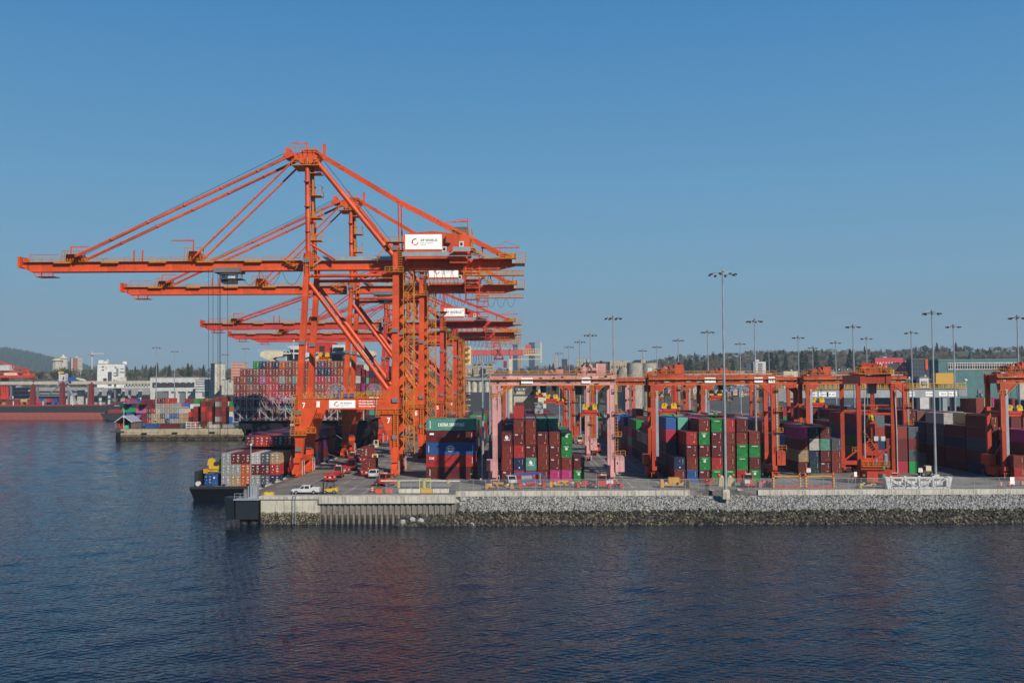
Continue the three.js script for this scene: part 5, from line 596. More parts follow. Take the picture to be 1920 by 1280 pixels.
{
  const a = mast(46.2, 5.4), p0 = W(1361, 912, 212.4); a.position.set(p0.x, 0, -212.4); a.userData.label = 'nearest and tallest lamp mast, on a concrete plinth in the gateway of the low wall'; delete a.userData.group;
  const pl = thing('mast_plinth', 'cream concrete plinth carrying the nearest lamp mast', 'plinth', [p0.x, 0, -212.4]); new MB().box(-0.75, -1.3, -0.75, 0.75, 0.38, 0.75).build('plinth_block', M('cream concrete', [0.55, 0.52, 0.44], 0.9, { map: concreteTex }), pl);
  const b = mast(40, 3.9); let first = true;
  for (const [px, py, what] of [[1748, 583, 'lamp mast standing between the sideways gantry and the right edge, in front of dark containers'], [1150, 592, 'lamp mast rising above the right end of the near pink gantry'], [1107, 625, 'lamp mast above the middle right of the near pink gantry beam'], [1087, 638, 'thin lamp mast just left of a taller one above the pink gantry'], [1067, 648, 'thin distant lamp mast, third from the left above the pink gantry'], [1048, 660, 'short-looking distant lamp mast nearest the construction towers'], [1272, 635, 'lamp mast right of the two concrete tanks'], [1327, 619, 'lamp mast just left of the nearest, tallest mast'], [1415, 598, 'tall lamp mast first to the right of the nearest, tallest mast'], [1497, 630, 'lamp mast behind the left edge of the magenta container'], [1388, 642, 'thin lamp mast close behind the nearest, tallest mast'], [1442, 658, 'thin distant lamp mast above the board reading 12'], [1600, 609, 'lamp mast rising behind the sideways gantry'], [1625, 632, 'thin lamp mast right beside the one behind the sideways gantry'], [1567, 640, 'thin lamp mast left of the sideways gantry'], [1524, 650, 'thin lamp mast between the magenta container and the sideways gantry'], [1709, 621, 'lamp mast in front of the red apartment blocks'], [1788, 609, 'lamp mast in front of the teal warehouse windows'], [1908, 592, 'lamp mast at the right edge of the picture'], [1232, 648, 'thin lamp mast just right of the concrete tanks'], [1205, 655, 'thin lamp mast in front of the concrete tanks']]) {
    const d = 17.6 * F / (723 - (px - 960) * 0.005 - py), q = W(px, py, d), o = first ? b : copyOf(b, [0, 0, 0], 0, what); first = false; o.position.set(q.x, 0, -d); o.rotation.y = 0; o.userData.label = what;
  }
  for (const [px, py, d, h, what] of [[904.5, 672, 243, 28, 'grey lamp pole beside the crosswise pile of long containers'], [918, 698, 262, 25.6, 'short grey lamp pole just left of the near pink gantry'], [293, 648, 548, 44, 'lamp mast on the far pier, left of the two'], [327, 657, 610, 44, 'lamp mast behind the far pier, right of the two'], [460, 650, 620, 46, 'lamp mast left of the ship bridge wing'], [422, 664, 640, 43, 'lamp mast in front of the dark grey tower']]) { const o = copyOf(b, [W(px, py, d).x, h - 40 + (d > 500 ? 0.6 : 0), -d], 0, what); o.children.forEach((c) => {}); if (h < 35) { o.scale.set(1, h / 40, 1); o.position.y = 0; } }
}
// ---------------------------------------------------------------- wire fence on the wall
{
  const t = thing('wire_fence', 'long chain link fence on grey posts along the top of the rocks', 'fence'), zf = ZW - 0.9, wire = Object.assign(new THREE.MeshStandardMaterial({ color: new THREE.Color(0.4, 0.42, 0.42), roughness: 0.6, transparent: true, opacity: 0.07 }), { name: 'chain link' });
  const post = new MB(); post.tube(V(0, 0, 0), V(0, 2.45, 0), 0.055, 0.055, 6); const pg = post.geo(), gL = W(1293, 918, -zf).x, gR = W(1421, 918, -zf).x;
  for (let x = -29; x < 212; x += 2.66) { const o = meshOf('post', pg, GALV, t); o.position.set(x, 0, zf); }
  const r = new MB(); for (const y of [2.42]) r.tube(V(-29, y, zf), V(212, y, zf), 0.035, 0.035, 5); r.build('top_rail', GALV, t);
  for (const [a, b] of [[-29, gL], [gL, gR], [gR, 212]]) meshOf('wire_panel', new THREE.BoxGeometry(b - a, 2.35, 0.01), wire, t).position.set((a + b) / 2, 1.2, zf);
}
// ---------------------------------------------------------------- vehicles and loose gear on the quay
function wheels(t, list, r = 0.4, w = 0.28) { for (const [x, z] of list) { new MB().tube(V(x, r, z - w / 2), V(x, r, z + w / 2), r, r, 14).build('wheel', RUBBER, t).add((() => { const o = new THREE.Mesh(new MB().tube(V(x, r, z - w / 2 - 0.01), V(x, r, z + w / 2 + 0.01), r * 0.5, r * 0.5, 10).geo(), GREY); o.name = 'rim'; return o; })()); } }
const prismPart = (t, name, pts, z0, z1, m) => new MB().prism(pts, z0, z1).build(name, m, t);
function pickup(label, pos, turn) { // nose along -x
  const t = thing('pickup_truck', label, 'pickup truck', pos, turn);
  prismPart(t, 'body', [[-2.9, 0.45], [2.9, 0.45], [2.9, 1.12], [1, 1.12], [1, 1.1], [-1.35, 1.1], [-2.75, 1.02], [-2.92, 0.8]], -0.95, 0.95, WHITE);
  new MB().hex([V(-1.4, 1.08, 0.9), V(1.1, 1.08, 0.9), V(1.1, 1.08, -0.9), V(-1.4, 1.08, -0.9), V(-0.65, 1.82, 0.72), V(0.95, 1.82, 0.72), V(0.95, 1.82, -0.72), V(-0.65, 1.82, -0.72)]).build('cab', WHITE, t);
  for (const s of [1, -1]) for (const [a, b, c, d] of [[-1.2, -0.3, -0.62, -0.3], [-0.15, 0.8, -0.15, 0.78]]) new MB().quad(...[V(a, 1.15, s * 0.905), V(b, 1.15, s * 0.905), V(d, 1.7, s * 0.765), V(c, 1.7, s * 0.765)].sort(() => 0)).build('window', GLASS, t);
  for (const [x, w] of [[-1, -1], [1.12, 1]]) new MB().quad(V(x < 0 ? -1.33 : 1.115, 1.15, -0.8), V(x < 0 ? -1.33 : 1.115, 1.15, 0.8), V(x < 0 ? -0.78 : 0.985, 1.75, 0.66), V(x < 0 ? -0.78 : 0.985, 1.75, -0.66)).build('windscreen', GLASS, t);
  for (const s of [1, -1]) { new MB().box(1.1, 1.1, s * 0.95 - 0.06, 2.9, 1.34, s * 0.95 + 0.04).build('bed_side', WHITE, t); new MB().cbox(-2.86, 0.86, s * 0.7, 0.12, 0.2, 0.36).build('headlight', GREY, t); new MB().cbox(2.9, 1, s * 0.82, 0.06, 0.3, 0.16).build('tail_light', REDP, t); }
  new MB().box(2.82, 1.1, -0.9, 2.92, 1.34, 0.9).build('tailgate', WHITE, t); new MB().box(-2.98, 0.42, -0.95, -2.6, 0.66, 0.95).build('bumper', DARK, t); new MB().box(1.2, 1.12, -0.85, 2.8, 1.16, 0.85).build('bed', DARK, t);
  new MB().rail(V(1.15, 1.34, 0.8), V(1.15, 1.34, -0.8), 0.5, 0.05, 0.5).build('headache_rack', DARK, t);
  wheels(t, [[-1.9, 0.82], [1.75, 0.82], [-1.9, -0.82], [1.75, -0.82]]); return t;
}
function van(label, pos, turn, m = WHITE) { const t = thing('utility_van', label, 'van', pos, turn); prismPart(t, 'body', [[-2.3, 0.4], [2.3, 0.4], [2.35, 1.1], [2.05, 2], [-1.1, 2.05], [-1.7, 1.3], [-2.35, 1.1]], -0.95, 0.95, m); new MB().quad(V(-1.74, 1.27, -0.85), V(-1.74, 1.27, 0.85), V(-1.17, 1.98, 0.78), V(-1.17, 1.98, -0.78)).build('windscreen', GLASS, t); new MB().quad(V(2.355, 1.15, 0.85), V(2.355, 1.15, -0.85), V(2.08, 1.9, -0.78), V(2.08, 1.9, 0.78)).build('rear_window', GLASS, t); for (const s of [1, -1]) { new MB().box(-1.2, 1.25, s * 0.96 - 0.01, 1.8, 1.8, s * 0.96 + 0.01).build('window', GLASS, t); new MB().cbox(-2.32, 0.85, s * 0.7, 0.1, 0.2, 0.34).build('headlight', GREY, t); new MB().cbox(2.33, 0.95, s * 0.8, 0.06, 0.4, 0.16).build('tail_light', REDP, t); } new MB().box(-2.45, 0.35, -0.95, -2.2, 0.6, 0.95).build('bumper', DARK, t); wheels(t, [[-1.5, 0.82], [1.5, 0.82], [-1.5, -0.82], [1.5, -0.82]], 0.36); return t; }
function tractor(label, pos, turn, cabm = REDP) { // yard tractor, nose along -x
  const t = thing('yard_tractor', label, 'tractor', pos, turn);
  new MB().box(-2.4, 0.6, -1.1, 2.2, 1.05, 1.1).build('chassis', REDP, t); new MB().box(-2.5, 1.05, -1.1, -1, 1.75, 0).build('engine_hood', WHITE, t);
  const c = new MB(); for (const x of [-0.9, 0.8]) for (const z of [-1, 0.9]) c.beam(V(x, 1.05, z), V(x, 2.75, z), 0.14); c.box(-1, 2.72, -1.1, 0.9, 2.85, 1); c.box(-1, 1.05, -1.1, 0.9, 1.75, 1); c.build('cab', cabm, t);
  new MB().box(-0.88, 1.75, -0.98, 0.78, 2.72, 0.88).build('cab_window', GLASS, t); new MB().box(-1.05, 2.86, -0.6, 0.2, 2.98, 0.6).build('roof_box', WHITE, t); new MB().tube(V(1.2, 1, -0.9), V(1.2, 3, -0.9), 0.09).build('exhaust', GREY, t); new MB().cbox(-0.2, 3.05, 0.5, 0.25, 0.2, 0.25).build('beacon', YELLOW, t); new MB().cbox(1.4, 1.2, 0, 1.2, 0.25, 1.2).build('fifth_wheel', DARK, t);
  wheels(t, [[-1.6, 0.95], [1.3, 0.95], [-1.6, -0.95], [1.3, -0.95]], 0.52, 0.4); return t;
}
function cart(label, pos, turn, L = 9) { // low red container trailer, rear end at +x
  const t = thing('container_trailer', label, 'trailer', pos, turn);
  new MB().box(-L / 2, 0.95, -0.7, L / 2, 1.3, 0.7).build('frame', REDP, t); const g = new MB(); for (const s of [1, -1]) { g.hex([V(-L / 2, 1.2, s * 1.25 + 0.12), V(L / 2, 1.2, s * 1.25 + 0.12), V(L / 2, 1.2, s * 1.25 - 0.12), V(-L / 2, 1.2, s * 1.25 - 0.12), V(-L / 2, 1.6, s * 1.5 + 0.12), V(L / 2, 1.6, s * 1.5 + 0.12), V(L / 2, 1.6, s * 1.4 - 0.12), V(-L / 2, 1.6, s * 1.4 - 0.12)]); } g.build('guide_rail', REDP, t);
  new MB().box(L / 2 - 0.2, 0.6, -1.35, L / 2, 1.5, 1.35).build('rear_plate', REDP, t); new MB().box(L / 2 + 0.005, 0.85, -0.3, L / 2 + 0.03, 1.2, 0.3).build('number_board', WHITE, t); for (const s of [1, -1]) new MB().box(L / 2 + 0.005, 1.1, s * 1.1 - 0.18, L / 2 + 0.03, 1.3, s * 1.1 + 0.18).build('tail_light', WHITE, t); new MB().box(L / 2 - 0.05, 0.42, -1.2, L / 2 + 0.05, 0.55, 1.2).build('bumper', REDP, t);
  wheels(t, [[L / 2 - 1.2, 0.95], [L / 2 - 2.5, 0.95], [L / 2 - 1.2, -0.95], [L / 2 - 2.5, -0.95]], 0.5, 0.5); return t;
}
const gp = (px, py) => { const p = G(px, py); return [p.x, 0, p.z]; }, away = -Math.PI / 2; // 'away': a thing's nose, along -x, turned to point down the quay
pickup('white pickup truck parked side-on at the near edge of the quay', gp(573.5, 925.5), 0);
{ const t = thing('forklift', 'yellow forklift parked just behind the white pickup', 'forklift', gp(617, 925), 0);
  new MB().hex([V(-1, 0.45, 0.6), V(1.5, 0.45, 0.6), V(1.5, 0.45, -0.6), V(-1, 0.45, -0.6), V(-1, 0.95, 0.6), V(1.6, 1.25, 0.6), V(1.6, 1.25, -0.6), V(-1, 0.95, -0.6)]).build('body', YELLOW, t); new MB().box(1.2, 0.4, -0.65, 1.8, 1.2, 0.65).build('counterweight', YELLOW, t);
  const c = new MB(); for (const z of [-0.55, 0.55]) { c.beam(V(-0.7, 0.9, z), V(-0.45, 2.3, z), 0.09); c.beam(V(1.1, 1.1, z), V(0.9, 2.3, z), 0.09); } c.box(-0.55, 2.28, -0.6, 1, 2.36, 0.6); c.build('overhead_guard', DARK, t); const m = new MB(); for (const z of [-0.4, 0.4]) m.beam(V(-1.3, 0.1, z), V(-1.2, 2.5, z), 0.14); m.box(-1.4, 0.6, -0.5, -1.3, 1.2, 0.5); m.build('mast', DARK, t); new MB().box(-2.5, 0.12, -0.5, -1.35, 0.18, -0.3).box(-2.5, 0.12, 0.3, -1.35, 0.18, 0.5).build('fork', DARK, t); new MB().box(0, 0.95, -0.3, 0.5, 1.5, 0.3).build('seat', RUBBER, t);
  wheels(t, [[-0.8, 0.55], [1.1, 0.5], [-0.8, -0.55], [1.1, -0.5]], 0.38, 0.3); }
{ const a = gp(615, 903), b = gp(643, 888.5), tu = away;
  cart('red container trailer nearest the white pickup, seen from behind', [a[0] + 0.4, 0, a[2] - 4.6], tu, 9.2); tractor('red yard tractor pulling the nearest red trailer', [a[0] + 0.4, 0, a[2] - 11.2], tu);
  cart('second red container trailer, just beyond the nearest one', [b[0] + 0.4, 0, b[2] - 4.6], tu, 9.2); tractor('red yard tractor pulling the second red trailer', [b[0] + 0.4, 0, b[2] - 11.2], tu);
  const c = gp(683, 868); cart('red trailer carrying a rust container under crane 6', [c[0], 0, c[2] - 6], tu, 12.4); container('rust', [c[0], 1.6, c[2] - 6], { end: 'door', label: 'rust container riding on the red trailer under crane 6' }); tractor('yard tractor ahead of the trailer with the rust container', [c[0], 0, c[2] - 15], tu); tractor('red yard tractor standing left of the loaded trailer', gp(661, 866), tu);
  const d = gp(689, 893); cart('red trailer carrying a low rust box beside the white van', [d[0] - 0.3, 0, d[2] - 6], tu, 12.4); container('rust', [d[0] - 0.3, 1.55, d[2] - 6], { h: 2.3, label: 'low rust container with a pale plate, on the trailer beside the white van', art: ART.sticker });
  van('white van driving toward the camera on the quay lanes', [gp(698, 897)[0], 0, gp(698, 897)[2] - 2], Math.PI / 2);
  tractor('orange-red yard tractor beside the wire fence', [gp(722, 911)[0], 0, gp(722, 911)[2]], -0.5, paint('crane orange paint'));
  tractor('red yard tractor in the lane right of the pink gantry', [gp(1120, 848)[0], 0, gp(1120, 848)[2]], Math.PI / 2);
  const o = gp(1088, 832); tractor('small orange yard tractor by the lamp post behind the green containers', o, Math.PI / 2, paint('amber paint')); }
for (const [px, py] of [[492, 914], [505, 906.5], [518.5, 900.5], [530, 896], [537, 892.5], [622, 867], [636, 862]]) { const p = G(px, py); const t = thing('bollard', 'black mooring bollard on the quay edge', 'bollard', [QX + 0.9, 0, p.z], 0, 'bollards along the quay edge'); const b = new MB(); b.tube(V(0, 0, 0), V(0, 0.55, 0), 0.4, 0.32, 10); b.tube(V(0, 0.5, 0), V(0, 0.8, 0), 0.52, 0.4, 10); b.tube(V(0, 0, 0), V(0, 0.06, 0), 0.62, 0.62, 10); b.build('bollard_body', DARK, t); }
{ const t = thing('yellow_box', 'bright yellow box lying on the quay edge left of the pickup', 'box', gp(504, 928)); new MB().box(-1, 0, -0.4, 1, 0.55, 0.4).build('box_body', YELLOW, t); new MB().box(-0.8, 0.55, -0.3, -0.3, 0.66, 0.3).box(0.3, 0.55, -0.3, 0.8, 0.66, 0.3).build('lug', YELLOW, t); }
{ const y = M('pale yellow paint'), a = (l, px, py) => { const t = thing('work_platform', l, 'work platform', gp(px, py), 0); for (const x of [-0.7, 0.7]) for (const z of [-0.6, 0.6]) new MB().beam(V(x, 0, z), V(x, 2.6, z), 0.2).build('post', y, t); new MB().box(-0.9, 1, -0.8, 0.9, 1.15, 0.8).build('platform', y, t); const r = new MB(); for (const z of [-0.6, 0.6]) r.beam(V(-0.7, 2.5, z), V(0.7, 2.5, z), 0.14); r.build('guard_rail', y, t); new MB().box(-0.6, 0, -0.5, 0.6, 0.9, 0.5).build('base_box', CREAM, t); }; a('cream and yellow frame on the quay beside the loaded red trailer', 703, 868); a('cream and yellow frame under crane 5, farther down the quay', 705, 838); a('low cream frame left of the crane 7 landside leg, far down the quay', 732, 836); }
function beacon(label, px, py) { const t = thing('traffic_barrel', label, 'traffic barrel', gp(px, py), 0, 'striped barrels by the fence'); new MB().tube(V(0, 0, 0), V(0, 1.1, 0), 0.34, 0.26, 12).build('barrel', paint('crane orange paint'), t); const s = new MB(); for (const y of [0.35, 0.75]) s.tube(V(0, y, 0), V(0, y + 0.16, 0), 0.345, 0.335, 12); s.build('stripe', WHITE, t); new MB().cbox(0, 0.05, 0, 0.8, 0.1, 0.8).build('foot', RUBBER, t); }
beacon('red and white striped barrel left of the orange tractor by the fence', 697, 922); beacon('striped barrel left of the near pink gantry foot', 916, 915); [[1877, 912], [1893, 911], [1901, 911], [1917, 910]].forEach(([x, y], i) => beacon(`orange and white barrel, ${ORD[i + 1]} from the left at the foot of the right-hand gantry`, x, y));
function barrier(label, px0, px1, m, n = 1) { const d = 213.5, a = W(px0, 925, d).x, b = W(px1, 925, d).x, t = thing('road_barrier', label, 'barrier', [0, 0, -d]); for (let i = 0; i < n; i++) { const x = a + (b - a) * i / n, e = a + (b - a) * (i + 1) / n - 0.06; new MB().hex([V(x, 0.05, 0.35), V(e, 0.05, 0.35), V(e, 0.05, -0.35), V(x, 0.05, -0.35), V(x, 0.9, 0.16), V(e, 0.9, 0.16), V(e, 0.9, -0.16), V(x, 0.9, -0.16)]).build('block', m, t); } }
barrier('orange plastic barrier beside the striped barrel', 704, 717, paint('crane orange paint')); barrier('red and white barrier right of the orange one', 723, 736, ROSE, 2); barrier('row of pale concrete barrier blocks by the sheet piles', 748, 788, CONC, 3); barrier('ochre yellow barrier block between concrete blocks', 788.5, 811, M('ochre paint', [0.45, 0.27, 0.07], 0.8)); barrier('pale concrete barrier blocks right of the ochre one', 811.5, 842, CONC, 2);
{ const t = thing('white_boom', 'long white pole barrier on posts behind the wire fence', 'barrier', gp(790, 914)); new MB().tube(V(-9, 1.5, 0), V(0.2, 1.6, 0), 0.16, 0.14).tube(V(1, 1.5, 0), V(8.5, 1.4, 0), 0.15).build('pole', M('off white', [0.6, 0.58, 0.48], 0.7), t); const b = new MB(); for (const x of [-5, 0.6, 6]) b.box(x - 0.25, 0, -0.3, x + 0.25, 1.7, 0.3); b.build('post', YELLOW, t); new MB().cbox(-2.2, 0.7, 0.6, 4, 0.7, 0.7).cbox(4.5, 0.6, 0.8, 4.4, 0.8, 0.6).build('pipe_crate', STONEGREY, t); const g = thing('gate', 'pale green yellow gate frame behind the fence near the barrier blocks', 'gate', gp(797, 917)); const f = new MB(); for (const x of [-1.2, 0, 1.2]) f.beam(V(x, 0, 0), V(x, 2.3, 0), 0.14); for (const y of [0.3, 2.3]) f.beam(V(-1.2, y, 0), V(1.2, y, 0), 0.12); f.build('frame', M('lime paint', [0.45, 0.5, 0.08], 0.7), g); }
van('silver pickup facing the camera behind the fence below the pink gantry', [gp(958, 908)[0], 0, gp(958, 908)[2]], Math.PI / 2 + 0.2, M('silver paint', [0.5, 0.51, 0.52], 0.35));
{ const t = thing('lifting_rig', 'blue lifting rig with a grey tank, in front of the stack below the pink gantry', 'lifting rig', gp(988, 908)); new MB().beam(V(-3, 2.3, 0), V(2.6, 2.6, 0), 0.5).beam(V(2.6, 2.7, 0), V(4.4, 1.3, 0), 0.4).beam(V(-2.8, 0.3, 0), V(-2.8, 2.3, 0), 0.4).beam(V(1.4, 0.4, 0), V(1.4, 2.5, 0), 0.36).build('boom', BLUEP, t); new MB().box(-1.4, 0.3, -0.9, 3, 1, 0.9).build('base', BLUEP, t); new MB().tube(V(-1.2, 1.4, 0.4), V(1.2, 1.5, 0.4), 0.66, 0.6, 14).build('tank', GREY, t); new MB().beam(V(3, 0.2, 1), V(3, 2.6, 1), 0.2).build('strut', GALV, t); wheels(t, [[-1, 0.9], [2.4, 0.9]], 0.4); }
function lowSpreader(label, px0, px1, py, m, k = 1) { const p = G((px0 + px1) / 2, py), L = W(px1, py, -p.z).x - W(px0, py, -p.z).x, t = thing('spreader', label, 'spreader', [p.x, 0, p.z]); new MB().box(-L / 2, 0.5, -0.5, L / 2, 0.95, 0.5).build('frame', m, t); for (const s of [-1, 1]) new MB().box(s * L / 2 - 0.3, 0.1, -1.2, s * L / 2 + 0.3, 1.2 * k, 1.2).build('end_beam', m, t); new MB().box(-L / 4, 0.95, -0.6, L / 6, 1.5 * k, 0.6).build('head_block', m, t); const d = new MB(); for (let i = 0; i < 7; i++) d.cbox(rr(-L / 2, L / 2), rr(0.4, 1.1), 0.55, rr(0.3, 0.8), 0.3, 0.2); d.build('fitting', DARK, t); new MB().cbox(L / 3, 1.05, 0.2, 0.5, 0.3, 0.5).cbox(-L / 3, 1.05, 0.2, 0.4, 0.24, 0.5).build('lamp', WHITE, t); return t; }
lowSpreader('dull amber spreader lying behind the wall left of the silver pickup', 913, 960, 917, M('dull amber', [0.42, 0.2, 0.03], 0.8)); lowSpreader('red spreader lying behind the wall under the blue rig', 976, 1020, 916, REDP); lowSpreader('amber spreader lying right of the blue lifting rig', 1033, 1082, 913, paint('amber paint')); lowSpreader('red spreader between the amber one and the red tractor', 1084, 1112, 914, REDP); lowSpreader('yellow spreader crate standing below the blue container', 1241, 1290, 914, paint('amber paint'), 1.5); lowSpreader('red spreader right of the lamp mast by the green container', 1424, 1446, 913, ROSE);
tractor('red yard tractor side-on behind the fence, right of the pink gantry', [gp(1133, 915)[0] - 0.6, 0, gp(1133, 915)[2]], Math.PI); tractor('red tractor facing the camera right of the tall mast', gp(1402, 913), Math.PI / 2); lowSpreader('red hitch frame attached to the red tractor behind the fence', 1143, 1164, 915, REDP);
{ const t = thing('gear_heap', 'heap of red gear behind the gateway fence left of the tall mast', 'gear', gp(1331, 911)); for (let i = 0; i < 9; i++) new MB().cbox(rr(-0.9, 0.9), rr(0.4, 1.8), rr(-0.4, 0.4), rr(0.4, 1), rr(0.3, 0.8), 0.5).build('gear_block', REDP, t); }
for (const [px, l] of [[1354, 'tan equipment pier with an orange cap left of the tall mast'], [1370, 'tan equipment pier with an orange cap right of the tall mast']]) { const t = thing('equipment_pier', l, 'pier', gp(px, 911)); new MB().prism([[-0.8, 0], [0.8, 0], [0.9, 1.4], [0.3, 2], [-0.6, 2]], -0.5, 0.5).build('pier_body', M('tan paint', [0.42, 0.32, 0.18], 0.8), t); new MB().ball(V(px < 1360 ? -0.6 : 0.6, 2.35, 0), 0.4, 8).build('cap', paint('crane orange paint'), t); new MB().cbox(0, 2.05, 0, 0.5, 0.5, 0.4).build('lamp', WHITE, t); }
function liftFrame(label, px0, px1) { const p = G((px0 + px1) / 2, 914.5), d = -p.z, L = W(px1, 905, d).x - W(px0, 905, d).x, h = 2.65, t = thing('lifting_rig', label, 'lifting frame', [p.x, 0, p.z]), Y2 = paint('amber paint'); new MB().box(-L / 2, h - 0.3, -0.2, L / 2, h, 0.2).build('top_beam', Y2, t); for (const s of [-1, 1]) { new MB().beam(V(s * L / 2, 0, 0), V(s * L / 2, h + 0.3, 0), 0.4).build('upright', paint('crane orange paint'), t); const g = new MB(); for (const y of [0.4, 1, 1.6, 2.1]) g.cbox(s * L / 2 + 0.06, y, 0.3, 0.34, 0.3, 0.3); g.build('guide', YELLOW, t); const k = new MB(); k.beam(V(s * (L / 2 - 0.3), h, 0), V(s * (L / 2 + 0.2), h + 0.7, 0), 0.14); k.build('lifting_lug', Y2, t); } new MB().box(-L / 2, 0, -0.5, L / 2, 0.22, 0.5).build('base_beam', REDP, t); const b = new MB(); for (const s of [-1, 1]) b.beam(V(s * L / 2, 1.3, 0), V(s * (L / 2 - 1.6), 0.2, 0), 0.14); b.build('brace', REDP, t); }
liftFrame('amber and red lifting frame, left one of the pair behind the fence', 1450, 1500); liftFrame('amber and red lifting frame, right one of the pair behind the fence', 1511, 1563);
{ const d = 219, a = W(1664, 905, d).x, b = W(1780, 905, d).x, L = b - a, t = thing('lifting_rig', 'white steel lifting truss standing behind the wall right of the sideways gantry', 'lifting frame', [a, 0, -d]), h = 2.4; for (const z of [-0.9, 0.9]) { new MB().box(0.4, h - 0.25, z - 0.12, L - 0.3, h, z + 0.12).build('top_chord', WHITE, t); new MB().box(0.2, 0, z - 0.15, L - 0.6, 0.4, z + 0.15).build('bottom_chord', WHITE, t); for (let k = 0; k <= 4; k++) new MB().beam(V(0.6 + k * (L - 1.4) / 4, 0.2, z), V(0.6 + k * (L - 1.4) / 4, h, z), 0.3).build('upright', WHITE, t); for (let k = 0; k < 4; k++) { const x0 = 0.6 + k * (L - 1.4) / 4, x1 = 0.6 + (k + 1) * (L - 1.4) / 4; new MB().beam(V(k < 2 ? x0 : x1, h - 0.2, z), V(k < 2 ? x1 : x0, 0.3, z), 0.16).build('diagonal', WHITE, t); } } for (const [x, s] of [[0.2, -1], [L - 0.6, 1]]) new MB().hex([V(x - 0.4, 0, 1), V(x + 0.4, 0, 1), V(x + 0.4, 0, -1), V(x - 0.4, 0, -1), V(x - 0.5 + s * 0.5, h + 0.1, 1), V(x + 0.5 + s * 0.5, h + 0.1, 1), V(x + 0.5 + s * 0.5, h + 0.1, -1), V(x - 0.5 + s * 0.5, h + 0.1, -1)]).build('end_post', WHITE, t); for (let k = 0; k < 4; k++) new MB().box(1.1 + k * (L - 1.4) / 4, 0.75, -0.4, 2.9 + k * (L - 1.4) / 4, 1.6, 0.4).build('counter_box', WHITE, t); for (let k = 0; k < 4; k++) new MB().cbox(0.6 + k * L / 4.4, h + 0.16, 0.6, 0.5, 0.34, 0.4).build('lug', WHITE, t); }
function signpost(label, px, py, w, h, art) { const p = G(px, py), t = thing('notice_sign', label, 'sign', [p.x, 0, p.z]); new MB().tube(V(0, 0, 0), V(0, 2.4 + h, 0), 0.05).build('post', GALV, t); board('sign_board', w, h, art, t, [0, 2.4 + h / 2, 0.09]); }
const notice = sheet('notice', 128, 128, (x) => { x.fillStyle = '#e9dfdf'; x.fillRect(0, 0, 128, 128); x.fillStyle = '#b8444a'; x.fillRect(0, 0, 128, 36); x.fillStyle = '#fff'; x.font = 'bold 26px sans-serif'; x.fillText('DANGER', 10, 28); x.fillStyle = '#a06a70'; for (let i = 0; i < 4; i++) x.fillRect(14, 50 + i * 18, 100 - (i % 2) * 24, 7); }), blank = sheet('blank', 64, 64, (x) => { x.fillStyle = '#ecebe8'; x.fillRect(0, 0, 64, 64); });
signpost('red and white notice on a post right of the magenta stack', 1517, 905, 0.95, 1, notice); signpost('red and white notice behind the white truss', 1727, 905, 0.95, 1, notice); signpost('small white notice with a black circle on the fence by the red engine box', 1605, 914, 0.6, 1, blank); { const p = G(1886, 914), t = thing('notice_sign', 'plain white board on the wire fence at the far right', 'sign', [p.x, 0.9, ZW - 0.8]); board('sign_board', 0.95, 1.5, blank, t, [0, 0.9, 0.05]); new MB().tube(V(0, -0.9, 0), V(0, 1.7, 0), 0.04).build('post', GALV, t); }
lowSpreader('yellow beam lying on the ground left of the white truss', 1612, 1662, 914.5, M('straw paint', [0.55, 0.4, 0.12], 0.8), 0.5); { const p = G(1750, 893), t = thing('loader', 'dark loader with a cream cab beside the mast behind the white truss', 'loader', [p.x - 1.6, 0, p.z]); new MB().box(-1.5, 0.5, -1, 1.5, 1.4, 1).build('body', M('olive paint', [0.08, 0.07, 0.03]), t); new MB().box(-0.3, 1.4, -0.7, 1, 2.6, 0.7).build('cab', CREAM, t); new MB().box(-0.32, 1.7, -0.6, -0.29, 2.4, 0.6).build('window', GLASS, t); wheels(t, [[-1, 0.9], [1, 0.9], [-1, -0.9], [1, -0.9]], 0.6, 0.4); }
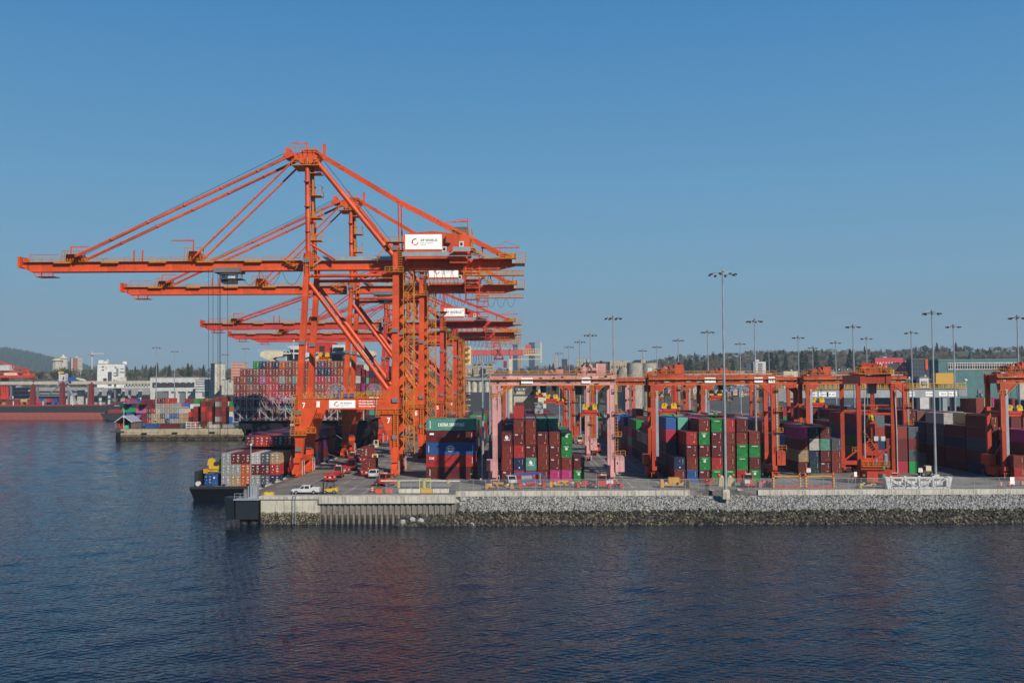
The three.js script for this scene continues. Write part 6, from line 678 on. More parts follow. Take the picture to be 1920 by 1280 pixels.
// ---------------------------------------------------------------- far shore: land, terminals, town, hill
const hill = (x, z) => { const d = -z, s = THREE.MathUtils.smoothstep; return 1 + s(d, 1080, 2350) * (30 + 42 * s(x, 0, 620) - 16 * s(x, 900, 1500) + 34 * (fbm(x / 900 + 9, z / 900 + 9, 5, 3, 41) - 0.25)) + 4 * s(d, 1080, 1300) - 40 * s(d, 2600, 3600); };
{
  const b = new MB(); b.slab([[-2600, -932], [-150, -932], [-110, -700], [-110, -700], [620, -955], [3000, -955], [3000, -1180], [-2600, -1180]], -7, 0.9);
  struct(b.build('far_quay', M('far quay surface', [0.2, 0.19, 0.18], 0.9, { map: asphaltTex })));
  const nx = 90, nz = 40, g = new MB(), at = (i, j) => { const z = -1080 - Math.pow(j / nz, 1.2) * 3000, x = (i / nx - 0.5) * (-z) * 1.7; return V(x, hill(x, z), z); };
  for (let j = 0; j < nz; j++) for (let i = 0; i < nx; i++) g.quad(at(i, j), at(i + 1, j), at(i + 1, j + 1), at(i, j + 1));
  struct(g.build('hillside', M('scrub and grass', [0.075, 0.072, 0.045], 0.95)));
  const r = new MB(), prof = [[-260, 634], [-120, 642], [0, 653], [25, 657], [50, 661], [75, 667], [100, 673], [130, 680], [165, 687], [220, 694], [300, 700], [420, 708]].map(([x, y]) => W(x, y + 4, 6200));
  for (let i = 0; i + 1 < prof.length; i++) { const a = prof[i], c = prof[i + 1], n = 5; for (let k = 0; k < n; k++) for (let q = 0; q < 8; q++) { const f = (u, v) => { const p = a.clone().lerp(c, u), h = Math.pow(v, 0.8); return V(p.x * (0.72 + 0.28 * v), p.y * h, -6200 * (0.72 + 0.28 * v)); }; r.quad(f(k / n, q / 8), f((k + 1) / n, q / 8), f((k + 1) / n, (q + 1) / 8), f(k / n, (q + 1) / 8)); } r.quad(V(a.x, a.y, -6200), V(c.x, c.y, -6200), V(c.x * 1.3, 0, -8200), V(a.x * 1.3, 0, -8200)); }
  struct(r.build('mountain', M('far forest', [0.035, 0.05, 0.03], 1)));
  const cone = new THREE.ConeGeometry(7, 34, 6), im = new THREE.InstancedMesh(cone, M('far conifers', [0.022, 0.036, 0.022], 1), 2600), mt = new THREE.Matrix4(), q = new THREE.Quaternion();
  for (let i = 0; i < 2600; i++) { const k = Math.min(prof.length - 1.001, rnd() * (prof.length - 1)), a = Math.floor(k), p = prof[a].clone().lerp(prof[a + 1], k - a), v = rnd() < 0.45 ? rr(0.94, 1) : Math.pow(rnd(), 0.6), s = rr(0.5, 1.25); mt.compose(V(p.x * (0.72 + 0.28 * v), p.y * Math.pow(v, 0.8) + 10 * s, -6200 * (0.72 + 0.28 * v)), q, V(s, s * rr(0.7, 1.3), s)); im.setMatrixAt(i, mt); }
  im.name = 'mountain_forest'; im.userData = { kind: 'stuff', label: 'dark conifer forest on the far hill' }; scene.add(im);
}
// trees: crowns of many small faces round limbs
function crownGeo(kind, n, s0) {
  seed = s0; const b = new MB(), leaf = (c, s) => { const a = V(rr(-1, 1), rr(-1, 1), rr(-1, 1)).normalize(), u = a.clone().cross(V(rr(-1, 1), rr(-1, 1), rr(-1, 1))).normalize().multiplyScalar(s), w = a.clone().cross(u).normalize().multiplyScalar(s * rr(0.6, 1)); b.quad(c.clone().sub(u), c.clone().addScaledVector(w, -0.8), c.clone().add(u), c.clone().add(w)); };
  if (kind === 'conifer') for (let i = 0; i < n; i++) { const t = Math.pow(rnd(), 0.75), y = 0.1 + 0.9 * (1 - t), a = rnd() * 6.28, r = (0.02 + 0.24 * t) * (0.55 + 0.45 * Math.sin(y * 46) ** 2) * Math.sqrt(rnd()); leaf(V(Math.cos(a) * r, y, Math.sin(a) * r), rr(0.035, 0.07)); }
  else { const cl = []; for (let i = 0; i < 11; i++) cl.push([rr(-0.27, 0.27), rr(0.4, 0.88), rr(-0.27, 0.27), rr(0.12, 0.2)]); for (let i = 0; i < n; i++) { const [x, y, z, r] = pick(cl), v = V(rr(-1, 1), rr(-1, 1), rr(-1, 1)).normalize().multiplyScalar(r * Math.cbrt(rnd())); leaf(V(x, y, z).add(v), kind === 'bare' ? rr(0.015, 0.035) : rr(0.03, 0.055)); } }
  return b.geo();
}
const trunkGeo = () => { const b = new MB(); b.tube(V(0, 0, 0), V(0, 0.85, 0), 0.025, 0.006, 6); for (let i = 0; i < 7; i++) { const a = i * 2.1; b.tube(V(0, 0.25 + i * 0.08, 0), V(Math.cos(a) * 0.22, 0.5 + i * 0.07, Math.sin(a) * 0.22), 0.012, 0.004, 4); } return b.geo(); };
const LEAFM = (n, c) => M(n, c, 0.95);
const kinds = { conifer: [[11, 12, 13].map((s) => crownGeo('conifer', 420, s)), LEAFM('conifer foliage', [0.034, 0.048, 0.028])], broad: [[21, 22, 23].map((s) => crownGeo('broad', 480, s)), LEAFM('green foliage', [0.07, 0.082, 0.034])], bare: [[31, 32, 33].map((s) => crownGeo('bare', 520, s)), LEAFM('bare twigs', [0.14, 0.11, 0.085])] };
seed = 99;
{ // the wooded hillside as masses
  const mt = new THREE.Matrix4(), q = new THREE.Quaternion(), Y = V(0, 1, 0), c = new THREE.Color();
  for (const [k, n, l] of [['conifer', 480, 'dark conifers of the wooded hillside'], ['broad', 2800, 'green and olive trees of the wooded hillside'], ['bare', 4200, 'brownish leafless trees of the wooded hillside']]) {
    const im = new THREE.InstancedMesh(kinds[k][0][0], kinds[k][1], n); let i = 0, guard = 0;
    while (i < n && guard++ < 200000) { const d = 1090 + 1500 * Math.pow(rnd(), 0.85), x = rr(-0.56, 0.56) * d, px = 977 + x / d * F; if (fbm(x / 300 + 7, d / 300 + (k === 'bare' ? 7 : 11), 9, 3, k.length) < 0.47) continue; if (px > 1180 && px < 1420 && d < 1750 && rnd() < 0.72) continue; const near = px < 500 ? 1 : 0.9, s = (k === 'conifer' ? rr(10, 24) : rr(6, 17)) * near; mt.compose(V(x, hill(x, -d) - 0.6, -d), q.setFromAxisAngle(Y, rr(0, 6.3)), V(s * (k === 'conifer' ? rr(0.8, 1.1) : rr(1, 1.5)), s, s * rr(0.9, 1.3))); im.setMatrixAt(i, mt); const g = rr(0.6, 1.45); im.setColorAt(i, c.setRGB(g * rr(0.85, 1.2), g, g * rr(0.8, 1.1))); i++; }
    im.count = i; im.name = k === 'bare' ? 'leafless_wood' : k === 'broad' ? 'green_wood' : 'conifer_wood'; im.castShadow = im.receiveShadow = true; im.userData = { kind: 'stuff', label: l }; scene.add(im);
  }
}
function tree(kind, label, px, pyTop, d, h, group, wide = 1) { const x = W(px, 700, d).x, yt = W(px, pyTop, d).y, t = thing(kind === 'conifer' ? 'conifer_tree' : 'broadleaf_tree', label, 'tree', [x, yt - h, -d], rr(0, 6), group), c = meshOf('crown', pick(kinds[kind][0]), kinds[kind][1], t), k = meshOf('trunk', tree.g ??= trunkGeo(), M('bark', [0.05, 0.04, 0.03], 0.95), t); c.scale.set(h * wide, h, h * wide); k.scale.set(h, h, h); return t; }
for (const [px, y, h, w] of [[282, 686, 20, 1], [291, 685, 18, 1], [317, 684, 22, 1], [352, 682, 26, 1.2], [357, 686, 20, 1], [381, 684, 20, 1], [1286, 674, 26, 1.3], [1294, 671, 28, 1.3], [1322, 674, 22, 1.1], [1375, 672, 22, 1], [1437, 659, 32, 1.2], [1447, 658, 34, 1.3], [1457, 664, 26, 1.1], [1474, 665, 26, 1], [1505, 658, 32, 1.2], [1513, 664, 26, 1], [1532, 659, 30, 1.1], [1559, 659, 32, 1.1], [1595, 655, 34, 1.2], [1604, 666, 24, 1], [1634, 665, 26, 1.2], [1648, 666, 24, 1.1], [1680, 659, 30, 1.3], [1692, 662, 26, 1]]) tree('conifer', 'tall dark conifer standing out on the wooded skyline', px, y, 1650, h, 'conifers on the skyline', w);
for (const [px, y, h, k] of [[1400, 669, 30, 'bare'], [1412, 668, 30, 'bare'], [1340, 674, 22, 'bare'], [1720, 663, 30, 'broad'], [1737, 667, 26, 'broad'], [1838, 660, 30, 'bare'], [1770, 666, 24, 'bare'], [1876, 662, 28, 'bare'], [1893, 660, 30, 'bare'], [1904, 664, 26, 'bare'], [1806, 668, 20, 'broad'], [60, 694, 18, 'broad'], [75, 696, 16, 'broad'], [105, 690, 24, 'broad'], [122, 689, 24, 'broad'], [340, 690, 16, 'broad'], [368, 690, 18, 'bare']]) tree(k, k === 'bare' ? 'leafless brownish tree rising on the town skyline' : 'rounded green tree rising on the town skyline', px, y, 1500, h, k === 'bare' ? 'leafless trees on the skyline' : 'green trees on the skyline', 1.3);
tree('bare', 'leafless bush in front of the white wall at the far right', 1896, 757, 395, 7.5, undefined, 1.4);
// buildings ------------------------------------------------------------
function bld(name, label, px0, px1, pyTop, d, depth, m, o = {}) { // a block between two pixel columns at a distance; windows are parts
  const a = W(px0, 715, d), b = W(px1, 715, d), top = W((px0 + px1) / 2, pyTop, d).y, yb = o.yb ?? Math.min(hill(a.x, -d), hill(b.x, -d)) - 3, t = thing(name, label, 'building', [(a.x + b.x) / 2, yb, -d], o.turn ?? 0), w = b.x - a.x, h = top - yb;
  new MB().box(-w / 2, 0, -depth, w / 2, h, 0).build('wall', m, t);
  new MB().box(-w / 2 - 0.2, h, -depth - 0.2, w / 2 + 0.2, h + (o.cap ?? 0.5), 0.25).build('roof', o.roof ?? STONEGREY, t);
  for (const [px, py, pw, ph, mm = GLASS, nm = 'window', z = 0] of o.parts ?? []) { const p = W(px, py, d).sub(t.position), q = W(px + pw, py + ph, d).sub(t.position); new MB().box(p.x, q.y, z - 0.2, q.x, p.y, z + 0.35).build(nm, mm, t); }
  if (o.win) { const [n, k, u0, u1, v0, v1, fw = 0.5, fh = 0.5] = o.win, sw = w * (u1 - u0) / n, sh = h * (v1 - v0) / k, g = new THREE.BoxGeometry(sw * fw, sh * fh, 0.3); for (let i = 0; i < n; i++) for (let j = 0; j < k; j++) meshOf('window', g, o.glass ?? GLASS, t).position.set(-w / 2 + w * u0 + (i + 0.5) * sw, h * v0 + (j + 0.5) * sh, 0.05); }
  return t;
}
const BRICK = M('brick wall', [0.3, 0.13, 0.09], 0.9, { map: concreteTex }), PALE = M('pale wall', [0.55, 0.53, 0.48], 0.85, { map: concreteTex }), BEIGE = M('beige wall', [0.5, 0.4, 0.29], 0.85, { map: concreteTex }), DKBLUE = M('dark blue cladding', [0.03, 0.055, 0.08], 0.5), TEALW = M('teal cladding', [0.09, 0.21, 0.22], 0.7, { map: grimeTex }), CHAR = M('charcoal cladding', [0.035, 0.04, 0.05], 0.7), PINKW = M('salmon wall', [0.6, 0.28, 0.2], 0.85), REDW = M('red cladding', [0.5, 0.03, 0.05], 0.7), OFFW = M('white cladding', [0.68, 0.68, 0.65], 0.7, { map: grimeTex });
{ // domed twin tower on the left
  const d = 2700, c = W(109, 690, d), t = thing('apartment_tower', 'cream rounded twin tower with overhanging caps, on the far left skyline', 'building', [c.x, hill(c.x, -d) - 4, -d]), k = d / F, y = (py) => W(109, py, d).y - t.position.y;
  const cyl = (name, dx, r0, py0, py1, m, r1 = r0, z = 0) => new MB().tube(V(dx * k, y(py1), z), V(dx * k, y(py0), z), r1 * k, r0 * k, 14).build(name, m, t);
  cyl('tower', -3, 9, 676, 712, PALE); cyl('tower', 5, 7.5, 671, 712, PALE, 7.5, -14); cyl('cap', -3, 7, 672.5, 676, CREAM, 11.5); cyl('cap', 4, 6, 668, 671.5, CREAM, 10, -14); cyl('cupola', 4, 2, 664.5, 668, WHITE, 2, -14);
  for (let i = 0; i < 5; i++) for (let j = 0; j < 6; j++) new MB().box((-9.5 + i * 3) * k, y(679.6 + j * 4), 9.2 * k - Math.abs(i - 2) * 1.4 * k - 2, (-8.4 + i * 3) * k, y(678 + j * 4), 9.2 * k - Math.abs(i - 2) * 1.4 * k).build('window', CHAR, t);
}
bld('apartment_slab', 'brick and grey slab tower on the far left skyline', 133, 152.5, 671, 2500, 14, PALE, { turn: 0.6, win: [5, 11, 0.5, 0.98, 0.2, 0.97], parts: [[136, 671.5, 8, 40, BRICK, 'brick_bay', 0.4], [141, 667.5, 5, 4, PALE, 'roof_house', -4]] });
{ const d = 2300, f = (px, py) => W(px, py, d), p = f(172, 693), t = thing('tower_crane', 'thin pale tower crane left of the white grain building', 'crane', [p.x, p.y - 12, -d]), L = (px, py) => f(px, py).sub(t.position); new MB().beam(L(172, 702), L(172, 659), 1.8).build('mast', WHITE, t); new MB().beam(L(171, 663), L(194, 662.6), 1.5).build('jib', WHITE, t); new MB().beam(L(172, 664), L(164.5, 665), 1.5).build('counter_jib', GREY, t); new MB().beam(L(172, 659), L(186, 662.4), 0.5).build('tie', GREY, t); new MB().box(L(170, 668).x, L(170, 668).y, -1.4, L(174, 665).x, L(174, 665).y, 1.4).build('cab', REDP, t); }
{ const d = 1040, P = (a, b, w, h, m, n, z) => [a, b, w, h, m, n, z]; bld('grain_building', 'white grain terminal block with a dark recessed shaft and rooftop hoppers', 183.5, 231, 682.5, d, 24, OFFW, { yb: 0.9, turn: 0.42, parts: [P(186, 675, 9, 8, WHITE, 'roof_hopper', -3), P(196, 677, 5, 6, WHITE, 'roof_hopper', -4), P(200, 673.5, 3.5, 9, PALE, 'roof_duct', -5), P(228, 677, 7, 6, WHITE, 'roof_house', -2), P(202, 697, 6.5, 26, CHAR, 'shaft', 0.2), P(198, 686.5, 3, 4, PALE, 'panel', 0.4), P(192, 687, 3, 1.8, CHAR, 'window', 0.2), P(192, 692.5, 3, 1.8, CHAR, 'window', 0.2), P(212, 698, 1.8, 1.8, CHAR, 'window', 0.2), P(215, 698, 1.8, 1.8, CHAR, 'window', 0.2), P(212, 702.5, 1.8, 2.4, CHAR, 'window', 0.2), P(215, 703, 1.8, 2.4, CHAR, 'window', 0.2), P(212, 711, 1.8, 3, CHAR, 'window', 0.2), P(214, 687, 3, 2, STONEGREY, 'chute', 0.5), P(217, 690, 3.4, 14, STONEGREY, 'chute', 0.5), P(224, 690, 6, 1, GREY, 'gantry', 0.5), P(223, 696, 8, 2, GREY, 'gantry', 0.5), P(218, 707, 16, 8, PALE, 'annex', 4), P(194, 709, 6, 5, DARK, 'opening', 0.2), P(232, 682, 1, 34, STONEGREY, 'stair_shaft', -1)] }); }
{ // conveyor galleries and portal sheds of the grain terminal
  const d = 1000, f = (px, py) => W(px, py, d), t = thing('conveyor_gallery', 'long cream conveyor gallery running across the far terminal', 'conveyor', [f(150, 715).x, 0.9, -d]), L = (px, py, z = 0) => f(px, py).sub(t.position).setZ(z), m = M('cream gallery', [0.56, 0.53, 0.45], 0.7, { map: grimeTex });
  new MB().beam(L(-30, 718.5), L(302, 716.5), 4, 3.2).build('gallery', m, t); new MB().beam(L(-30, 721, 1), L(302, 719.2, 1), 1, 0.7).build('lower_chord', STONEGREY, t);
  for (let k = 0; k < 26; k++) new MB().beam(L(226 + k * 3, k % 2 ? 720 : 726.5, 2), L(229 + k * 3, k % 2 ? 726.5 : 720, 2), 0.5).build('truss_bar', WHITE, t); new MB().beam(L(196, 726.8, 2), L(304, 726, 2), 0.8).build('truss_chord', WHITE, t);
  for (const x of [20, 70, 128, 165, 215, 300]) new MB().beam(L(x, 720), L(x, 775), 1.6).build('trestle', STONEGREY, t);
  const c = thing('inclined_conveyor', 'white inclined conveyor tube sloping down toward the grey tower', 'conveyor', [t.position.x, 0.9, -960]), C = (px, py) => W(px, py, 960).sub(c.position); new MB().beam(C(300, 717), C(411, 734), 2.2, 2.2).build('tube', WHITE, c); new MB().box(C(405, 736).x, C(405, 736).y, -2, C(411, 731.5).x, C(411, 731.5).y, 2).build('head_house', CREAM, c); new MB().beam(C(352, 726), C(352, 770), 1).build('trestle', GALV, c);
}
bld('grain_shed', 'long grey shed with white portal columns on the far terminal', -20, 302, 727, 1020, 40, M('shed grey', [0.36, 0.37, 0.38], 0.8, { map: grimeTex }), { yb: 0.9, roof: OFFW, parts: [...[0, 27, 58, 66, 118, 138, 164, 172, 189, 208, 232, 246, 262, 286].map((x, i) => [x, 731, i % 3 ? 4.4 : 6.5, 42, OFFW, 'column', 5 + (i % 2) * 3]), [0, 731, 60, 3, OFFW, 'beam', 6], [60, 733, 90, 3, OFFW, 'beam', 7], [0, 739, 120, 2, OFFW, 'beam', 5], [118, 742, 26, 34, PALE, 'panel', 4], [219, 728, 14, 10, BEIGE, 'hopper', 9], [268, 740, 36, 18, PINKW, 'panel', 2], [150, 730, 14, 34, PALE, 'silo', 7], [205, 728, 18, 40, STONEGREY, 'panel', 4]] });
bld('long_warehouse', 'long white warehouse with a dark band below the eaves', 281, 372, 707.5, 900, 50, OFFW, { yb: 0.9, parts: [[286, 717, 78, 8, CHAR, 'dark_band', 0.4], [290, 722, 1, 3, OFFW, 'post', 1], ...[300, 312, 324, 336, 348, 358].map((x) => [x, 716, 2, 2.4, OFFW, 'tooth', 1]), [284, 731, 3, 40, OFFW, 'column', 3], [310, 729, 60, 2, OFFW, 'beam', 3], [318, 731, 4, 40, OFFW, 'column', 3], [331, 731, 4, 40, OFFW, 'column', 3], [350, 731, 3, 40, OFFW, 'column', 3], [363, 731, 3, 40, OFFW, 'column', 3], [292, 733, 24, 40, STONEGREY, 'panel', 1], [338, 736, 12, 30, STONEGREY, 'panel', 1]], cap: 0.8 });
bld('clad_shed', 'white clad shed with horizontal ribs left of the grey tower', 366, 397.5, 712, 880, 40, OFFW, { yb: 0.9, parts: [...[715, 719, 724, 729, 734].map((y) => [366.5, y, 31, 0.5, STONEGREY, 'rib', 0.2]), [380, 734, 10, 8, STONEGREY, 'door', 0.4]] });
bld('elevator_tower', 'tall pale concrete elevator tower with a dark shaded side', 402, 422, 682, 860, 11, PALE, { yb: 0.9, turn: 0.6, parts: [[417, 693, 1.2, 9, STONEGREY, 'louvre', 0.2], [412, 677.5, 8, 4, STONEGREY, 'roof_plant', -6]] });
bld('pale_annex', 'pale annex with a dark base right of the elevator tower', 415, 440, 712, 840, 20, PALE, { yb: 0.9, parts: [[412, 722, 3.4, 24, DKBLUE, 'dark_hood', 1], [415, 740, 25, 20, DKBLUE, 'dark_base', 0.6], [430, 713.5, 2.4, 2.2, CHAR, 'window', 0.2]] });
bld('apartment_block', 'salmon apartment block with rows of dark windows behind the ship', 433, 457, 680, 1700, 20, PINKW, { win: [10, 6, 0.03, 0.97, 0.3, 0.97, 0.4, 0.45] });
{ // red cranes at the left edge
  const d = 1000, f = (px, py) => W(px, py, d), t = thing('gantry_crane', 'orange-red quay crane with a white house, cut by the left edge', 'gantry crane', [f(6, 715).x, 0.9, -d]), L = (px, py, z = 0) => f(px, py).sub(t.position).setZ(z); const bx = (n, m, a, b, c, e, z = 4) => new MB().box(L(a, b).x, L(c, e).y, -z, L(c, e).x, L(a, b).y, z).build(n, m, t);
  new MB().beam(L(-60, 660), L(48, 693), 1, 1.4).build('stay', FARRED, t); bx('machinery_house', OFFW, -20, 684.5, 21, 694.5, 5); bx('girder', FARRED, -60, 696, 44, 699, 3); new MB().beam(L(48, 690), L(56, 705), 1.6).build('girder_end', FARRED, t); bx('house', CREAM, 10, 699, 34, 703.5, 4); bx('girder', FARRED, -40, 704, 60, 708, 6); for (const x of [3, 8, 13]) new MB().beam(L(x, 704), L(x, 776), 1.8).build('leg', FARRED, t); const r = new MB(); for (let k = 0; k < 12; k++) r.beam(L(16 + k * 3.5, 696), L(18 + k * 3.5, k % 2 ? 692 : 704), 0.5); r.build('lattice', FARRED, t); bx('girder_platform', paint('crane orange paint'), 46, 700, 60, 707, 5); bx('portal', FARRED, 4, 742, 18, 748, 4);
}
{ // bulk carrier
  const d = 905, f = (px, py) => W(px, py, d), t = thing('bulk_carrier', 'long dark bulk carrier with a red lower hull and three dark red deck cranes', 'ship', [f(100, 775).x, SEA, -d]), L = (px, py, z = 0) => f(px, py).sub(t.position).setZ(z), sl = (name, pts, m, z0 = -24, z1 = 0) => new MB().prism(pts.map(([x, y]) => { const p = L(x, y); return [p.x, p.y]; }), z0, z1).build(name, m, t);
  sl('boot_topping', [[-60, 792], [190, 792], [196, 773], [-60, 773]], M('faded red hull', [0.42, 0.11, 0.09], 0.7, { map: rustTex })); sl('hull', [[-60, 773], [196, 773], [222, 768], [235, 753], [213, 757], [202, 760], [-60, 763]], M('dark grey hull', [0.035, 0.04, 0.045], 0.6, { map: grimeTex }), -23.8, 0.1); sl('hatch_coaming', [[-60, 763], [200, 760.5], [200, 758], [-60, 760]], M('rusty red', [0.25, 0.03, 0.025], 0.8), -18, -4);
  const nm = sheet('bulk', 256, 64, (x) => { x.clearRect(0, 0, 256, 64); x.fillStyle = '#d8d8d8'; x.font = 'bold 52px sans-serif'; x.fillText('OMICRON', 4, 50, 240); }); board('lettering', 5, 1.3, nm, t, [L(218.5, 760).x, L(218.5, 760.3).y, 0.14], [0, 0, 0], 0, decal);
  const dr = M('dark red crane', [0.16, 0.022, 0.022], 0.7); for (const [x, y] of [[49, 722], [105, 717], [160, 719]]) { sl('crane_post', [[x - 4.6, 764], [x + 4, 764], [x + 3, y], [x - 2, y]], dr, -14, -9); new MB().beam(L(x + 1, y + 2, -11), L(x + 3, 706, -11), 1).build('crane_jib', dr, t); new MB().ball(L(x + 2, y - 4, -11), 0.8, 6).build('crane_lamp', WHITE, t); }
  for (const x of [20, 76, 132, 185]) { const b = new MB(); b.beam(L(x, 760, -4), L(x, 752, -4), 0.7); b.build('deck_post', WHITE, t); } sl('forecastle_gear', [[205, 757], [228, 755], [224, 752.5], [207, 754]], dr, -16, -4);
  const s = thing('ship_loader', 'white and yellow ship loader with a blue housing above the bulk carrier', 'loader', [t.position.x, 0.9, -950]), S = (px, py, z = 0) => W(px, py, 950).sub(s.position).setZ(z), sb = (n, m, a, b, c, e) => new MB().box(S(a, b).x, S(c, e).y, -3, S(c, e).x, S(a, b).y, 3).build(n, m, s); sb('tower_house', OFFW, 112, 700, 124, 714); sb('cap', YELLOW, 111, 696, 116, 700); sb('machine_deck', GREY, 110, 714, 130, 719); sb('housing', BLUEP, 129, 707, 143, 714); new MB().beam(S(143, 709), S(160, 713), 1.6).build('boom', CREAM, s); new MB().beam(S(124, 718), S(146, 762), 1.4).build('chute', GALV, s); new MB().beam(S(116, 719), S(90, 740), 1).build('strut', STONEGREY, s); new MB().beam(S(113, 719), S(113, 775), 1.6).build('leg', STONEGREY, s); sb('upper_deck', BLUEP, 115, 700.5, 124, 702);
}
{ const d = 860, f = (px, py) => W(px, py, d), t = thing('red_barge', 'flat barge with a red deckhouse wall behind the far pier', 'barge', [f(235, 780).x, SEA, -d]), L = (px, py) => { const p = f(px, py).sub(t.position); return [p.x, p.y]; }, sl = (n, pts, m, z) => new MB().prism(pts.map(([x, y]) => L(x, y)), -12, z).build(n, m, t); sl('hull', [[187, 775], [191, 782], [205, 788], [300, 788], [300, 774], [200, 774]], M('dark grey hull'), 0); sl('deck_wall', [[200, 774.6], [268, 774.6], [268, 768], [202, 768]], M('container red wall', [0.35, 0.03, 0.035], 0.7, { map: grimeTex }), -1); for (const x of [232, 254]) sl('fender', [[x, 787], [x + 1.2, 787], [x + 1.2, 775], [x, 775]], DARK, 0.3); sl('far_wall', [[268, 774.5], [296, 774.5], [296, 769], [268, 769]], M('orange brown wall', [0.4, 0.12, 0.06], 0.8), -2); }
{ // far pier with its shed, boxes and gear
  const d = 539, a = W(208, 810, d).x, t = thing('far_pier', 'weathered concrete pier across the water, carrying a boat shed and containers', 'pier', [0, 0, -d]), m = tide('pier concrete', [0.5, 0.44, 0.34], 1);
  const f = new MB(); f.quad(V(a + 5, -6.2, 0), V(-80, -6.2, 0), V(-80, 0.6, 0), V(a + 5, 0.6, 0), null, [[0, 0], [3, 0], [3, 1], [0, 1]]); f.quad(V(a, -6.2, -6), V(a + 5, -6.2, 0), V(a + 5, 0.6, 0), V(a, 0.6, -6), null, [[0, 0], [0.3, 0], [0.3, 1], [0, 1]]); f.quad(V(a, -6.2, -260), V(a, -6.2, -6), V(a, 0.6, -6), V(a, 0.6, -260)); f.build('pier_face', m, t);
  const k = new MB(); k.slab([[a + 5, 0], [-80, 0], [-80, -395], [a, -395], [a, -6]], 0.45, 0.62); k.build('pier_deck', M('far quay surface'), t);
  for (const [x, y] of [[269.5, 812.5], [327, 811.5], [397, 810.5]]) { const p = W(x, y, d - 0.5); new MB().tube(V(p.x - 1.4, p.y, 0.4), V(p.x + 1.4, p.y, 0.4), 0.42, 0.42, 10).build('fender', RUBBER, t); } new MB().box(a - 0.3, -1.4, -5, a + 7, -0.6, 0.4).build('timber_fender', M('old timber', [0.06, 0.045, 0.035], 0.95), t);
  const s = thing('boat_shed', 'small open blue-grey shed with a gable roof at the tip of the far pier', 'shed', [W(231, 795, d + 4).x, 0.62, -d - 4]), w = 4.4; new MB().prism([[-w, 3.6], [-w - 0.5, 3.3], [0, 6.9], [w + 0.5, 3.3], [w, 3.6], [0, 6.4]], -14, 0.6).build('roof', M('slate roof', [0.28, 0.3, 0.36], 0.7), s); for (const x of [-w, w - 0.3]) new MB().box(x, 0, -13.6, x + 0.3, 3.6, 0).build('side_wall', STONEGREY, s); new MB().prism([[-w, 0], [w, 0], [w, 3.5], [0, 6.3], [-w, 3.5]], -13.8, -13.5).build('back_wall', CHAR, s); new MB().prism([[-w - 0.55, 3.25], [-w - 0.2, 3.1], [0, 6.55], [w + 0.2, 3.1], [w + 0.55, 3.25], [0, 7]], 0.62, 0.8).build('verge', WHITE, s); new MB().box(-3.6, 0, -8, -1.4, 2.6, -2).build('crate', REDP, s);
  const n = thing('pier_light', 'thin white light post at the tip of the far pier', 'pole', [W(228.5, 800, d - 1).x, 0.62, -d - 1]); new MB().tube(V(0, 0, 0), V(0, 10.5, 0), 0.14).build('pole', WHITE, n); new MB().cbox(0, 6.4, 0.1, 1, 1.2, 0.3).build('board', WHITE, n);
  new MB().box(0, 0, 0, 1.8, 1.7, 1.8).build('x', YELLOW, tag(thing('green_box', 'small green box beside the boat shed', 'box', [W(232, 803, d + 1).x, 0.62, -d - 3]), 'small green box beside the boat shed', 'box')).material = M('mint paint', [0.06, 0.42, 0.24], 0.6);
  const bx = (c, l, px0, px1, py0, dd, h) => { const p = W(px0, py0, dd), q = W(px1, py0, dd); container(c, [(p.x + q.x) / 2, 0.62, -dd - 1.3], { L: q.x - p.x, h, turn: -Math.PI / 2, art: null, label: l }); };
  bx('orange', 'orange box at the side of the boat shed on the far pier', 239.5, 252, 798, d + 8, 2.6); bx('blue', 'light blue long box on the far pier left of the lamp mast', 271.5, 293.5, 800, d + 3, 2.2); bx('maroon', 'red long box on the far pier right of the lamp mast', 299.5, 333.5, 798, d + 3, 2.3); bx('white', 'white long box on the far pier, left of the two pale ones', 391, 411, 800, d + 3, 2); bx('grey', 'pale grey long box on the far pier beside the ship', 416.5, 437, 800, d + 3, 2);
  const fr = thing('rack_stack', 'white stacked frames on the far pier', 'frame stack', [W(363, 800, d + 4).x, 0.62, -d - 4]); for (let j = 0; j < 3; j++) new MB().box(-4.1, 0.2 + j * 1.3, -1.4, 4.1, 0.62 + j * 1.3, 1.4).build('frame', WHITE, fr); for (const x of [-3.6, -1.2, 1.2, 3.6]) new MB().box(x - 0.14, 0, 1.3, x + 0.14, 3.2, 1.5).build('post', WHITE, fr);
  const cr = thing('small_gantry', 'small amber straddle frame on the far pier right of the white frames', 'gantry', [W(384, 800, d + 4).x, 0.62, -d - 4]); for (const x of [-1.6, 0.4, 1.6]) new MB().beam(V(x, 0, 0), V(x * 0.7, 3.4, 0), 0.3).build('leg', paint('amber paint'), cr); new MB().box(-1.6, 3.2, -0.6, 1.6, 3.7, 0.6).build('top_beam', paint('amber paint'), cr);
  // stacks of boxes on the pier, seen end-on
  const G1 = [['red', 'tan', 'tan', 'tan', 'navy', 'grey', 'grey', 'tan'], ['slate', 'tan', 'tan', 'slate', 'grey', 'blue', 'blue', 'tan'], ['maroon', 'red', 'cream', 'grey', 'grey', 'tan', 'grey', 'white'], ['_', '_', 'grey', 'grey', 'tan', 'grey', '_', '_'], ['_', '_', 'maroon', 'maroon', 'red', '_', '_', '_']];
  const x0 = W(278, 790, d + 9).x; G1.forEach((r, j) => r.forEach((c, i) => { if (c !== '_') container(c, [x0 + i * 2.5, 0.62 + 2.2 + j * 2.75, -d - 15.2], { h: 2.7, end: 'door', label: `${c} container in the ${ORD[i + 1]} column, ${TIER[j + 1]} tier, of the pale stack on the far pier`, group: 'containers stacked on the far pier' }); }));
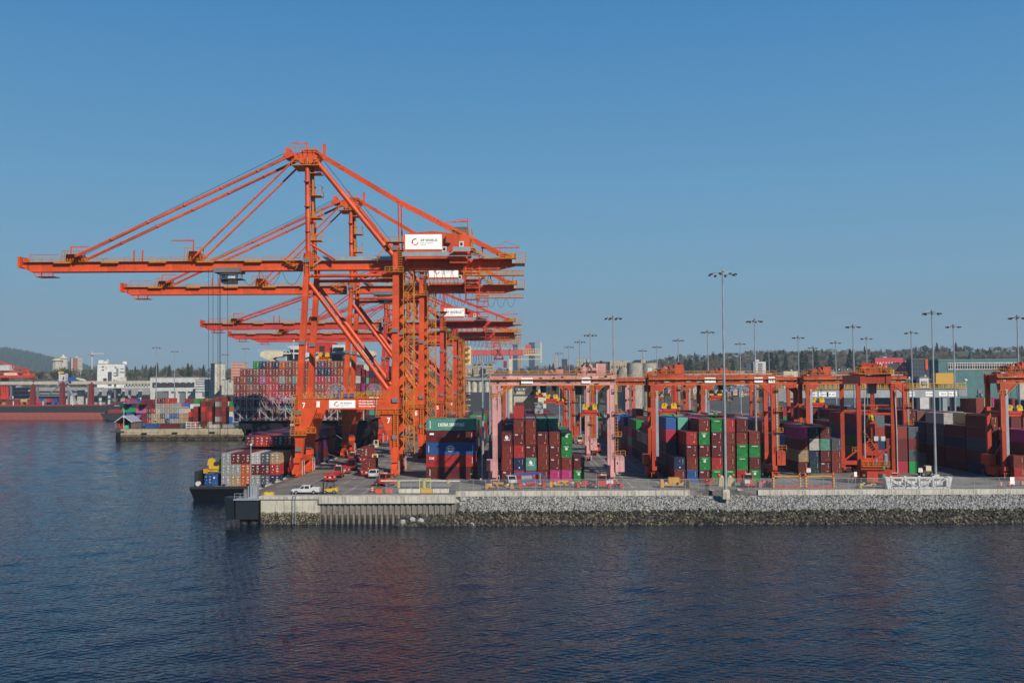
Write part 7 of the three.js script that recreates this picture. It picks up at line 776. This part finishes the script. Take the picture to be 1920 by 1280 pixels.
  for (let i = 0; i < 8; i++) far.push([x0 + i * 2.5, 0.3, -d - 15.2, 0, 12.19, 'slate']);
  for (let i = 0; i < 22; i++) { const h = [3, 4, 5, 5, 4, 5, 6, 6, 5, 5, 4, 4, 5, 5, 4, 5, 4, 4, 5, 5, 5, 4][i]; for (let j = 0; j < h; j++) far.push([x0 + 19 + i * 2.6, 0.62 + j * 2.75, -d - 24 - (i % 3) * 3, 0, 12.19, i < 8 ? pick(['rust', 'maroon', 'rust', 'red', 'grey', 'rust']) : pick(['rust', 'blue', 'white', 'slate', 'red', 'cream', 'maroon', 'green', 'orange'])]); }
  for (let k = 0; k < 60; k++) { const px = rnd() < 0.75 ? rr(2, 104) : rr(236, 268), z = rr(-945, -990), c = pick(['red', 'blue', 'navy', 'tan', 'orange', 'rust', 'teal', 'white', 'slate']), n = Math.floor(rr(2, 5)); for (let j = 0; j < n; j++) far.push([W(px, 750, -z).x, 0.9 + j * 2.75, z, rnd() < 0.4 ? Math.PI / 2 : 0, 12.19, j ? pick(['red', 'blue', 'tan', 'orange', 'rust']) : c]); }
  for (let k = 0; k < 40; k++) { const px = rr(235, 436), z = rr(-640, -720), n = Math.floor(rr(2, 6)); for (let j = 0; j < n; j++) far.push([W(px, 750, -z).x, 0.62 + j * 2.75, z, rnd() < 0.3 ? Math.PI / 2 : 0, 12.19, pick(['rust', 'green', 'blue', 'white', 'red', 'navy', 'maroon', 'pink'])]); }
}
{ // silos, tanks and town in the middle
  const d = 880, t = thing('grain_silos', 'row of pale cylindrical grain silos under a flat gallery, behind the cranes', 'silo', [W(897, 720, d).x, 0, -d]), k = d / F; for (let i = 0; i < 5; i++) new MB().tube(V((-20 + i * 12) * k, 0, 0), V((-20 + i * 12) * k, W(897, 713, d).y, 0), 5.6 * k, 5.6 * k, 18).build('silo', PALE, t); new MB().box(-26 * k, W(897, 713, d).y, -4, 34 * k, W(897, 708.5, d).y, 4).build('gallery', GREY, t); new MB().box(-26 * k, 0, 5.4, 34 * k, W(897, 735, d).y, 7).build('dark_base', CHAR, t);
  const u = thing('storage_tanks', 'two tall pale concrete tanks joined side by side, right of the pink gantry', 'tank', [W(1205, 710, 760).x, 0, -760]), q = 760 / F; for (const [x, z] of [[-14.5, 0], [14, -6]]) { new MB().tube(V(x * q, 0, z), V(x * q, W(1205, 681, 760).y, z), 14.6 * q, 14.6 * q, 28).build('tank', M('tank concrete', [0.42, 0.4, 0.36], 0.85, { map: concreteTex }), u); new MB().tube(V(x * q, W(1205, 681, 760).y, z), V(x * q, W(1205, 680, 760).y, z), 14.9 * q, 14.9 * q, 28).build('rim', GREY, u); } new MB().box(8 * q, W(1205, 701, 760).y, 5.9, 16 * q, W(1205, 690, 760).y, 6.4).build('white_panel', WHITE, u); new MB().box(-2 * q, W(1205, 681, 760).y, -8, 7 * q, W(1205, 673.5, 760).y, -2).build('roof_house', BEIGE, u); new MB().box(-12 * q, W(1205, 681, 760).y, -8, -2 * q, W(1205, 674.5, 760).y, -2).build('roof_plant', DARK, u);
  const v = thing('dark_tank', 'dark domed tank in shadow left of the concrete tanks', 'tank', [W(1169, 710, 790).x, 0, -790]); new MB().tube(V(0, 0, 0), V(0, W(1169, 694, 790).y, 0), 5, 5, 20).build('tank', M('tank concrete'), v); new MB().tube(V(0, W(1169, 694, 790).y, 0), V(0, W(1169, 688.5, 790).y, 0), 5, 2, 20).build('dome', M('tank concrete'), v);
}
bld('beige_building', 'beige flat building behind the dark tank', 1144, 1180, 678, 1100, 18, BEIGE, { parts: [[1117, 678, 28, 4, CHAR, 'dark_wing', -4]], roof: CREAM, win: [7, 3, 0.05, 0.95, 0.55, 0.95, 0.4, 0.4] });
bld('cream_warehouse', 'cream warehouse with a gable end seen below the pink gantry beam', 963, 1012, 733, 620, 20, M('cream wall', [0.52, 0.5, 0.42], 0.85, { map: concreteTex }), { yb: 0, parts: [[986, 728, 13, 11, CHAR, 'dark_door', 0.3], [966, 727.5, 22, 4, STONEGREY, 'roof_vent', -8], [971, 728, 3, 3, CREAM, 'skylight', -7], [980, 728, 3, 3, CREAM, 'skylight', -7], [960, 739, 60, 1, STONEGREY, 'eave', 0.6]] });
{ const d = 600, L = (px, py) => { const p = W(px, py, d); return [p.x, p.y]; }, t = thing('gabled_house', 'pale yellow gabled building end with two small windows, below the pink gantry beam', 'building', [0, 0, -d]); new MB().prism([L(1009, 765), L(1024, 765), L(1024, 729), L(1016.5, 723.5), L(1009, 730)], -26, 0).build('wall', CREAM, t); new MB().hex([V(...L(1000, 731.5), 0.3), V(...L(1009.3, 731.5), 0.3), V(...L(1009.3, 731.5), -26), V(...L(1000, 731.5), -26), V(...L(1008, 724), 0.3), V(...L(1016.8, 722.8), 0.3), V(...L(1016.8, 722.8), -26), V(...L(1008, 724), -26)]).build('roof', STONEGREY, t); for (const y of [734, 740]) { const p = L(1017, y + 2.6), q = L(1018.8, y); new MB().box(p[0], p[1], 0.05, q[0], q[1], 0.2).build('window', CHAR, t); } }
for (const [l, a, b, y, d, m, w] of [['beige slab block seen between the crane leg and lamp pole', 884, 897, 684, 2100, BEIGE, [5, 4]], ['narrow white tower beside the lamp pole', 898, 903.5, 673, 2300, PALE, [2, 8]], ['wide beige block right of the narrow white tower', 911, 926, 680.5, 2050, BEIGE, [6, 4]], ['pale hillside block low beside the pink crane leg', 872, 884, 690, 2000, PALE, [4, 3]], ['unfinished concrete tower under the pink girder', 971, 978, 650, 2600, BEIGE, [2, 14]], ['pale tower just left of a dark one, above the pink gantry', 1040, 1046, 668, 2300, PALE, [3, 9]], ['dark tower above the middle of the pink gantry beam', 1054, 1064, 673, 2300, CHAR, [3, 8]], ['grey white tower with rows of windows above the pink gantry', 1081, 1094, 672, 2200, PALE, [6, 10]], ['pale tower joined to the grey white one on its right', 1095, 1105, 673.5, 2200, OFFW, [4, 10]]]) bld('tower_block', l, a, b, y, d, 14, m, { win: [...w, 0.06, 0.94, 0.25, 0.97, 0.5, 0.45] });
for (const [l, a, b, y] of [['dark glazed tower under construction, left of the taller one', 962, 971, 646], ['taller dark glazed tower under construction with roof scaffolding', 992, 1003, 642]]) { const t = bld('construction_tower', l, a, b, y, 2500, 16, DKBLUE, { cap: 0.2, win: [3, 16, 0.1, 0.95, 0.2, 0.97, 0.6, 0.4], glass: M('pale blue glass', [0.05, 0.09, 0.14], 0.3) }); if (a > 990) { const f = (px, py) => W(px, py, 2500).sub(t.position), s = new MB(); for (let x = 1003; x < 1010; x += 2.2) s.beam(f(x, 692), f(x, 639), 1.2); for (let q = 640; q < 692; q += 5) s.beam(f(1003, q), f(1010, q), 1); s.beam(f(994, 642), f(996, 624), 1); s.build('scaffold', GREY, t); } }
for (const [l, a, b, y, d, m, o] of [
  ['white apartment tower with balconies and a dark blue glazed wing', 1414, 1437, 678, 1450, OFFW, { parts: [[1400, 680.5, 13.6, 26, DKBLUE, 'glazed_wing', -4], [1418, 674, 7, 4.4, OFFW, 'roof_house', -4], ...[0, 1, 2, 3, 4, 5].flatMap((j) => [[1421.5, 681.5 + j * 3.4, 8.5, 1.5, CHAR, 'balcony', 0.1], [1412.2, 681 + j * 3.4, 1.1, 1.2, WHITE, 'bay_light', -3.6]])] }],
  ['low beige building with a taller cream block among the trees', 1470, 1497, 696, 1150, CREAM, { parts: [[1484, 692.5, 3, 5, CREAM, 'tower', -2], [1476, 703, 10, 3, BEIGE, 'annex', 4]] }],
  ['long dark teal office roof behind the red gantries', 1526, 1612, 697, 800, DKBLUE, { yb: 0.9, roof: M('teal roof', [0.06, 0.12, 0.14], 0.6), parts: [...Array.from({ length: 14 }, (_, i) => [1530 + i * 5.4, 691 + (i * 7 % 3), 2, 2.4, i % 3 ? GREY : WHITE, 'roof_vent', -8]), [1556, 696, 12, 22, GREY, 'stair_block', 1]] }],
  ['red apartment block, left and taller part, with white framed windows', 1642, 1695, 671, 1100, REDW, { win: [9, 4, 0.03, 0.97, 0.62, 0.94, 0.4, 0.4], glass: OFFW, parts: [[1648, 681, 8, 7, OFFW, 'balcony_frame', 0.6], [1628, 674, 14, 26, CHAR, 'dark_wing', -3], [1660, 668.6, 7, 3, CREAM, 'roof_house', -6]] }],
  ['red apartment block, right and lower part, partly behind dark blocks', 1688, 1712, 679.5, 1060, REDW, { win: [4, 4, 0.15, 0.95, 0.5, 0.95, 0.45, 0.5], glass: OFFW, parts: [[1665, 681, 22, 30, CHAR, 'dark_wing', -1], [1702, 676.5, 9, 3, CREAM, 'roof_house', -6]] }],
  ['dark apartment block with an orange stair strip right of the red blocks', 1713, 1736, 673, 1040, CHAR, { win: [4, 6, 0.05, 0.95, 0.45, 0.96, 0.5, 0.4], glass: M('pale blue glass'), parts: [[1735, 673, 5, 20, paint('crane orange paint'), 'orange_strip', 0.6], [1738, 690, 4, 20, CHAR, 'grey_strip', 0.3]] }],
  ['white square plant room with a grey hatch on the charcoal shed', 1725, 1742, 708, 500, OFFW, { yb: 10, parts: [[1729, 714, 9, 7, GREY, 'hatch', 0.2], [1737, 703, 3, 5, WHITE, 'flue', -2]] }]]) bld('town_building', l, a, b, y, d, 18, m, o);
{ // charcoal shed and teal warehouse
  const t = bld('charcoal_shed', 'ribbed charcoal shed with white roof vents, left of the teal warehouse', 1679, 1752, 712, 505, 30, CHAR, { yb: 0, parts: [...Array.from({ length: 12 }, (_, i) => [1681 + i * 6, 713, 1, 50, STONEGREY, 'rib', 0.1]), ...[1684, 1690, 1695, 1700, 1704, 1710, 1716, 1720].map((x, i) => [x, 708 - (i % 3), 1.6 + (i % 2), 3 + (i % 3), WHITE, 'roof_vent', -4])] });
  const w = bld('teal_warehouse', 'large teal warehouse with a long double row of white framed windows', 1761, 1912, 675, 520, 12, TEALW, { yb: 0, roof: M('teal trim', [0.12, 0.25, 0.26], 0.7), parts: [[1777, 679.8, 134, 12.8, WHITE, 'window_frame', 0.1], [1834, 731, 8, 6, STONEGREY, 'louvre', 0.1], [1839, 738.5, 4.6, 4.4, GREY, 'vent_box', 0.3], [1833, 740, 3, 2.6, CHAR, 'unit', 0.3], [1810, 764, 34, 1.4, CHAR, 'canopy', 1], [1820, 766, 26, 18, M('pale wall'), 'low_wall', 0.8]] });
  for (let i = 0; i < 29; i++) for (const [y, h] of [[680.7, 3.3], [684.9, 6.6]]) { const p = W(1778.2 + i * 4.58, y + h, 520).sub(w.position), q = W(1778.2 + i * 4.58 + 3.3, y, 520).sub(w.position); new MB().box(p.x, p.y, 0.3, q.x, q.y, 0.5).build('window_pane', i % 9 === 1 ? M('dull red blind', [0.1, 0.03, 0.03], 0.8) : GLASS, w); }
  const s = thing('church_spire', 'dark pointed church spire rising behind the teal warehouse', 'church', [W(1821, 680, 1250).x, W(1821, 690, 1250).y, -1250]), H = W(1821, 650, 1250).y - s.position.y; new MB().tube(V(0, 8, 0), V(0, H, 0), 4.6, 0.15, 4).build('spire', DKBLUE, s); new MB().box(-4, -12, -4, 4, 8.2, 4).build('tower', DKBLUE, s);
  bld('white_wall', 'white wall behind a leafless bush at the far right', 1880, 1935, 756, 425, 1.5, OFFW, { yb: 0, cap: 0.2 });
  bld('far_right_office', 'pale office wing at the right edge behind the red gantry', 1912, 1960, 700, 560, 20, PALE, { yb: 0 });
}
{ // low blocks scattered among the trees
  const cs = [[OFFW, 'white'], [PALE, 'pale grey'], [BEIGE, 'beige'], [CREAM, 'cream'], [BRICK, 'brick'], [DKBLUE, 'dark blue']]; let r = 0;
  for (const [a, b, d0, d1, n] of [[1225, 1400, 1130, 1350, 16], [1430, 1640, 1120, 1300, 9], [866, 960, 1150, 1500, 9], [240, 400, 1150, 1400, 6], [30, 170, 1200, 1700, 7]]) for (let i = 0; i < n; i++) { const px = a + (b - a) * (i + rr(0.1, 0.9)) / n, d = rr(d0, d1), w = rr(5, 13), [m, c] = cs[Math.floor(rnd() * 6)], x = W(px, 700, d).x, h = hill(x, -d) + rr(5, 11), py = 723 - (px - 960) * 0.005 - (h - EYE) * F / d, o = bld('town_building', `low ${c} building among the hillside trees`, px, px + w, py, d, 12, m, { cap: 0.4, roof: rnd() < 0.4 ? OFFW : STONEGREY, win: [Math.max(2, Math.round(w / 2.4)), 2, 0.06, 0.94, 0.35, 0.95, 0.5, 0.4] }); o.userData.group = `low ${c} buildings on the hillside`; }
}
{ // houses on the hillside
  const proto = (wm, rm, l, g) => { const t = thing('house', l, 'house', [0, -200, 0], 0, g); new MB().box(-5, -3, -4, 5, 5.4, 4).build('wall', wm, t); new MB().prism([[-5.5, 5.2], [5.5, 5.2], [0, 8.4]], -4.4, 4.4).build('roof', rm, t); for (const x of [-2.8, 0, 2.8]) new MB().box(x - 0.7, 2.6, 4, x + 0.7, 4.2, 4.12).build('window', CHAR, t); new MB().box(2.5, 7, -1, 3.2, 9.4, 0).build('chimney', BRICK, t); return t; };
  const P = [proto(OFFW, M('slate roof'), 'white gabled house on the wooded hillside', 'white houses on the hillside'), proto(BEIGE, M('brown roof', [0.12, 0.08, 0.06], 0.9), 'beige house with a brown roof on the wooded hillside', 'beige houses on the hillside'), proto(M('blue grey wall', [0.13, 0.17, 0.22], 0.8), M('pale roof', [0.4, 0.39, 0.37], 0.9), 'blue-grey house with a pale roof on the wooded hillside', 'blue-grey houses on the hillside'), proto(PINKW, M('slate roof'), 'salmon house on the wooded hillside', 'salmon houses on the hillside')], first = new Set();
  const spots = []; for (let i = 0; i < 74; i++) spots.push([rr(1235, 1420), rr(1250, 1900)]); for (let i = 0; i < 26; i++) spots.push([rr(20, 180), rr(1300, 2300)]); for (let i = 0; i < 16; i++) spots.push([rr(1440, 1640), rr(1150, 1500)]); for (let i = 0; i < 14; i++) spots.push([rr(300, 420), rr(1250, 1800)]); for (let i = 0; i < 14; i++) spots.push([rr(870, 960), rr(1300, 2000)]);
  for (const [px, d] of spots) { const k = Math.floor(rnd() * 4), x = (px - 977) / F * d, pos = [x, hill(x, -d), -d], r = rr(-0.8, 0.8); if (!first.has(k)) { first.add(k); P[k].position.set(...pos); P[k].rotation.y = r; } else { const o = copyOf(P[k], pos, r); o.scale.setScalar(rr(0.85, 1.35)); } }
}
{ // every further box of the yard, as one mass
  const ok = far.filter(Boolean), b = new MB();
  const art = sheet('farbox', 512, 256, (x) => { x.fillStyle = '#e4e4e4'; x.fillRect(0, 0, 512, 256); x.fillStyle = '#fff'; x.fillRect(180, 40, 50, 22); x.fillRect(470, 50, 9, 110);  });
  const w = 1.22, h = HC, q = (a, c, d, e, u0, u1) => b.quad(a, c, d, e, null, [[u0, 0], [u1, 0], [u1, 1], [u0, 1]]);
  for (const [z0, z1] of [[-6.095, 6.095]]) { q(V(-w, 0, z1), V(w, 0, z1), V(w, h, z1), V(-w, h, z1), 0.51, 0.99); q(V(w, 0, z0), V(-w, 0, z0), V(-w, h, z0), V(w, h, z0), 0.51, 0.99); q(V(w, 0, z1), V(w, 0, z0), V(w, h, z0), V(w, h, z1), 0.01, 0.49); q(V(-w, 0, z0), V(-w, 0, z1), V(-w, h, z1), V(-w, h, z0), 0.01, 0.49); q(V(-w, h - 0.03, z1), V(w, h - 0.03, z1), V(w, h - 0.03, z0), V(-w, h - 0.03, z0), 0.1, 0.3); }
  const ribs = sheet('ribs', 1024, 64, (x) => { x.fillStyle = '#fff'; x.fillRect(0, 0, 1024, 64); x.fillStyle = '#000'; for (let i = 0; i < 44; i++) x.fillRect(i * 11.6 + 5, 4, 5, 56); for (let i = 0; i < 9; i++) x.fillRect(522 + i * 56, 4, 24, 56); x.fillRect(0, 0, 1024, 2); x.fillRect(0, 62, 1024, 2); }); ribs.colorSpace = THREE.NoColorSpace;
  const m = Object.assign(new THREE.MeshStandardMaterial({ map: art, roughness: 0.6, bumpMap: ribs, bumpScale: 0.05 }), { name: 'container paint' }), im = new THREE.InstancedMesh(b.geo(), m, ok.length), mt = new THREE.Matrix4(), Q = new THREE.Quaternion(), c = new THREE.Color();
  ok.forEach(([x, y, z, turn, L, k], i) => { mt.compose(V(x, y, z), Q.setFromAxisAngle(V(0, 1, 0), turn), V(1, 1, L / 12.19)); im.setMatrixAt(i, mt); const s = rr(0.8, 1.25), p = CC[k]; im.setColorAt(i, c.setRGB(p[0] * s, p[1] * s, p[2] * s)); });
  im.name = 'stacked_containers'; im.castShadow = im.receiveShadow = true; im.userData = { kind: 'stuff', label: 'many more stacked containers deeper in the yard' }; scene.add(im);
}
renderer.render(scene, camera);
